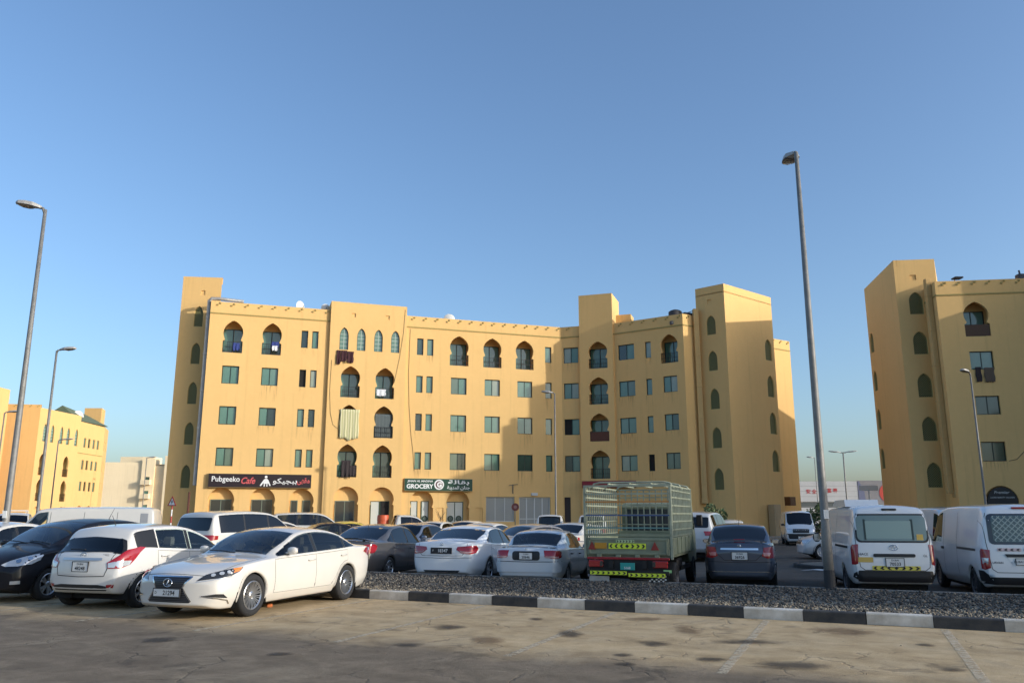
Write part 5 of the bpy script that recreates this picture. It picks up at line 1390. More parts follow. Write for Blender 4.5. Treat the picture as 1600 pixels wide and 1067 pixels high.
def silver_white_saloon(loc, hd):
    S = sedan_spec(4.93,1.85,1.475,2.80,.98,.325, nose=.64, hood=.92, cowl=1.32, r0=2.3, r1=3.2, deck=4.22, dz=1.09, belt=.92, tail=.88, wheel='seven', shoulder=.955)
    c = Car('saloon_car', 'white saloon in shade with a black plate, left of the pale blue saloon', 'car', S, loc, hd)
    W = paint('paint_white_b', (.86,.86,.85))
    c.dlo([(1.50,2.5),(2.58,3.45),(3.49,3.80)], G_DARK, mt=.055, cpil=(3.9,3.4)); c.screen(1.45,2.2, G_MID); c.screen(3.42,4.12, G_DARK, 'rear_window')
    c.doors([1.4,2.54,3.62], W, zlo=.32); c.mirror(1.65,.96,W)
    l = tail_pair(c, [(4.60,.87,.92),(4.70,.85,.985),(4.88,.66,.97),(4.93,.44,.955),(4.93,.40,.885),(4.91,.52,.80),(4.86,.72,.77),(4.74,.84,.80),(4.66,.87,.86)])
    lamp_insets(c, l, [(4.93,.48,.86),(4.88,.66,.83),(4.76,.82,.84),(4.88,.66,.79),(4.92,.52,.81)], mat('tail_lamp_pink', (.5,.28,.28), .15, coat=1))
    boot(c, .66, 1.03, .74, hw2=.55); bumper_line(c, .69)
    c.patch('plate_recess', [c.back(y,z) for (y,z) in ((-.40,.945),(.40,.945),(.46,.74),(-.46,.74))], W, .004, d=(-1,0,0))
    c.plate('18347', z=.86, rear=True, long=True, small='F', size=(.56,.135), base=M_INK, ink=M_PLATE); c.badge('H', 0, 1.015, True, .10)
    c.patch('lower_bumper', [c.back(y,z) for (y,z) in ((-.5,.38),(.5,.38),(.45,.33),(-.45,.33))], M_BLACK, .004, d=(-1,0,0))
    c.cabin(2.35,3.3,.55,dash=1.6); c.finish(W); return c

def pale_blue_saloon(loc, hd):
    S = sedan_spec(4.45,1.70,1.39,2.62,.86,.29, nose=.56, hood=.83, cowl=1.18, r0=2.05, r1=2.95, deck=3.78, dz=.99, belt=.85, tail=.84, wheel='cap', bow=(.16,.06))
    c = Car('saloon_car', 'pale blue older saloon with square red lamps, left of the caged truck', 'car', S, loc, hd)
    B = paint('paint_pale_blue', (.58,.635,.68), .12)
    c.dlo([(1.34,2.25),(2.32,3.2)], G_MID, mt=.05, cpil=(3.45,3.0)); c.screen(1.3,1.96, G_MID); c.screen(3.14,3.70, G_CLEAR, 'rear_window')
    c.doors([1.24,2.28,3.28], B, zlo=.29, hm=M_BLACK); c.mirror(1.45,.88,B)
    l = tail_pair(c, [(4.30,.80,.905),(4.42,.60,.915),(4.44,.44,.915),(4.44,.45,.775),(4.42,.60,.735),(4.32,.79,.735),(4.22,.82,.76),(4.22,.82,.87)], d=(-.92,.35,0))
    lamp_insets(c, l, [(4.44,.47,.79),(4.41,.62,.785),(4.33,.76,.78),(4.33,.76,.74),(4.41,.62,.745),(4.44,.47,.75)], mat('tail_lamp_pink', (.5,.28,.28), .15, coat=1), d=(-.92,.35,0))
    c.patch('garnish', [c.back(y,z) for (y,z) in rr(-.34,.69,.34,.90,.06)], M_BLACK, .006, d=(-1,0,0))
    c.plate('20646', z=.79, rear=True, small='DUBAI', size=(.32,.15), out=.02); c.badge('H', 0, .945, True, .08)
    line_on(c, 'bumper_line', [c.back(-.80,.665),c.back(0,.655),c.back(.80,.665)], .014, M_GAP, .003, (-1,0,0))
    c.patch('bumper', [c.back(y,z) for (y,z) in rr(-.78,.42,.78,.64,.05)], B, .030, d=(-1,0,0), dens=.08)
    line_on(c, 'side_moulding', [c.side(x,.52,-1) for x in np.linspace(1.2,3.2,16)], .05, B, .012, (0,-1,0))
    spoiler(c, 4.20, 1.03, .66, B, h=.035, dep=.12); c.cabin(2.1,3.0,.5,dash=1.4); c.finish(B); return c

def slate_saloon(loc, hd):
    S = sedan_spec(4.47,1.70,1.54,2.60,.88,.30, nose=.62, hood=.97, cowl=1.12, r0=1.95, r1=2.95, deck=3.86, dz=1.10, belt=.95, tail=.90, wheel='five', bow=(.18,.10), tumble=.30)
    c = Car('saloon_car', 'dark slate blue saloon with a chrome boot strip, right of the caged truck', 'car', S, loc, hd)
    B = paint('paint_slate', (.075,.09,.125), .35)
    c.dlo([(1.30,2.15),(2.23,3.1),(3.14,3.5)], G_DARK, mt=.05, cpil=(3.6,3.1)); c.screen(1.25,1.86, G_MID); c.screen(3.12,3.80, G_DARK, 'rear_window')
    c.doors([1.2,2.19,3.2], B, zlo=.31); c.mirror(1.42,1.0,B)
    l = tail_pair(c, [(4.16,.80,.96),(4.30,.76,1.01),(4.44,.56,.99),(4.47,.50,.80),(4.42,.60,.745),(4.30,.76,.755),(4.22,.81,.85)], d=(-.85,.5,.05))
    lamp_insets(c, l, [(4.45,.53,.88),(4.38,.68,.87),(4.40,.64,.80),(4.46,.54,.80)], mat('tail_lamp_pale', (.6,.2,.2), .15, coat=1), d=(-.85,.5,.05))
    boot(c, .54, 1.04, .70, hw2=.36); bumper_line(c, .665)
    line_on(c, 'chrome_strip', [c.back(y,.955) for y in np.linspace(-.43,.43,9)], .045, M_CHROME, .016, (-1,0,0))
    c.plate('36926', z=.80, rear=True, small='DUBAI', size=(.36,.17), out=.014); c.badge('bar', 0, 1.03, True, .09)
    line_on(c, 'bumper_trim', [c.back(y,.44) for y in np.linspace(-.72,.72,9)], .022, M_CHROME, .012, (-1,0,0))
    spoiler(c, 4.22, 1.155, .64, B, h=.03, dep=.12)
    hb = MB(); hb.cbox(-c.L/2+.62,-.13,1.13,-c.L/2+.70,.13,1.17,.01); hb.build('brake_light', M_RED, c.root)
    aerial(c, 2.9, 0, .14); c.cabin(2.0,2.95,.56,dash=1.3); c.finish(B); return c

# ------------------------------------------------------------------ vans
def van_spec(L=4.84, W=1.70, H=1.98, wb=2.57, fo=1.12, **k):
    S = dict(L=L, W=W, wb=wb, fo=fo, R=.32, Ra=.375, tw=.20, wheel='steel', bow=(.14,.04), tumble=.10, crown=.05, shoulder=.985, r_sh=.02, r_top=.12, mid=.5,
        top=[(0,.70),(.02,.88),(.08,1.0),(.22,1.10),(.36,1.20),(.62,1.50),(.88,1.76),(1.02,H-.11),(1.2,H-.06),(1.7,H-.015),(2.6,H),(L-.7,H-.01),(L-.3,H-.03),(L-.16,H-.08),(L-.10,H-.2),(L-.05,1.3),(L-.015,1.0),(L,.75)],
        belt=[(0,.64),(.06,.86),(.25,1.02),(.6,1.08),(L-.3,1.10),(L-.1,1.10),(L-.02,.94),(L,.66)],
        bottom=[(0,.30),(.1,.24),(.6,.22),(L-.6,.26),(L-.1,.32),(L,.40)],
        width=[(0,W*.42),(.04,W*.45),(.15,W*.475),(.5,W*.495),(1,W*.5),(L-.5,W*.5),(L-.15,W*.49),(L-.06,W*.475),(L,W*.45)])
    S.update(k); return S

def hatch_van(name, label, loc, hd, W, kind):
    c = Car(name, label, 'van', van_spec(**({} if kind == 'a' else dict(L=4.70, H=1.99, wb=2.94, fo=.86))), loc, hd, res=1.1)
    L = c.L
    c.screen(.38,.98, G_DARK)
    c.dlo([(.55,1.45)], G_DARK, mt=.10, mb_=.02)
    BB = [c.back(y,z) for (y,z) in ((-.80,.36),(-.80,.52),(-.72,.585),(.72,.585),(.80,.52),(.80,.36))]
    if kind == 'a':
        rw = rr(-.70,1.20,.70,1.74,.09); c.patch('window_rubber', [c.back(y,z) for (y,z) in rr(-.735,1.165,.735,1.775,.10)], M_BLACK, .004, d=(-1,0,.05), dens=.1)
        gl = c.patch('rear_window', [c.back(y,z) for (y,z) in rw], mat('rear_glass_pale', (.16,.22,.20), .05, spec=.9), .009, d=(-1,0,.05), dens=.1)
        x = -L/2
        fm = MB()
        for (y0,z0,y1,z1) in ((-.44,1.22,-.40,1.66),(.52,1.22,.56,1.66),(-.44,1.62,.56,1.66)): fm.add([c.cast(c.back(a,b),Vector((-1,0,.05)))[0]+Vector((-.012,0,0)) for (a,b) in ((y0,z0),(y1,z0),(y1,z1),(y0,z1))], [(0,1,2,3)])
        fm.build('inner_frame', mat('frame_dark_green', (.03,.05,.045), .4), gl)['kind'] = 'stuff'
        sticker(c, 'window_panel', [c.back(y,z) for (y,z) in ((-.40,1.25),(.52,1.25),(.52,1.62),(-.40,1.62))], mat('pale_green_panel', (.30,.40,.36), .3), .010, (-1,0,.05), .1, gl)
        sticker(c, 'window_sticker', [c.back(y,z) for (y,z) in ((-.62,1.22),(-.49,1.22),(-.49,1.34),(-.62,1.34))], mat('sticker_amber', (.75,.48,.10), .5), .013, (-1,0,.05), .1, gl)
        tail_pair(c, [(L-.04,.70,1.13),(L-.10,.80,1.12),(L-.14,.845,1.05),(L-.12,.84,.70),(L-.03,.78,.70),(L-.02,.72,.72)], d=(-.85,.5,0))
        c.patch('handle_garnish', [c.back(y,z) for (y,z) in rr(-.42,.865,.42,.935,.03)], M_BLACK, .02, d=(-1,0,0))
        c.patch('plate_recess', [c.back(y,z) for (y,z) in ((-.42,.86),(.42,.86),(.42,.66),(-.42,.66))], W, .004, d=(-1,0,0))
        c.plate('70533', z=.755, rear=True, small='DUBAI', size=(.36,.17), out=.02); c.badge('ovals', 0, 1.065, True, .17)
        sticker(c, 'yellow_sticker', [c.back(y,z) for (y,z) in ((.43,.86),(.75,.86),(.75,.755),(.43,.755))], mat('sticker_gold', (.62,.42,.10), .5))
        chevrons(c, 'reflective_strip', -.50, .46, .595, .685, 7, mat('strip_yellow', (.72,.62,.10), .4), M_INK)
        c.patch('rear_bumper', BB, M_BLACK, .02, d=(-1,0,0))
        t = MB()
        for (s_, y, z, w) in (('HIACE',.62,.925,.2),('GL',-.62,.90,.08)): add_text(t, s_, .05, lambda u,v: (c.cast(c.back(y,z),Vector((-1,0,0)))[0].x-.012, y-u, z+v), .01, width=w)
        t.build('badge_lettering', M_STEEL, c.root, fix=False)['kind'] = 'stuff'
        hb = MB(); hb.cbox(-L/2+.10,-.15,1.845,-L/2+.16,.15,1.885,.012); hb.build('brake_light', M_BLACK, c.root)
        rb_ = MB(); rb_.prism([(L/2-3.9,1.93),(L/2-3.82,2.09),(L/2-2.6,2.09),(L/2-2.2,1.96)], .02, .74); rb_.build('roof_unit', W, c.root)
    else:
        c.patch('window_rubber', [c.back(y,z) for (y,z) in rr(-.685,1.15,.685,1.775,.09)], mat('dark_blue_glass', (.012,.014,.028), .08, spec=.8), .005, d=(-1,0,.05), dens=.1)
        gl = c.patch('rear_window', [c.back(y,z) for (y,z) in rr(-.60,1.20,.60,1.74,.06)], mat('rear_glass_mesh', (.05,.085,.08), .06, spec=.9), .009, d=(-1,0,.05), dens=.1)
        gm_ = MB(); st = .115
        for sg in (-1,1):
            for k in range(-14,15):
                seg = [(k*st+sg*(z-1.47), z) for z in np.linspace(1.215,1.725,40)]; seg = [q for q in seg if abs(q[0]) < .585]
                if len(seg) > 2: gm_.bar(c.cast(c.back(*seg[0]),Vector((-1,0,.05)))[0]+Vector((-.016,0,0)), c.cast(c.back(*seg[-1]),Vector((-1,0,.05)))[0]+Vector((-.016,0,0)), .016, .006, (1,0,0))
        gm_.build('window_mesh', mat('mesh_steel', (.36,.42,.40), .5, .3), gl)['kind'] = 'stuff'
        l = tail_pair(c, [(L-.06,.68,1.04),(L-.14,.82,1.06),(L-.18,.845,1.0),(L-.16,.845,.66),(L-.06,.80,.64),(L-.03,.70,.68)], d=(-.85,.5,0))
        lamp_insets(c, l, [(L-.05,.72,.88),(L-.12,.82,.88),(L-.10,.82,.76),(L-.04,.74,.76)], M_LAMP, d=(-.85,.5,0))
        for sg in (-1,1): c.patch('bumper_corner', [c.P3(x,sg*y,z) for (x,y,z) in ((L-.03,.70,.52),(L-.12,.80,.62),(L-.38,.85,.62),(L-.38,.85,.40),(L-.06,.76,.40))], M_BLACK, .012, d=(-.62,sg*.78,0))
        c.patch('rear_bumper', [c.back(y,z) for (y,z) in ((-.78,.36),(-.74,.50),(.74,.50),(.78,.36))], M_BLACK, .02, d=(-1,0,0))
        for (y0,y1,iv) in ((.12,.56,1),(-.56,-.12,-1)): chevrons(c, 'reflective_strip', y0, y1, 1.015, 1.08, 4, mat('strip_pink', (.68,.52,.50), .4), M_INK, False, True, iv)
        c.badge('bar', 0, 1.05, True, .16); c.patch('handle_garnish', [c.back(y,z) for (y,z) in ((-.44,.96),(.44,.96),(.40,.90),(-.40,.90))], M_BLACK, .02, d=(-1,0,0))
        c.patch('plate_recess', [c.back(y,z) for (y,z) in ((-.40,.89),(.40,.89),(.30,.72),(-.30,.72))], W, .004, d=(-1,0,0))
        c.plate('64182', z=.81, rear=True, small='DUBAI', long=True, size=(.50,.12), out=.014)
        hb = MB(); hb.cbox(-L/2+.11,-.18,1.87,-L/2+.17,.18,1.91,.012); hb.build('brake_light', M_RED, c.root)
        t = MB(); add_text(t, 'URVAN', .05, lambda u,v: (c.cast(c.back(.58,.79),Vector((-1,0,0)))[0].x-.012, .58-u, .79+v), .01, width=.2); t.build('badge_lettering', M_STEEL, c.root, fix=False)['kind'] = 'stuff'
    line_on(c, 'tailgate_gap', [c.back(-.76,1.84),c.back(-.745,1.2),c.back(-.69,.66),c.back(-.60,.592),c.back(.60,.592),c.back(.69,.66),c.back(.745,1.2),c.back(.76,1.84)], .012, M_GAP, .003, (-1,0,0))
    for sg in (-1,1):
        for (xa,xb) in ((.78,1.62),(1.62,2.75)):
            line_on(c, 'door_gap', [c.side(xa,.45 if xa > 1 else .8,sg),c.side(xa,1.75,sg)], .012, M_GAP, .003, (0,sg,0)); line_on(c, 'door_gap', [c.side(xb,.45,sg),c.side(xb,1.80,sg)], .012, M_GAP, .003, (0,sg,0))
        line_on(c, 'slide_rail', [c.side(x,1.05 if kind == 'a' else 1.02,sg) for x in np.linspace(2.75,L-.5,12)], .05, M_BLACK if kind == 'b' else M_GAP, .006, (0,sg,0))
        for (xa,xb) in ((1.72,2.70),(2.85,L-.42)):
            s4 = [(xa,1.16),(xb,1.16),(xb,1.72),(xa,1.72),(xa,1.16)]; line_on(c, 'panel_pressing', [c.side(x,z,sg) for (x,z) in s4], .018, W, .007, (0,sg,0))
        h, nr = c.cast(c.side(1.52,.98,sg), Vector((0,sg,0))); mb = MB(); mb.cbox(h.x-.10,h.y-.02,h.z-.03,h.x+.10,h.y+.02,h.z+.03,.01); mb.build('door_handle', M_BLACK, c.root)
        c.patch('headlight', [c.P3(x,sg*y,z) for (x,y,z) in ((.02,.50,.90),(.10,.70,.96),(.3,.82,.98),(.28,.83,.80),(.06,.66,.76),(.02,.5,.78))], M_LAMP, .006, d=(.8,sg*.6,0))
    c.mirror(.62,1.12,M_BLACK,size=(.12,.2,.24))
    c.patch('grille', [c.front(y,z) for (y,z) in ((-.45,.92),(.45,.92),(.40,.76),(-.40,.76))], M_BLACK, .008, d=(1,0,0)); c.patch('front_bumper', [c.front(y,z) for (y,z) in ((-.74,.64),(.74,.64),(.70,.38),(-.70,.38))], W, .008, d=(1,0,0))
    c.finish(W); return c

# ------------------------------------------------------------------ caged pickup truck
def cage_truck(loc, hd):
    root = empty('cage_truck', (loc[0],loc[1],loc[2]), hd, 'olive green light truck with a barred cage round its bed and yellow arrow strips', 'truck')
    G = mat('truck_green', (.25,.28,.185), .55, col2=(.17,.185,.125), scale=2.5, bump=.1); GB = mat('cage_green', (.36,.39,.29), .5, col2=(.24,.25,.18), scale=3)
    K = mat('truck_black', (.012,.011,.011), .6); RD = mat('truck_red', (.30,.015,.02), .45); Y = mat('strip_lime', (.68,.80,.05), .4)
    # x forward; tail at x = 0
    BL, W, zf, zt = 3.3, 1.98, .86, 1.24
    b = MB(); b.box(0.03,-W/2+.03,zf-.05,BL,W/2-.03,zf); b.build('bed_floor', G, root)
    def panel(name, x0, y0, x1, y1, ribs):
        mb = MB(); mb.cbox(x0,y0,zf,x1,y1,zt,.012)
        return mb.build(name, G, root)
    tg = panel('tailgate', -.035,-W/2+.05,.02,W/2-.05,0)
    for (z0,z1,y0,y1) in ((zf+.02,zf+.06,-W/2+.09,W/2-.09),(zt-.06,zt-.02,-W/2+.09,W/2-.09)):
        mb = MB(); mb.cbox(-.05,y0,z0,-.03,y1,z1,.006); mb.build('tailgate_rib', G, tg)
    for y in (-W/2+.09, W/2-.13):
        mb = MB(); mb.cbox(-.05,y,zf+.02,-.03,y+.04,zt-.02,.006); mb.build('tailgate_rib', G, tg)
    for k in range(4):
        mb = MB(); y = -.66+.44*k; mb.cbox(-.05,y-.06,zf-.05,-.02,y+.06,zf+.015,.01); mb.build('hinge', G, tg)
    for sg in (-1,1):
        mb = MB(); y0, y1 = sorted((sg*(W/2-.03), sg*(W/2+.01))); mb.cbox(.02,y0,zf,BL,y1,zt,.012); sp = mb.build('side_panel', G, root)
        for k in range(6):
            q = MB(); x = .1+k*(BL-.2)/5; ya, yb = sorted((sg*(W/2), sg*(W/2+.035))); q.cbox(x-.03,ya,zf+.02,x+.03,yb,zt,.006); q.build('panel_rib', G, sp)
        # post at the tail corner
        q = MB(); q.box(-.02,sg*(W/2)-.025,zf-.08,.05,sg*(W/2)+.025,2.42); q.build('corner_post', GB, root)
        q = MB(); q.box(BL-.05,sg*(W/2)-.025,zf,BL,sg*(W/2)+.025,2.42); q.build('corner_post', GB, root)
    zc = [1.28,1.42,1.60,1.78,1.96,2.14,2.30]
    # side cages: verticals and horizontals, each bar its own piece
    for sg in (-1,1):
        for k in range(15): mb = MB(); x = .2+k*(BL-.3)/14; mb.bar((x,sg*W/2,zt),(x,sg*W/2,2.40),.03,.03); mb.build('cage_bar', GB, root)
        for z in zc+[2.40]: mb = MB(); mb.bar((0.02,sg*(W/2-.012),z),(BL,sg*(W/2-.012),z),.03,.032); mb.build('cage_bar', GB, root)
    # tail frame: open upper part with few rails
    for z, m, w in ((1.30,G,.05),(1.46,mat('rail_teal', (.10,.22,.22), .5),.03),(1.74,mat('rail_blue', (.05,.09,.22), .5),.03),(2.04,mat('rail_orange', (.45,.20,.05), .5),.035),(2.22,GB,.04),(2.40,GB,.045)):
        mb = MB(); mb.bar((0,-W/2,z),(0,W/2,z),w,w); mb.build('cage_bar', m, root)
    # front of bed: headboard cage
    for k in range(12): mb = MB(); y = -W/2+.1+k*(W-.2)/11; mb.bar((BL-.02,y,zt-.3),(BL-.02,y,2.40),.028,.028); mb.build('cage_bar', GB, root)
    for z in (1.5,1.75,2.0,2.2,2.4): mb = MB(); mb.bar((BL-.02,-W/2,z),(BL-.02,W/2,z),.03,.03); mb.build('cage_bar', GB, root)
    mb = MB(); mb.cbox(BL-.05,-W/2+.05,zf,BL,W/2-.05,zt+.1,.01); mb.build('headboard', G, root)
    # roof hoops
    for x in (.6,1.9,BL-.05):
        mb = MB(); mb.tube([(x,-W/2,2.36),(x,-W/2+.08,2.47),(x,-W/2+.22,2.50),(x,W/2-.22,2.50),(x,W/2-.08,2.47),(x,W/2,2.36)], .022, 8); mb.build('roof_hoop', GB, root, smooth=True)
    for y in (-.5,.0,.5): mb = MB(); mb.bar((.3,y,2.46),(BL,y,2.46),.026,.026); mb.build('roof_rail', GB, root)
    # cab
    cb = MB(); x0, x1 = BL+.08, BL+1.62; hw = .86
    prof = [(x0,.75),(x0,1.95),(x0+.12,2.05),(x0+.85,2.08),(x0+1.08,2.02),(x0+1.45,1.32),(x1,1.18),(x1,.55),(x0+.2,.55)]
    cb.prism(prof, -hw, hw); cab = cb.build('cab', G, root)
    for (y) in (-hw-.004, hw+.004):
        q = MB(); q.add([(x0+a,y,z) for (a,z) in ((.18,1.40),(.18,1.90),(.85,1.92),(1.10,1.86),(1.34,1.36))], [(0,1,2,3,4)]); q.build('side_window', G_DARK, cab)
        q = MB(); sg = 1 if y > 0 else -1; q.cbox(x0+1.2, min(y+sg*.08,y+sg*.24), 1.45, x0+1.3, max(y+sg*.08,y+sg*.24), 1.75, .02); q.bar((x0+1.25,y,1.5),(x0+1.25,y+sg*.1,1.52),.02); q.build('wing_mirror', K, cab)
    q = MB(); q.box(x0-.006,-hw+.15,1.35,x0-.002,hw-.15,1.9); q.build('rear_window', mat('cab_glass', (.03,.045,.06), .05, spec=.9), cab)
    q = MB(); q.add([(x0+1.10+.02,-hw+.06,2.0),(x0+1.10+.02,hw-.06,2.0),(x0+1.46,hw-.06,1.34),(x0+1.46,-hw+.06,1.34)], [(0,1,2,3)]); q.build('windscreen', G_DARK, cab)
    # chassis, lamps, bumper bars
    for sg in (-1,1): q = MB(); q.box(-.1,sg*.38-.05,.58,BL+1.2,sg*.38+.05,.74); q.build('chassis_rail', K, root)
    q = MB(); q.cbox(-.06,-W/2+.05,.765,-.01,W/2-.05,.815,.01); q.build('red_bar', RD, root)
    q = MB(); q.box(-.03,-W/2+.1,.52,.0,W/2-.1,.76); q.build('rear_crossmember', K, root)
    for sg in (-1,1):
        y0, y1 = sorted((sg*.56, sg*.90)); q = MB(); q.cbox(-.10,y0,.60,-.035,y1,.745,.015); l = q.build('tail_light', M_RED, root)
        y0, y1 = sorted((sg*.56, sg*.63)); q = MB(); q.cbox(-.105,y0,.615,-.098,y1,.73,.002); q.build('lamp_inset', M_LAMPD, l)
        # black bar under the lamps and mudflaps
    q = MB(); q.cbox(-.10,-W/2+.06,.44,-.04,W/2-.06,.53,.012); q.build('bumper_bar', K, root)
    def strip(parent, y0, y1, z0, z1, x, n, m, one=None):
        q = MB(); q.box(x-.004,y0,z0,x,y1,z1); s = q.build('reflective_strip', m, parent); w = (y1-y0)/n
        for k in range(n):
            cy = y0+w*(k+.5); cz = (z0+z1)/2; h = z1-z0; sg = one or (1 if cy > (y0+y1)/2 else -1)
            sh = [(-sg*.30*w,.36*h),(sg*.06*w,.36*h),(sg*.36*w,0),(sg*.06*w,-.36*h),(-sg*.30*w,-.36*h),(0,0)]
            if one is None and abs(cy-(y0+y1)/2) < w*.3: sh = [(0,.4*h),(.36*w,0),(0,-.4*h),(-.36*w,0)]
            a = MB(); a.add([(x-.0065,cy+p,cz+r_) for (p,r_) in sh], [tuple(range(len(sh)))]); a.build('arrow_mark', M_INK, s)
    strip(root, .02,.86,.435,.515,-.105,7,Y,-1); strip(root, -.84,-.02,.40,.48,-.105,7,Y,-1)
    strip(tg, -.42,.43,1.0,1.12,-.053,7,Y); strip(tg, -.16,.26,1.135,1.195,-.053,6,mat('strip_pale_lime', (.45,.55,.30), .5),-1)
    for y in (.82,-.62): q = MB(); q.prism([(y-.09,.98),(y+.09,.98),(y,1.16)], -.06, -.045, axis='x'); q.build('warning_triangle', mat('triangle_red', (.26,.03,.02), .4), tg)
    q = MB(); q.cbox(-.06,.48,1.0,-.045,.76,1.13,.004); q.build('amber_plate', mat('amber_plate', (.50,.24,.02), .45), tg)
    q = MB(); q.cbox(-.125,-.17,.545,-.105,.16,.70,.004); np_ = q.build('number_plate', mat('plate_teal', (.03,.30,.27), .45), root)
    t = MB(); add_text(t, '5168', .08, lambda u,v: (-.128,-u,.59+v), .02, height=.055); t.build('plate_lettering', M_PLATE, np_, fix=False)['kind'] = 'stuff'
    q = MB(); q.box(-.03,.44,.10,-.02,.90,.40); q.build('mudflap', mat('mudflap_white', (.45,.44,.41), .8, var=.3), root)
    q = MB(); q.box(-.03,-.90,.12,-.02,-.46,.40); q.build('mudflap', K, root)
    chk = MB()
    for i in range(8):
        for j in range(4):
            if (i+j) % 2 == 0 and j < 1+i*.5: chk.box(-.034,-.50-i*.05,.30+j*.035,-.031,-.46-i*.05,.33+j*.035)
    chk.build('checker_mark', M_PLATE, root)['kind'] = 'stuff'
    q = MB(); q.box(-.09,-.98,.50,-.085,-.80,.56); q.build('green_reflector', mat('refl_green', (.35,.60,.25), .4), root)
    # side guard and wheels
    for sg in (-1,1):
        q = MB(); q.box(1.9,sg*.9-.02,.45,BL,sg*.9+.02,.55); q.build('side_guard', K, root)
        put_wheel(root, .95, sg*.82, .34, .22, 'steel', sg); put_wheel(root, BL+.95, sg*.78, .34, .2, 'steel', sg)
    q = MB(); q.lathe([(-.75,.06),(.75,.06)], 12, 'y', (.95,0,.34)); q.build('axle', K, root)
    q = MB(); q.cbox(1.7,-.85,.42,2.4,-.4,.72,.04); q.build('fuel_tank', K, root)
    return root

# ------------------------------------------------------------------ plainer vehicles further back
def simple_car(name, label, loc, hd, col, kind='saloon', res=.55, glass=None, group='parked vehicles', cat='car', flake=0.0, plate=None, pname=None, cabin=True):
    P = paint(pname or 'paint_%d_%d_%d' % tuple(int(q*255) for q in col), col, flake); g = glass or G_DARK
    if kind == 'saloon': S = sedan_spec(4.55,1.76,1.46,2.65,.92,.31, nose=.60, hood=.90, cowl=1.25, r0=2.15, r1=3.05, deck=3.92, dz=1.04, wheel='cap')
    elif kind == 'suv':
        S = dict(L=4.95, W=1.95, wb=2.85, fo=.9, R=.38, tw=.25, wheel='five', bow=(.18,.06), tumble=.22, crown=.05, shoulder=.965,
            top=[(0,.85),(.03,.98),(.1,1.08),(.5,1.15),(1.1,1.20),(1.3,1.24),(1.6,1.45),(1.9,1.66),(2.1,1.77),(2.5,1.86),(3.2,1.89),(4.2,1.86),(4.6,1.82),(4.72,1.74),(4.82,1.45),(4.88,1.25),(4.92,1.1),(4.95,.9)],
            belt=[(0,.8),(.1,.98),(.5,1.08),(1.2,1.13),(4,1.18),(4.8,1.16),(4.9,1.0),(4.95,.8)],
            bottom=[(0,.40),(.2,.30),(.6,.28),(4.2,.3),(4.8,.36),(4.95,.48)],
            width=[(0,.8),(.05,.87),(.3,.94),(1,.97),(4.2,.97),(4.7,.93),(4.88,.88),(4.95,.8)])
    elif kind == 'pickup':
        S = dict(L=5.1, W=1.76, wb=3.05, fo=.88, R=.36, tw=.22, wheel='steel', bow=(.14,.02), tumble=.25, crown=.05, shoulder=.97,
            top=[(0,.80),(.03,.92),(.1,1.0),(.5,1.07),(1.1,1.12),(1.25,1.16),(1.5,1.36),(1.75,1.58),(1.95,1.69),(2.3,1.755),(2.75,1.76),(2.86,1.73),(2.93,1.60),(3.0,1.2),(3.03,1.12),(4.0,1.11),(5.0,1.11),(5.07,1.06),(5.1,.9)],
            belt=[(0,.75),(.1,.92),(.5,1.0),(1.2,1.05),(3,1.08),(5,1.08),(5.1,.8)],
            bottom=[(0,.42),(.2,.34),(4.6,.36),(5.1,.55)], width=[(0,.72),(.05,.78),(.3,.85),(1,.88),(4.9,.88),(5.06,.86),(5.1,.82)])
    elif kind == 'van': S = van_spec(H=2.0)
    elif kind == 'highvan': S = van_spec(L=5.3, W=1.9, H=2.25, wb=3.1)
    elif kind == 'hatch':
        S = dict(L=4.0, W=1.70, wb=2.5, fo=.8, R=.30, wheel='cap', bow=(.2,.1), tumble=.28,
            top=[(0,.58),(.03,.68),(.12,.76),(.5,.9),(.9,.98),(1.3,1.18),(1.7,1.4),(2.1,1.49),(2.6,1.52),(3.2,1.48),(3.5,1.42),(3.75,1.15),(3.9,.98),(4.0,.7)],
            belt=[(0,.55),(.1,.66),(.6,.84),(1,.92),(3,.98),(3.8,.94),(4,.66)], bottom=[(0,.25),(.3,.2),(3.3,.2),(4,.36)], width=[(0,.66),(.06,.75),(.4,.82),(1,.85),(3.2,.845),(3.8,.78),(4,.7)])
    c = Car(name, label, cat, S, loc, hd, group, res); L = c.L
    w0 = {'saloon':(1.39,2.05),'suv':(1.32,2.02),'pickup':(1.27,1.88),'van':(.38,.98),'highvan':(.38,.98),'hatch':(.93,1.8)}[kind]
    c.screen(*w0, g)
    panes = {'saloon':[(1.45,2.35),(2.43,3.5)],'suv':[(1.5,2.45),(2.52,3.5),(3.56,4.55)],'pickup':[(1.4,2.16),(2.22,2.74)],'van':[(.55,1.45)],'highvan':[(.55,1.45)],'hatch':[(1.1,2.0),(2.08,3.3)]}[kind]
    c.dlo(panes, g, mt=.06 if kind not in ('van','highvan') else .12, cpil=(3.7,3.2) if kind == 'saloon' else None)
    if kind == 'saloon': c.screen(3.25,3.82, g, 'rear_window')
    elif kind == 'pickup': c.patch('rear_window', [Vector((L/2-2.95,y,z)) for (y,z) in ((-.58,1.22),(.58,1.22),(.52,1.62),(-.52,1.62))], g, .004, d=(-1,0,.1), cut=.02); 
    else:
        zb_, zt_ = {'suv':(1.28,1.70),'van':(1.2,1.74),'highvan':(1.25,1.9),'hatch':(1.05,1.38)}[kind]; hw = .72 if kind != 'hatch' else .6
        c.patch('rear_window', [c.back(y,z) for (y,z) in rr(-hw,zb_,hw,zt_,.07)], g, .005, d=(-1,0,.2), dens=.1)
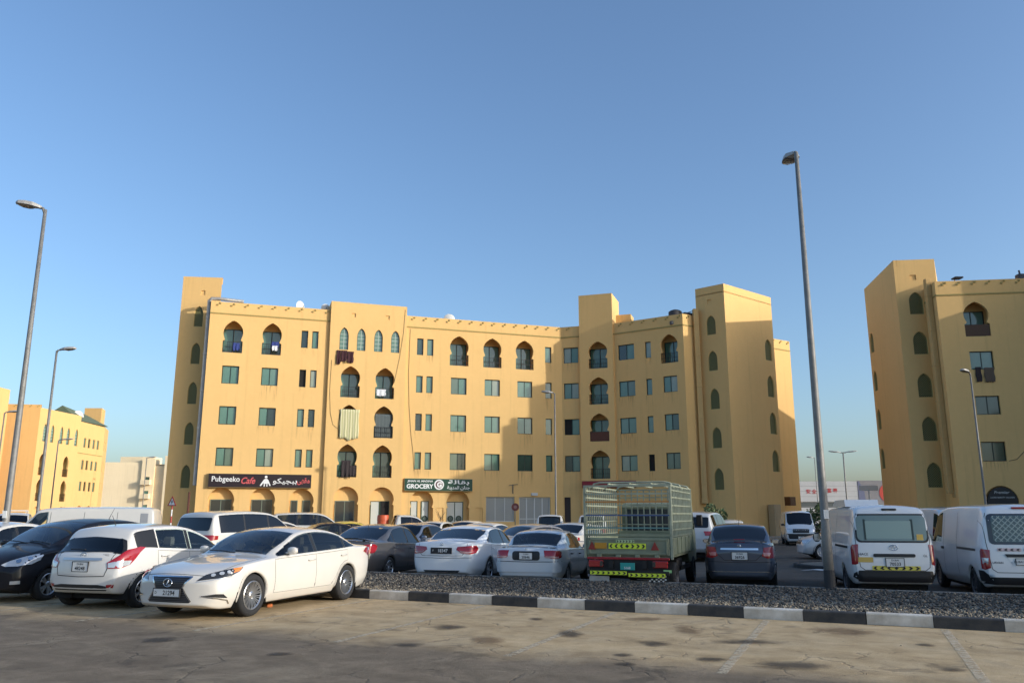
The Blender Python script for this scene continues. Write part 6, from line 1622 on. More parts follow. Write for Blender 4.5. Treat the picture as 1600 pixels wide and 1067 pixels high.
    tz = {'saloon':(.76,.93),'suv':(.98,1.14),'pickup':(.75,1.02),'van':(.72,1.1),'highvan':(.72,1.1),'hatch':(.78,1.0)}[kind]; hw = c.f_width(L-.12)
    tail_pair(c, [(L-.02,hw-.34 if kind in ('saloon','suv') else hw-.2,tz[1]),(L-.12,hw-.05,tz[1]),(L-.3,hw,tz[1]-.02),(L-.3,hw,tz[0]+.03),(L-.12,hw-.05,tz[0]),(L-.02,hw-.3 if kind in ('saloon','suv') else hw-.2,tz[0])], d=(-.8,.55,0), dens=.06, off=.016)
    hz = {'saloon':(.62,.72),'suv':(.86,1.0),'pickup':(.80,.94),'van':(.76,.95),'highvan':(.76,.95),'hatch':(.62,.74)}[kind]; hw = c.f_width(.2)
    for sg in (-1,1): c.patch('headlight', [c.P3(x,sg*y,z) for (x,y,z) in ((.03,hw-.34,hz[0]),(.03,hw-.34,hz[1]),(.22,hw-.03,hz[1]+.04),(.3,hw,hz[1]),(.22,hw-.03,hz[0]))], M_LAMP, .006, d=(.85,sg*.5,.1), dens=.09)
    c.patch('grille', [c.front(y,z) for (y,z) in rr(-hw+.36,hz[0]-.04,hw-.36,hz[1],.04)], M_BLACK, .006, d=(1,0,.1), dens=.12)
    if kind in ('van','highvan','pickup','suv'): c.patch('front_bumper', [c.front(y,z) for (y,z) in rr(-hw+.02,.38,hw-.02,hz[0]-.08,.05)], M_BLACK if kind != 'highvan' else P, .01, d=(1,0,0), dens=.12)
    if kind not in ('van','highvan'): c.doors({'saloon':[1.35,2.39,3.45],'suv':[1.38,2.49,3.52],'pickup':[1.32,2.19,2.85],'hatch':[1.0,2.04,3.1]}[kind], P, zlo=.34 if kind in ('saloon','hatch') else .45)
    c.mirror({'saloon':1.55,'suv':1.6,'pickup':1.5,'van':.62,'highvan':.62,'hatch':1.2}[kind], c.f_belt(1.3)+.05, P if kind in ('saloon','hatch','suv') else M_BLACK)
    if plate: c.plate(plate, z={'van':.45,'suv':.62}.get(kind,.5), small='DUBAI')
    c.plate(plate or str(random.randint(10000,98999)), z={'saloon':.84,'suv':1.0,'pickup':.62,'van':.8,'highvan':.8,'hatch':.72}[kind], rear=True)
    if cabin and kind in ('saloon','hatch','suv','pickup'): c.cabin({'saloon':2.15,'suv':2.2,'pickup':2.1,'hatch':1.8}[kind], {'saloon':3.0,'suv':3.2,'pickup':2.6,'hatch':2.7}[kind], .55 if kind in ('saloon','hatch') else .85, dash={'saloon':1.5,'suv':1.55,'pickup':1.5,'hatch':1.1}[kind], rear=kind != 'pickup')
    c.finish(P); return c
# ------------------------------------------------------------------ where every vehicle stands
def park(fn, x, y, hd, L, z=Z_FAR, tail=True, **k):
    """place by the middle of the tail (tail=True) or by the centre"""
    a = R(hd)
    if tail: x, y = x+math.cos(a)*L/2, y+math.sin(a)*L/2
    return fn((x,y,z), a, **k)
white_saloon((-4.54,15.59,Z_NEAR), R(-111.0))
white_hatch((-7.02,16.66,Z_NEAR), R(73))
black_hatch((-9.43,17.89,Z_NEAR), R(-107))
park(grey_saloon, -4.55,22.3, 72, 4.81)
park(silver_white_saloon, -1.8,21.3, 72, 4.93)
park(pale_blue_saloon, .33,20.0, 74, 4.45)
cage_truck((2.62,18.9,Z_FAR), R(70))
park(slate_saloon, 5.38,19.8, 74, 4.47)
WV = paint('paint_van_white', (.80,.805,.805))
park(lambda l,h: hatch_van('panel_van', 'white panel van with pale green rear window, right of the lamp post', l, h, WV, 'a'), 8.17,17.9, 78, 4.84)
park(lambda l,h: hatch_van('panel_van', 'white panel van with diamond mesh over its rear window, at the right edge', l, h, WV, 'b'), 10.55,17.1, 76, 4.70)
# further back
WH = (.62,.59,.535)
simple_car('suv', 'tall white estate car with black rear window, behind the cream saloon', (-8.8,27.9,Z_FAR), R(62), WH, 'suv', .8, pname='paint_white_c')
simple_car('saloon_car', 'white saloon partly hidden behind the black hatchback at the left edge', (-12.6,20.1,Z_NEAR), R(-107), WH, 'saloon', .6, G_MID, pname='paint_white_c')
c_ = simple_car('suv', 'white estate car with roof rails far behind the left lamp post', (-30,50,Z_FAR), R(-64), WH, 'suv', .5, pname='paint_white_c')
rk = MB()
for y in (-.6,.6): rk.bar((-1.4,y,1.98),(.3,y,1.98),.05)
for x in (-1.2,.1): rk.bar((x,-.6,2.0),(x,.6,2.0),.05); 
for x in (-1.2,.1):
    for y in (-.6,.6): rk.bar((x,y,1.84),(x,y,1.99),.04)
rk.build('roof_rack', mat('rack_white', (.6,.6,.58), .5), c_.root)
v_ = Car('panel_van', 'long cream-lit white van side-on behind the two hatchbacks', 'van', van_spec(L=5.35, W=1.85, H=2.06, wb=3.1, fo=1.0), (-16.9,33.2,Z_FAR), R(192), 'parked vehicles', .7)
PV = paint('paint_white_c', WH)
v_.screen(.38,.98,G_CLEAR); v_.dlo([(.55,1.42)], G_CLEAR, mt=.11, mb_=.02); v_.mirror(.66,1.15,M_BLACK,size=(.12,.2,.26))
for sg in (-1,1):
    for x in (1.5,2.7,3.9): line_on(v_, 'door_gap', [v_.side(x,.5,sg),v_.side(x,1.85,sg)], .014, M_GAP, .003, (0,sg,0))
v_.finish(PV)
simple_car('hatchback_car', 'small white hatchback tucked in front of the cafe plants', (-10.4,37.5,Z_FAR), R(35), WH, 'hatch', .5, pname='paint_white_c')
simple_car('suv', 'white estate car parked under the cafe windows', (-10.6,45.0,Z_FAR), R(18), WH, 'suv', .5, G_MID, pname='paint_white_c')
simple_car('saloon_car', 'yellow saloon parked below the arched shop doors', (-7.6,40.0,Z_FAR), R(20), (.62,.45,.05), 'saloon', .55, G_MID)
simple_car('saloon_car', 'black saloon in front of the yellow saloon', (-6.9,33.2,Z_FAR), R(25), (.02,.02,.022), 'saloon', .55, G_MID, pname='paint_black')
pk = simple_car('pickup', 'white pickup carrying a red drum, behind the dark grey saloon', (-5.5,41.5,Z_FAR), R(18), WH, 'pickup', .55, cat='pickup', pname='paint_white_c')
simple_car('saloon_car', 'blue grey saloon facing us with pale papers on its dashboard', (-3.75,31.0,Z_FAR), R(-112), (.16,.19,.25), 'saloon', .55, G_MID, flake=.3)
simple_car('saloon_car', 'white saloon roof left of the two behind the shaded white saloon', (-3.6,40.5,Z_FAR), R(70), WH, 'saloon', .5, pname='paint_white_c')
simple_car('saloon_car', 'white saloon below the double shop doors with round stickers', (-2.2,45.0,Z_FAR), R(66), WH, 'saloon', .5, pname='paint_white_c')
simple_car('saloon_car', 'white saloon roof between the shaded white and beige saloons', (-.9,33.5,Z_FAR), R(66), WH, 'saloon', .5, pname='paint_white_c')
simple_car('saloon_car', 'beige grey saloon with one red lamp showing left of the pale blue saloon', (1.0,28.6,Z_FAR), R(40), (.30,.27,.24), 'saloon', .6, flake=.2)
simple_car('saloon_car', 'white saloon whose roof shows just above the pale blue saloon', (2.6,33.6,Z_FAR), R(66), WH, 'saloon', .5, pname='paint_white_c')
simple_car('pickup', 'white pickup in front of the grey folding gate', (2.2,47.5,Z_FAR), R(80), WH, 'pickup', .5, G_MID, cat='pickup', pname='paint_white_c')
simple_car('pickup', 'white pickup half hidden behind the left side of the caged truck', (4.5,46.5,Z_FAR), R(80), WH, 'pickup', .5, G_MID, cat='pickup', pname='paint_white_c')
simple_car('suv', 'white estate car seen between the caged truck and the slate blue saloon', (7.75,34.0,Z_FAR), R(66), (.5,.5,.5), 'suv', .5)
simple_car('hatchback_car', 'white hatchback tail just above the slate blue saloon roof', (11.75,45.0,Z_FAR), R(78), WH, 'hatch', .5, pname='paint_white_c')
simple_car('panel_van', 'white van facing us beside the green bush near the block corner', (17.3,50.5,Z_FAR), R(-104), (.66,.68,.70), 'van', .6, cat='van', plate='38114')
simple_car('hatchback_car', 'white hatchback nosing out from behind the right lamp post', (13.75,34.2,Z_FAR), R(172), (.62,.63,.64), 'hatch', .6, G_MID)
simple_car('panel_van', 'white van with dark windscreen between the two nearest vans', (13.9,26.4,Z_FAR), R(-100), (.62,.63,.64), 'van', .6, cat='van')
simple_car('panel_van', 'white van whose roof shows behind the mesh-windowed van', (14.8,23.9,Z_FAR), R(76), (.70,.70,.70), 'van', .5, cat='van')
# drum in the pickup bed
d = MB(); d.lathe([(0,.0),(0,.27),(.02,.29),(.3,.28),(.32,.295),(.6,.28),(.62,.295),(.86,.28),(.88,.27),(.88,.0)], 24, 'z'); a = R(18)
o = d.build('drum', mat('drum_red', (.62,.10,.03), .45, var=.2), None, (-5.5-math.cos(a)*.95, 41.5-math.sin(a)*.95, Z_FAR+.86), smooth=False); tag(o, 'orange red drum standing in the bed of the white pickup', 'drum')
# ================================================================== street furniture, signs, roof things, plants
M_GALV = mat('galvanised_post', (.25,.24,.225), .6, .3, col2=(.18,.175,.16), scale=6)
M_HEADM = mat('lamp_head', (.42,.40,.37), .55, .2, var=.2); M_DIFF = mat('lamp_diffuser', (.22,.17,.12), .25)
def lamp_head(mb, tip, d, l=.75, w=.32, tilt=.12):
    """cobra lamp head starting at tip and running along d"""
    d = Vector((d[0],d[1],0)).normalized(); u = Vector((-d.y,d.x,0)); V = []; st = [(0,.18,.10),(.12,.5,.16),(.35,.95,.22),(.65,1.0,.22),(.9,.8,.18),(1.0,.45,.10)]
    for (t,a,h) in st:
        c = Vector(tip)+d*l*t+Vector((0,0,tilt*l*t)); hw = w/2*a
        V += [c-u*hw, c-u*hw*.8+Vector((0,0,h*.5)), c+Vector((0,0,h*.62)), c+u*hw*.8+Vector((0,0,h*.5)), c+u*hw, c-Vector((0,0,.02))]
    n = len(st); mb.add(V, [(6*i+j,6*i+(j+1)%6,6*i+6+(j+1)%6,6*i+6+j) for i in range(n-1) for j in range(6)]+[tuple(range(6)), tuple(6*(n-1)+j for j in range(6))])
def diffuser(mb, tip, d, l=.75, w=.32, tilt=.12):
    d = Vector((d[0],d[1],0)).normalized(); u = Vector((-d.y,d.x,0)); V = []
    for (t,a,z) in ((.35,.85,-.022),(.5,.95,-.055),(.75,.9,-.05),(.92,.6,-.022)):
        c = Vector(tip)+d*l*t+Vector((0,0,tilt*l*t)); hw = w/2*a; V += [c-u*hw+Vector((0,0,-.018)), c-u*hw*.6+Vector((0,0,z)), c+u*hw*.6+Vector((0,0,z)), c+u*hw+Vector((0,0,-.018))]
    mb.add(V, [(4*i+j,4*i+j+1,4*i+5+j,4*i+4+j) for i in range(3) for j in range(3)])
def lamp_post(x, y, z, h, heads, label, r0=.095, r1=.045, size=1.0, base=True, group='street lamps'):
    root = empty('street_lamp', (x,y,z), 0, label, 'street lamp', group)
    p = MB(); p.tube([(0,0,0),(0,0,1.2),(0,0,1.25),(0,0,h*.5),(0,0,h)], [r0,r0,r0*.86,(r0+r1)*.5,r1], 14); p.build('post', M_GALV, root, smooth=True)
    if base:
        b = MB(); b.lathe([(0,r0*1.9),(.03,r0*1.9),(.03,r0*1.15),(.38,r0*1.08),(.38,r0*1.0)], 14, 'z'); b.build('base_sleeve', mat('post_base_black', (.03,.03,.032), .7), root)
        s = MB(); s.box(-r0*.5,-r0-.004,1.40,r0*.5,-r0*.8,1.58); s.build('post_notice', M_SHEET, root)
    for d in heads:
        a = MB(); a.tube([(0,0,h-.12),(d[0]*.06,d[1]*.06,h+.03),(d[0]*.2*size,d[1]*.2*size,h+.05)], r1*.9, 8); a.build('arm', M_GALV, root, smooth=True)
        q = MB(); lamp_head(q, (d[0]*.12*size,d[1]*.12*size,h+.03), d, .80*size, .36*size); hd_ = q.build('lamp_head', M_HEADM, root, smooth=False)
        q = MB(); diffuser(q, (d[0]*.12*size,d[1]*.12*size,h+.03), d, .80*size, .36*size); q.build('diffuser', M_DIFF, hd_)
    return root
lamp_post(6.48,17.19,Z_TOP-.03,9.55,[(.12,.99)], 'tall grey lamp post on the gravel between the slate saloon and the vans', .10, .045)
lamp_post(-12.95,21.25,Z_TOP-.03,9.75,[(-.97,-.25)], 'tall grey lamp post at the left edge with its head to the left', size=.8)
lamp_post(-23.3,40.7,Z_FAR,9.95,[(.99,.1)], 'lamp post left of the main block, second tallest on the left', .09, .05)
lamp_post(2.95,55.6,Z_FAR,9.95,[(-.97,.2)], 'thin pale lamp post standing before the concave corner of the main block', .075, .045)
lamp_post(27.1,47.3,Z_FAR,9.9,[(-.8,-.5)], 'lamp post in front of the right block beside its drain duct', .08, .045)
lamp_post(-40.5,64.5,Z_FAR,9.7,[(.95,.2)], 'small lamp post before the far left block at the picture edge', .07, .05, 1.2, False)
lamp_post(-49.6,89,Z_FAR,9.7,[(.95,.2)], 'thin lamp post in front of the arched balconies of the far left block', .08, .06, 1.6, False)
lamp_post(-53.6,120,Z_FAR,9.9,[(.95,.2)], 'thin lamp post in front of the pale far apartments', .08, .06, 1.4, False)
lamp_post(44.6,110,Z_FAR,9.9,[(-.95,.2),(.95,-.1)], 'twin headed lamp post in front of the far grey hall', .12, .08, 2.0, False)
lamp_post(44.4,120,Z_FAR,9.9,[(-.9,.2)], 'faint lamp post far behind the right tall lamp post', .07, .05, 1.2, False)

# road signs
M_SRED = mat('sign_red_border', (.45,.03,.03), .5); M_SWH = mat('sign_white', (.80,.79,.76), .5); M_SGREY = mat('sign_back_grey', (.30,.31,.33), .5, .4)
def sign_post(root, h, bands=False):
    if not bands:
        p = MB(); p.tube([(0,0,0),(0,0,h)], .035, 8); p.build('post', M_GALV, root, smooth=True); return
    n = 6
    for k in range(n):
        p = MB(); p.tube([(0,0,h*k/n),(0,0,h*(k+1)/n)], .04, 8); p.build('post_band', M_SRED if k % 2 else M_SWH, root)
def sign_tri(x, y, z):
    root = empty('road_sign', (x,y,z), R(-20), 'triangular red bordered warning sign on a banded post left of the main block', 'road sign'); sign_post(root, 2.5, True)
    s = .72; mb = MB(); mb.prism([(-s/2,2.3),(s/2,2.3),(0,2.3+s*.87)], -.05, -.03); b = mb.build('sign_plate', M_SRED, root)
    mb = MB(); mb.add([(-s*.34,-.053,2.36),(s*.34,-.053,2.36),(0,-.053,2.36+s*.6)], [(0,1,2)]); mb.build('sign_face', M_SWH, b)
    mb = MB()
    for (x0,x1,z0,z1) in ((-.025,.025,2.42,2.68),(-.09,.09,2.54,2.585)): mb.add([(x0,-.056,z0),(x1,-.056,z0),(x1,-.056,z1),(x0,-.056,z1)], [(0,1,2,3)])
    mb.build('sign_symbol', M_INK, b)['kind'] = 'stuff'
sign_tri(-21.6,52.6,Z_FAR)
root = empty('road_sign', (.25,65.4,Z_FAR), R(10), 'round dark red road sign before the grey shop shutters', 'road sign'); sign_post(root, 2.3)
mb = MB(); mb.lathe([(-.06,0),(-.06,.30),(-.03,.30),(-.03,0)], 24, 'y', (0,0,2.35)); b = mb.build('sign_plate', mat('sign_dark_red', (.16,.03,.03), .5), root)
mb = MB(); mb.lathe([(-.064,0.001),(-.064,.13)], 20, 'y', (0,0,2.35)); mb.build('sign_face', mat('sign_face_dull', (.28,.16,.15), .6), b)
root = empty('sign_board', (30.3,70,Z_FAR), R(-25), 'small white sign board on a pale post between the two blocks', 'road sign')
p = MB(); p.tube([(0,0,0),(0,0,3.9)], .06, 8); p.build('post', M_SWH, root); mb = MB(); mb.cbox(-.75,-.06,3.75,.75,.0,4.2,.03); mb.build('sign_plate', M_SWH, root)
root = empty('sign_board', (-13.25,29.9,Z_FAR), R(20), 'grey backed sign panel at the tail of the long white van', 'road sign')
sign_post(root, 1.6); mb = MB(); mb.cbox(-.13,-.05,1.12,.13,-.02,1.80,.03); mb.build('sign_plate', M_SGREY, root)
root = empty('shop_sign', (-23.3,59.6,0), R(18), 'dark red blade sign edge-on at the left corner of the cafe', 'sign')
mb = MB(); mb.cbox(-.06,-.55,1.6,.06,-.05,3.1,.03); mb.build('sign_plate', mat('blade_sign', (.10,.03,.02), .5), root); mb = MB(); mb.bar((0,-.3,2.9),(0,.5,2.9),.04); mb.build('bracket', M_STEEL, root)

# shop fascia signs
def fascia(name, label, wall_angle, base, w, h, dep, face, edge):
    root = empty(name, base, wall_angle, label, 'sign'); mb = MB(); mb.cbox(0,-dep,0,w,0,h,.02); mb.build('sign_box', edge, root)
    mb = MB(); mb.box(.03,-dep-.012,.03,w-.03,-dep,h-.03); f = mb.build('sign_face', face, root); return root, f
aang = math.atan2(ad.y, ad.x)
def letters(root, f, s, cx, cz, m, y, width=None, height=None, bold=0.0, shear=0.0, name='lettering'):
    mb = MB(); add_text(mb, s, 1, lambda u,v: (cx+u, y, cz+v), bold, shear, width, height); mb.build(name, m, f, fix=False)['kind'] = 'stuff'
AR = lambda *cp: ''.join(chr(c) for c in cp[::-1])
L_W = mat('letter_white', (.80,.79,.76), .5); L_R = mat('letter_red', (.62,.10,.10), .5); L_G = mat('letter_grey', (.55,.56,.53), .5)
p = Ap(.78,.02); cafe, f = fascia('shop_sign', 'dark cafe fascia sign with white and red lettering above three arches', aang, (p.x,p.y,3.46), 7.36, 1.02, .28, mat('sign_maroon', (.020,.010,.012), .35), mat('sign_edge_tan', (.40,.28,.12), .6))
Y0 = -.298
letters(cafe, f, 'Pubgeeko', 1.22, .56, L_W, Y0, 1.95, .50, .012, 0)
letters(cafe, f, 'Cafe', 2.80, .52, L_R, Y0, 1.0, .48, .02, .35)
mb = MB(); cx = 4.05                                              # seated white figure
mb.add([(cx+.10*math.cos(2*math.pi*k/14), Y0, .80+.10*math.sin(2*math.pi*k/14)) for k in range(14)], [tuple(range(14))])
for q in ([(-.10,.66),(.10,.66),(.18,.30),(-.18,.30)],[(-.10,.62),(-.16,.60),(-.40,.22),(-.42,.13),(-.32,.14),(-.14,.42)],[(.10,.62),(.17,.58),(.36,.16),(.27,.14),(.14,.42)],[(-.13,.28),(-.05,.28),(-.07,.10),(-.15,.10)],[(.04,.28),(.12,.28),(.13,.10),(.05,.10)]):
    mb.add([(cx+a,Y0,b) for (a,b) in q], [tuple(range(len(q)))])
mb.build('emblem', L_W, f, fix=False)['kind'] = 'stuff'
letters(cafe, f, AR(0xFE91,0xFE92,0xFEA0,0xFEF4,0xFEDC,0xFEEE), 5.42, .48, L_W, Y0, 1.75, .50, .012, 0)
letters(cafe, f, AR(0xFEE3,0xFED8,0xFEEC,0xFEF0), 6.76, .50, L_R, Y0, .92, .52, .02, 0)
p = Ap(15.25,.02); groc, f = fascia('shop_sign', 'green grocery fascia sign with a white roundel above two arches', aang, (p.x,p.y,3.34), 5.55, .98, .30, mat('sign_green', (.008,.055,.030), .35), mat('sign_edge_cream', (.52,.42,.22), .6))
Y0 = -.318
letters(groc, f, 'JINAN AL MADINA', 1.25, .74, L_W, Y0, 2.05, .20, .02, .15); letters(groc, f, 'GROCERY', 1.25, .36, L_W, Y0, 2.15, .36, .035, 0)
mb = MB(); mb.add([(2.78+.40*math.cos(2*math.pi*k/24), Y0, .50+.40*math.sin(2*math.pi*k/24)) for k in range(24)], [tuple(range(24))]); rd = mb.build('roundel', L_W, f, fix=False)
mb = MB(); mb.add([(2.78+.29*math.cos(2*math.pi*k/24), Y0-.004, .50+.29*math.sin(2*math.pi*k/24)) for k in range(24)], [tuple(range(24))]); mb.build('roundel_ring', mat('roundel_maroon', (.10,.02,.03), .5), rd, fix=False)
letters(groc, rd, 'G', 2.80, .50, L_W, Y0-.008, None, .44, .06, 0)
letters(groc, f, AR(0xFE91,0xFED8,0xFE8E,0xFEDF,0xFE94), 4.38, .68, L_W, Y0, 1.75, .40, .02, 0)
letters(groc, f, AR(0xFE9F,0xFEE8,0xFE8E,0xFEE5)[::1], 4.92, .26, L_W, Y0, .78, .34, .015, 0); letters(groc, f, AR(0xFE8D,0xFEDF,0xFEE4,0xFEAA,0xFEF3,0xFEE8,0xFE94), 3.93, .26, L_W, Y0, .98, .34, .015, 0)
qd = (Q1-Q0).normalized(); p = Q0+qd*1.72+Vector((qd.y,-qd.x))*.03
root = empty('shop_sign', (p.x,p.y,2.0), math.atan2(qd.y,qd.x), 'black half round sign with white lettering in the right block arch', 'sign')
pts = [(0,0),(1.88,0)]+[(.94+.94*math.cos(math.pi*k/14), .35+.95*math.sin(math.pi*k/14)) for k in range(15)]
mb = MB(); mb.prism(pts, -.08, 0); f = mb.build('sign_face', mat('sign_black', (.012,.013,.016), .4), root)
letters(root, f, 'Premier', .94, .95, L_G, -.084, .95, .18, .01, .2); letters(root, f, 'LADIES BEAUTY SALOON', .94, .62, L_G, -.084, 1.5, .10, .01); 
# round stickers on the grocery doors
for (s, z) in ((4.06,.95),(16.21,.95),(17.10,.95),(19.2,.95),(19.88,.95)):
    pr = Ap(s, (.26 if s < 15 else 0)-.485); root = empty('door_sticker', (pr.x,pr.y,z+.25), aang, {4.06:'round ring sticker on the open white shop door left of the grocery',16.21:'round dark sticker on the leftmost grocery door',17.10:'round dark sticker on the second grocery door',19.2:'round dark sticker on the left leaf of the double grocery door',19.88:'round dark sticker on the right leaf of the double grocery door'}[s], 'sticker', 'round door stickers')
    mb = MB(); mb.lathe([(0,.24),(-.006,.24),(-.006,.13),(0,.13)], 24, 'y'); rg = mb.build('ring', mat('sticker_dark', (.02,.045,.03), .5), root)
    mb = MB(); mb.lathe([(-.007,.001),(-.007,.12)], 20, 'y'); mb.build('centre', mat('sticker_centre', (.10,.13,.11), .5), rg)

# laundry and cloths
rngc = random.Random(4)
def cloth(name, label, base, ang, w, h, m, waves=3, amp=.05, ragged=.0, cat='cloth'):
    mb = MB(); nx, nz = 14, 10; V = []
    for i in range(nx+1):
        dz = rngc.uniform(0,ragged)
        for j in range(nz+1):
            u = i/nx; v = j/nz; V.append((w*u+.02*math.sin(9*v+i), -.05-amp*(.5+.5*math.sin(u*waves*6.28+.8*v))*(.35+v), -(h+dz)*v))
    mb.add(V, [(i*(nz+1)+j,(i+1)*(nz+1)+j,(i+1)*(nz+1)+j+1,i*(nz+1)+j+1) for i in range(nx) for j in range(nz)])
    o = mb.build(name, m, None, base, ang, True, fix=False); o.modifiers.new('thick','SOLIDIFY').thickness = .008
    return tag(o, label, cat)
def Aw(s, z, out=.0): q = Ap(s,out); return (q.x,q.y,z)
M_CURT = mat('striped_curtain', (.52,.50,.22), .9)
nt = M_CURT.node_tree; wv = nt.nodes.new('ShaderNodeTexWave'); wv.inputs['Scale'].default_value = 1.6; wv.inputs['Distortion'].default_value = 1.2; tcn = nt.nodes.new('ShaderNodeTexCoord'); rmp = nt.nodes.new('ShaderNodeValToRGB')
rmp.color_ramp.elements[0].color = (.42,.40,.20,1); rmp.color_ramp.elements[1].color = (.68,.62,.38,1); nt.links.new(tcn.outputs['Object'], wv.inputs['Vector']); nt.links.new(wv.outputs['Fac'], rmp.inputs['Fac']); nt.links.new(rmp.outputs['Color'], nt.nodes['Principled BSDF'].inputs['Base Color'])
cloth('curtain', 'yellow green striped curtain draped over the left bay balcony', Aw(10.04,9.55,.27), aang, 1.48, 2.2, M_CURT, 4, .06, .3, 'curtain')
MR = mat('laundry_maroon', (.045,.012,.016), .9)
for (s, w, h, z, lb) in ((9.58,.30,1.05,14.2,'dark maroon garment hanging lowest at left under the pointed windows'),(9.92,.46,.78,14.2,'dark maroon garment in the middle of the line under the pointed windows'),(10.40,.50,.85,14.15,'dark maroon garment at the right end of the line under the pointed windows')):
    cloth('garment', lb, Aw(s,z,.27), aang, w, h, MR, 1.5, .05, .15, 'laundry')
cloth('garment', 'small tan cloth hanging below the maroon laundry', Aw(10.20,13.62,.28), aang, .2, .36, mat('laundry_tan', (.30,.20,.08), .9), 1, .03, .1, 'laundry')
cloth('garment', 'blue cloth drying on the first top floor balcony', Aw(1.80,14.35,-.1), aang, .50, .45, mat('laundry_blue', (.03,.05,.20), .9), 2, .04, .2, 'laundry')
cloth('garment', 'dark blue cloth drying on the second top floor balcony', Aw(4.62,14.62,-.1), aang, .55, .40, mat('laundry_blue', (.03,.05,.20), .9), 2, .04, .2, 'laundry')
cloth('garment', 'white cloth drying on the second top floor balcony', Aw(4.66,14.3,-.05), aang, .42, .35, mat('laundry_white', (.65,.65,.66), .9), 2, .04, .1, 'laundry')
cloth('garment', 'white cloth over the right bay balcony of the fourth storey', Aw(12.80,11.25,.2), aang, .75, .5, mat('laundry_white', (.65,.65,.66), .9), 2, .05, .1, 'laundry')
cloth('curtain', 'grey curtain filling the right bay balcony of the third storey', Aw(12.78,9.3,.02), aang, 1.36, 1.9, mat('laundry_grey', (.10,.12,.12), .9), 5, .05, .1, 'curtain')
cloth('garment', 'dark clothes hanging over the left bay balcony of the second storey', Aw(10.3,5.6,.28), aang, .7, 1.0, mat('laundry_dark', (.035,.025,.025), .9), 2, .08, .4, 'laundry')
cloth('garment', 'black cloth on the left bay balcony railing of the second storey', Aw(10.95,5.2,.26), aang, .48, .75, mat('laundry_dark', (.035,.025,.025), .9), 2, .05, .1, 'laundry')
p = Q0+qd*1.95; cloth('garment', 'black cloth hanging left under the right block window', (p.x,p.y,11.35), math.atan2(qd.y,qd.x), .38, .95, mat('laundry_dark', (.035,.025,.025), .9), 1, .04, .1, 'laundry')
p = Q0+qd*2.5; cloth('garment', 'grey brown cloth hanging right under the right block window', (p.x,p.y,11.3), math.atan2(qd.y,qd.x), .65, .95, mat('laundry_taupe', (.12,.085,.06), .9), 1, .04, .1, 'laundry')

# roof equipment
def dish(x, y, z, r, rz, label):
    root = empty('satellite_dish', (x,y,z), rz, label, 'satellite dish', 'satellite dishes'); mb = MB()
    mb.lathe([(-.25*r*(1-q*q)-.0, r*q) for q in (0.02,.25,.5,.75,1.0)], 20, 'y', (0,-.1,.9)); mb.build('reflector', mat('dish_white', (.62,.61,.58), .5), root, smooth=True)
    mb = MB(); mb.tube([(0,0,0),(0,0,.9)], .03, 8); mb.build('mast', M_GALV, root); mb = MB(); mb.bar((0,-.1,.9-r*.8),(0,-.1-r*.9,.9),.03); mb.build('feed_arm', M_GALV, root)
def Ar(s, back): q = Ap(s,-back); return q.x, q.y
dish(*Ar(6.6,.9), 16.9, .45, R(60), 'white satellite dish on the roof edge above the paired narrow windows')
dish(*Ar(8.6,.7), 16.85, .36, R(30), 'white satellite dish on the roof beside the projecting bay')
dish(*Ar(19.0,1.2), 16.8, .5, R(10), 'white satellite dish on the roof right of the projecting bay')
dish(-66.5,119.6,15.4,.9, R(60), 'left of two white dishes on the far left roof'); dish(-65.2,121.4,15.0,.9, R(60), 'right of two white dishes on the far left roof')
def tank(x, y, z, label, m):
    root = empty('water_tank', (x,y,z), R(20), label, 'tank'); mb = MB(); mb.lathe([(0,.02),(0,.5),(.1,.55),(.9,.55),(1.0,.42),(1.08,.2),(1.12,.02)], 20, 'z'); mb.build('drum', m, root, smooth=True)
    mb = MB(); mb.cbox(-.7,-.5,-.3,.7,.5,0,.03); mb.build('stand', M_STEEL, root)
p = B0+(M0-B0).normalized()*.9-Vector((-.56,-.83))*.7; tank(p.x, p.y, 17.0, 'dark rooftop tank above the right wing of the main block', mat('tank_dark', (.05,.045,.045), .7))
mb = MB(); mb.cbox(-.55,-.25,0,.35,.25,.45,.05); mb.bar((-.3,0,.4),(.6,.1,.75),.06); o = mb.build('roof_fan', mat('fan_dark', (.04,.05,.07), .6), None, (14.6,65.2,17.35), R(25)); tag(o, 'dark bent roof vent beside the right stair tower', 'vent')
mb = MB(); mb.tube([(0,0,0),(0,0,.35),(.25,0,.42)], .04, 6); mb.cbox(-.1,-.3,.30,.5,.3,.40,.03); o = mb.build('roof_vent', mat('fan_dark', (.04,.05,.07), .6), None, (31.2,55.0,17.45), 0); tag(o, 'small dark vent on the right block parapet', 'vent')
mb = MB(); mb.cbox(-.25,-.25,0,.25,.25,.55,.05); mb.tube([(0,0,.5),(-.05,0,.85)], .06, 6); o = mb.build('roof_vent', mat('fan_dark', (.04,.05,.07), .6), None, (35.6,54.6,17.4), 0); tag(o, 'dark rooftop vent at the right edge of the picture', 'vent')

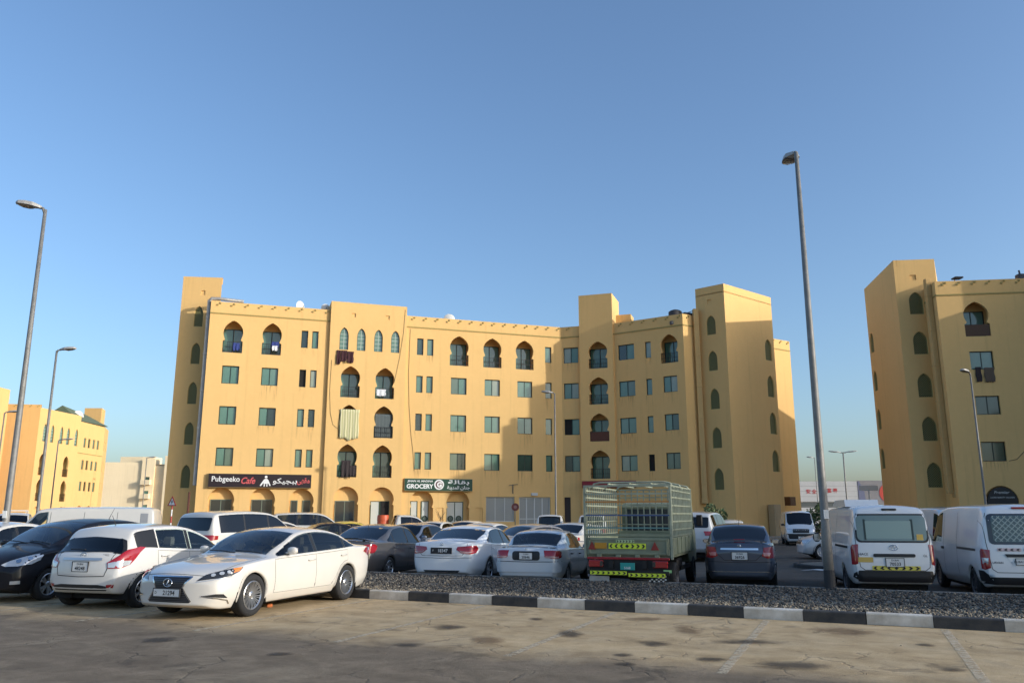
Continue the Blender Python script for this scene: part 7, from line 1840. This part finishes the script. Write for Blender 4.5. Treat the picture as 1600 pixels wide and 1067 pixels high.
# plants
def leafy(name, label, x, y, z, rx, rz, n, cols, seed, leaf=.16, trunk=None, cat='shrub', fronds=False):
    root = empty(name, (x,y,z), 0, label, cat); rng = np.random.default_rng(seed); mb = MB()
    for i in range(n):
        d = rng.normal(size=3); d /= np.linalg.norm(d); r = rng.uniform(.35,1)**.5
        p = Vector((d[0]*rx*r, d[1]*rx*r, rz+d[2]*rz*r)); p.z += .15*rz*math.sin(7*p.x+seed)
        a = Vector(rng.normal(size=3)).normalized(); b = a.cross(Vector(rng.normal(size=3))).normalized(); l = leaf*rng.uniform(.6,1.3)
        mb.mi = int(rng.integers(0, len(cols))); mb.add([p-a*l*.5, p+b*l*.22, p+a*l*.5, p-b*l*.22], [(0,1,2,3)])
    mb.build('foliage', cols, root, fix=False)
    t = MB()
    for k in range(5):
        a = 2*math.pi*k/5; t.tube([(0,0,0),(math.cos(a)*rx*.2,math.sin(a)*rx*.2,rz*.6),(math.cos(a)*rx*.5,math.sin(a)*rx*.5,rz*1.4)], [.04,.03,.012], 6)
    t.build('stems', mat('bark', (.14,.10,.065), .9), root); return root
GN = [mat('leaf_dark', (.035,.06,.018), .7), mat('leaf_mid', (.06,.10,.03), .7), mat('leaf_light', (.11,.14,.05), .7)]
leafy('bush', 'dark green bush beside the white van facing us', 18.75,50.6,Z_FAR, .9, 1.2, 1500, GN, 1, .22)
leafy('bush', 'dark green bush behind the right tall lamp post', 19.3,47.2,Z_FAR, .8, .85, 900, GN, 2, .2)
leafy('bush', 'green bush leaning out behind the caged truck', 10.9,45.0,Z_FAR, .85, 1.15, 1200, GN, 3, .2)
for (s, h, lb, sd) in ((5.9,.62,'potted green plant left of the third cafe arch',4),(6.7,.7,'potted green plant in front of the third cafe arch',5),(7.3,.5,'low potted plant right of the third cafe arch',6)):
    q = Ap(s,1.0); leafy('potted_plant', lb, q.x, q.y, Z_FAR+.25, .38, h+.15, 380, GN[1:], sd, .16, cat='plant')
# bare little tree by the grocery
def bare_tree(x, y, z, label):
    root = empty('bare_tree', (x,y,z), 0, label, 'tree'); rng = random.Random(3); t = MB(); t.tube([(0,0,0),(.03,.02,.9),(.0,.03,1.5)], [.045,.035,.028], 7); t.build('trunk', mat('bark', (.14,.10,.065), .9), root, smooth=True)
    b = MB()
    for k in range(7):
        a = rng.uniform(0,6.28); l = rng.uniform(.5,.9); p0 = Vector((.0,.03,1.0+.09*k)); p1 = p0+Vector((math.cos(a)*l*.6,math.sin(a)*l*.4,l*.8)); b.tube([p0,p0.lerp(p1,.5)+Vector((0,0,.05)),p1], [.018,.012,.005], 5)
        for j in range(3): q = p0.lerp(p1,.5+.15*j); b.tube([q,q+Vector((rng.uniform(-.25,.25),rng.uniform(-.2,.2),.25))], [.008,.003], 4)
    b.build('crown', mat('bark', (.14,.10,.065), .9), root)['kind'] = 'stuff'
q = Ap(18.1,.8); bare_tree(q.x, q.y, Z_FAR, 'bare little tree between the grocery doors')

# wall fittings on the ground floor
mb = MB(); mb.cbox(0,-.12,0,.55,0,.22,.02); q = Ap(25.9,.0); o = mb.build('wall_lamp', mat('fitting_white', (.6,.6,.58), .5), None, (q.x,q.y,3.05), aang); tag(o, 'white box lamp over the grey folding gate', 'wall lamp')
mb = MB(); mb.bar((0,-.05,0),(0,-.05,.75),.05); mb.bar((-.4,-.25,.65),(.4,-.1,.75),.04); mb.bar((0,0,.3),(0,-.1,.3),.04); q = Ap(24.3,.0); o = mb.build('wall_bracket', M_STEEL, None, (q.x,q.y,3.2), aang); tag(o, 'dark bracket on the wall above the grey shop shutter', 'bracket')
mb = MB(); mb.cbox(0,-.35,0,1.0,0,.32,.02); mb.box(.05,-.36,.03,.95,-.35,.29); q = C0+bd*.9+bn*.0; o = mb.build('meter_box', mat('meter_brown', (.12,.06,.04), .7), None, (q.x,q.y,.2), math.atan2(bd.y,bd.x)); tag(o, 'brown box low on the wall beside the brown door', 'box')
mb = MB(); mb.cbox(-.45,-.3,0,.45,.3,1.5,.03); mb.cbox(-.3,-.32,.5,.3,-.3,1.3,.01); o = mb.build('utility_cabinet', mat('cabinet_sand', (.50,.36,.20), .7, var=.1), None, (20.9,65.9,Z_FAR), R(40)); o.scale = (1,1,1.7); tag(o, 'sand coloured utility cabinet at the foot of the right stair tower', 'cabinet')
mb = MB(); mb.cbox(-.4,-.35,0,.4,.35,.75,.03); mb.box(-.3,-.36,.1,.3,-.35,.65); o = mb.build('air_conditioner', mat('ac_rust', (.16,.09,.05), .8, var=.3), None, (24.6,73.2,2.3), R(34)); tag(o, 'rusty box unit on the wing wall above the white van', 'air conditioner')
mb = MB(); mb.cbox(-.28,-.05,0,.28,.05,.5,.02); mb.bar((-.2,0,-.9),(-.2,0,0),.05); mb.bar((.2,0,-.9),(.2,0,0),.05); o = mb.build('notice_board', M_SWH, None, (11.9,44.2,Z_FAR+.9), R(-10)); tag(o, 'white notice board beside the bush behind the caged truck', 'board')
# round traffic island with dark kerb, and a loose sheet standing in for its white-painted kerb
ic = Vector((13.4,26.6)); mb = MB(); rI = 2.3
mb.lathe([(0,rI),(.10,rI),(.13,rI-.03),(.13,rI-.16),(.09,rI-.18)], 40, 'z'); o = mb.build('traffic_island', mat('island_kerb', (.035,.034,.034), .8, var=.3), None, (11.95,28.4,Z_FAR)); tag(o, 'round dark kerbed island behind the right lamp post', 'traffic island')
mb = MB(); mb.add([(rI*.95*math.cos(2*math.pi*k/40), rI*.95*math.sin(2*math.pi*k/40), .09) for k in range(40)], [tuple(range(40))]); mb.build('island_fill', G_BED, o)
mb = MB(); mb.add([(-.5,-.1,.0),(-.1,-.16,.03),(.3,-.05,.0),(.5,.1,.02),(.1,.14,.04),(-.3,.08,.01)], [(0,1,5),(1,4,5),(1,2,4),(2,3,4)]); o = mb.build('white_kerb_sheet', M_SHEET, None, (9.75,27.0,Z_FAR+.004), R(-10)); tag(o, 'white sheet standing in for the painted kerb of the island, beside the slate saloon', 'kerb_paint')
mb = MB(); mb.cbox(-.05,-.04,0,.05,.04,.06,.012); o = mb.build('brick_chock', mat('chock_orange', (.55,.16,.05), .8), None, (-4.36,15.25,Z_NEAR), R(20)); tag(o, 'small orange block on the ground behind the cream saloon front wheel', 'block')
mb = MB(); mb.cbox(-.1,-.07,0,.1,.07,.09,.03); 

# red fascia behind the caged truck
p = C0+bd*1.72+bn*.26; root = empty('shop_sign', (p.x,p.y,3.66), math.atan2(bd.y,bd.x), 'plain dark red fascia low on the main block behind the caged truck', 'sign')
mb = MB(); mb.cbox(0,-.22,0,4.5,-.01,.56,.02); mb.build('sign_box', mat('sign_edge_red', (.16,.012,.018), .5), root); mb = MB(); mb.box(.04,-.232,.04,4.46,-.22,.52); mb.build('sign_face', mat('sign_face_red', (.26,.014,.022), .45), root)
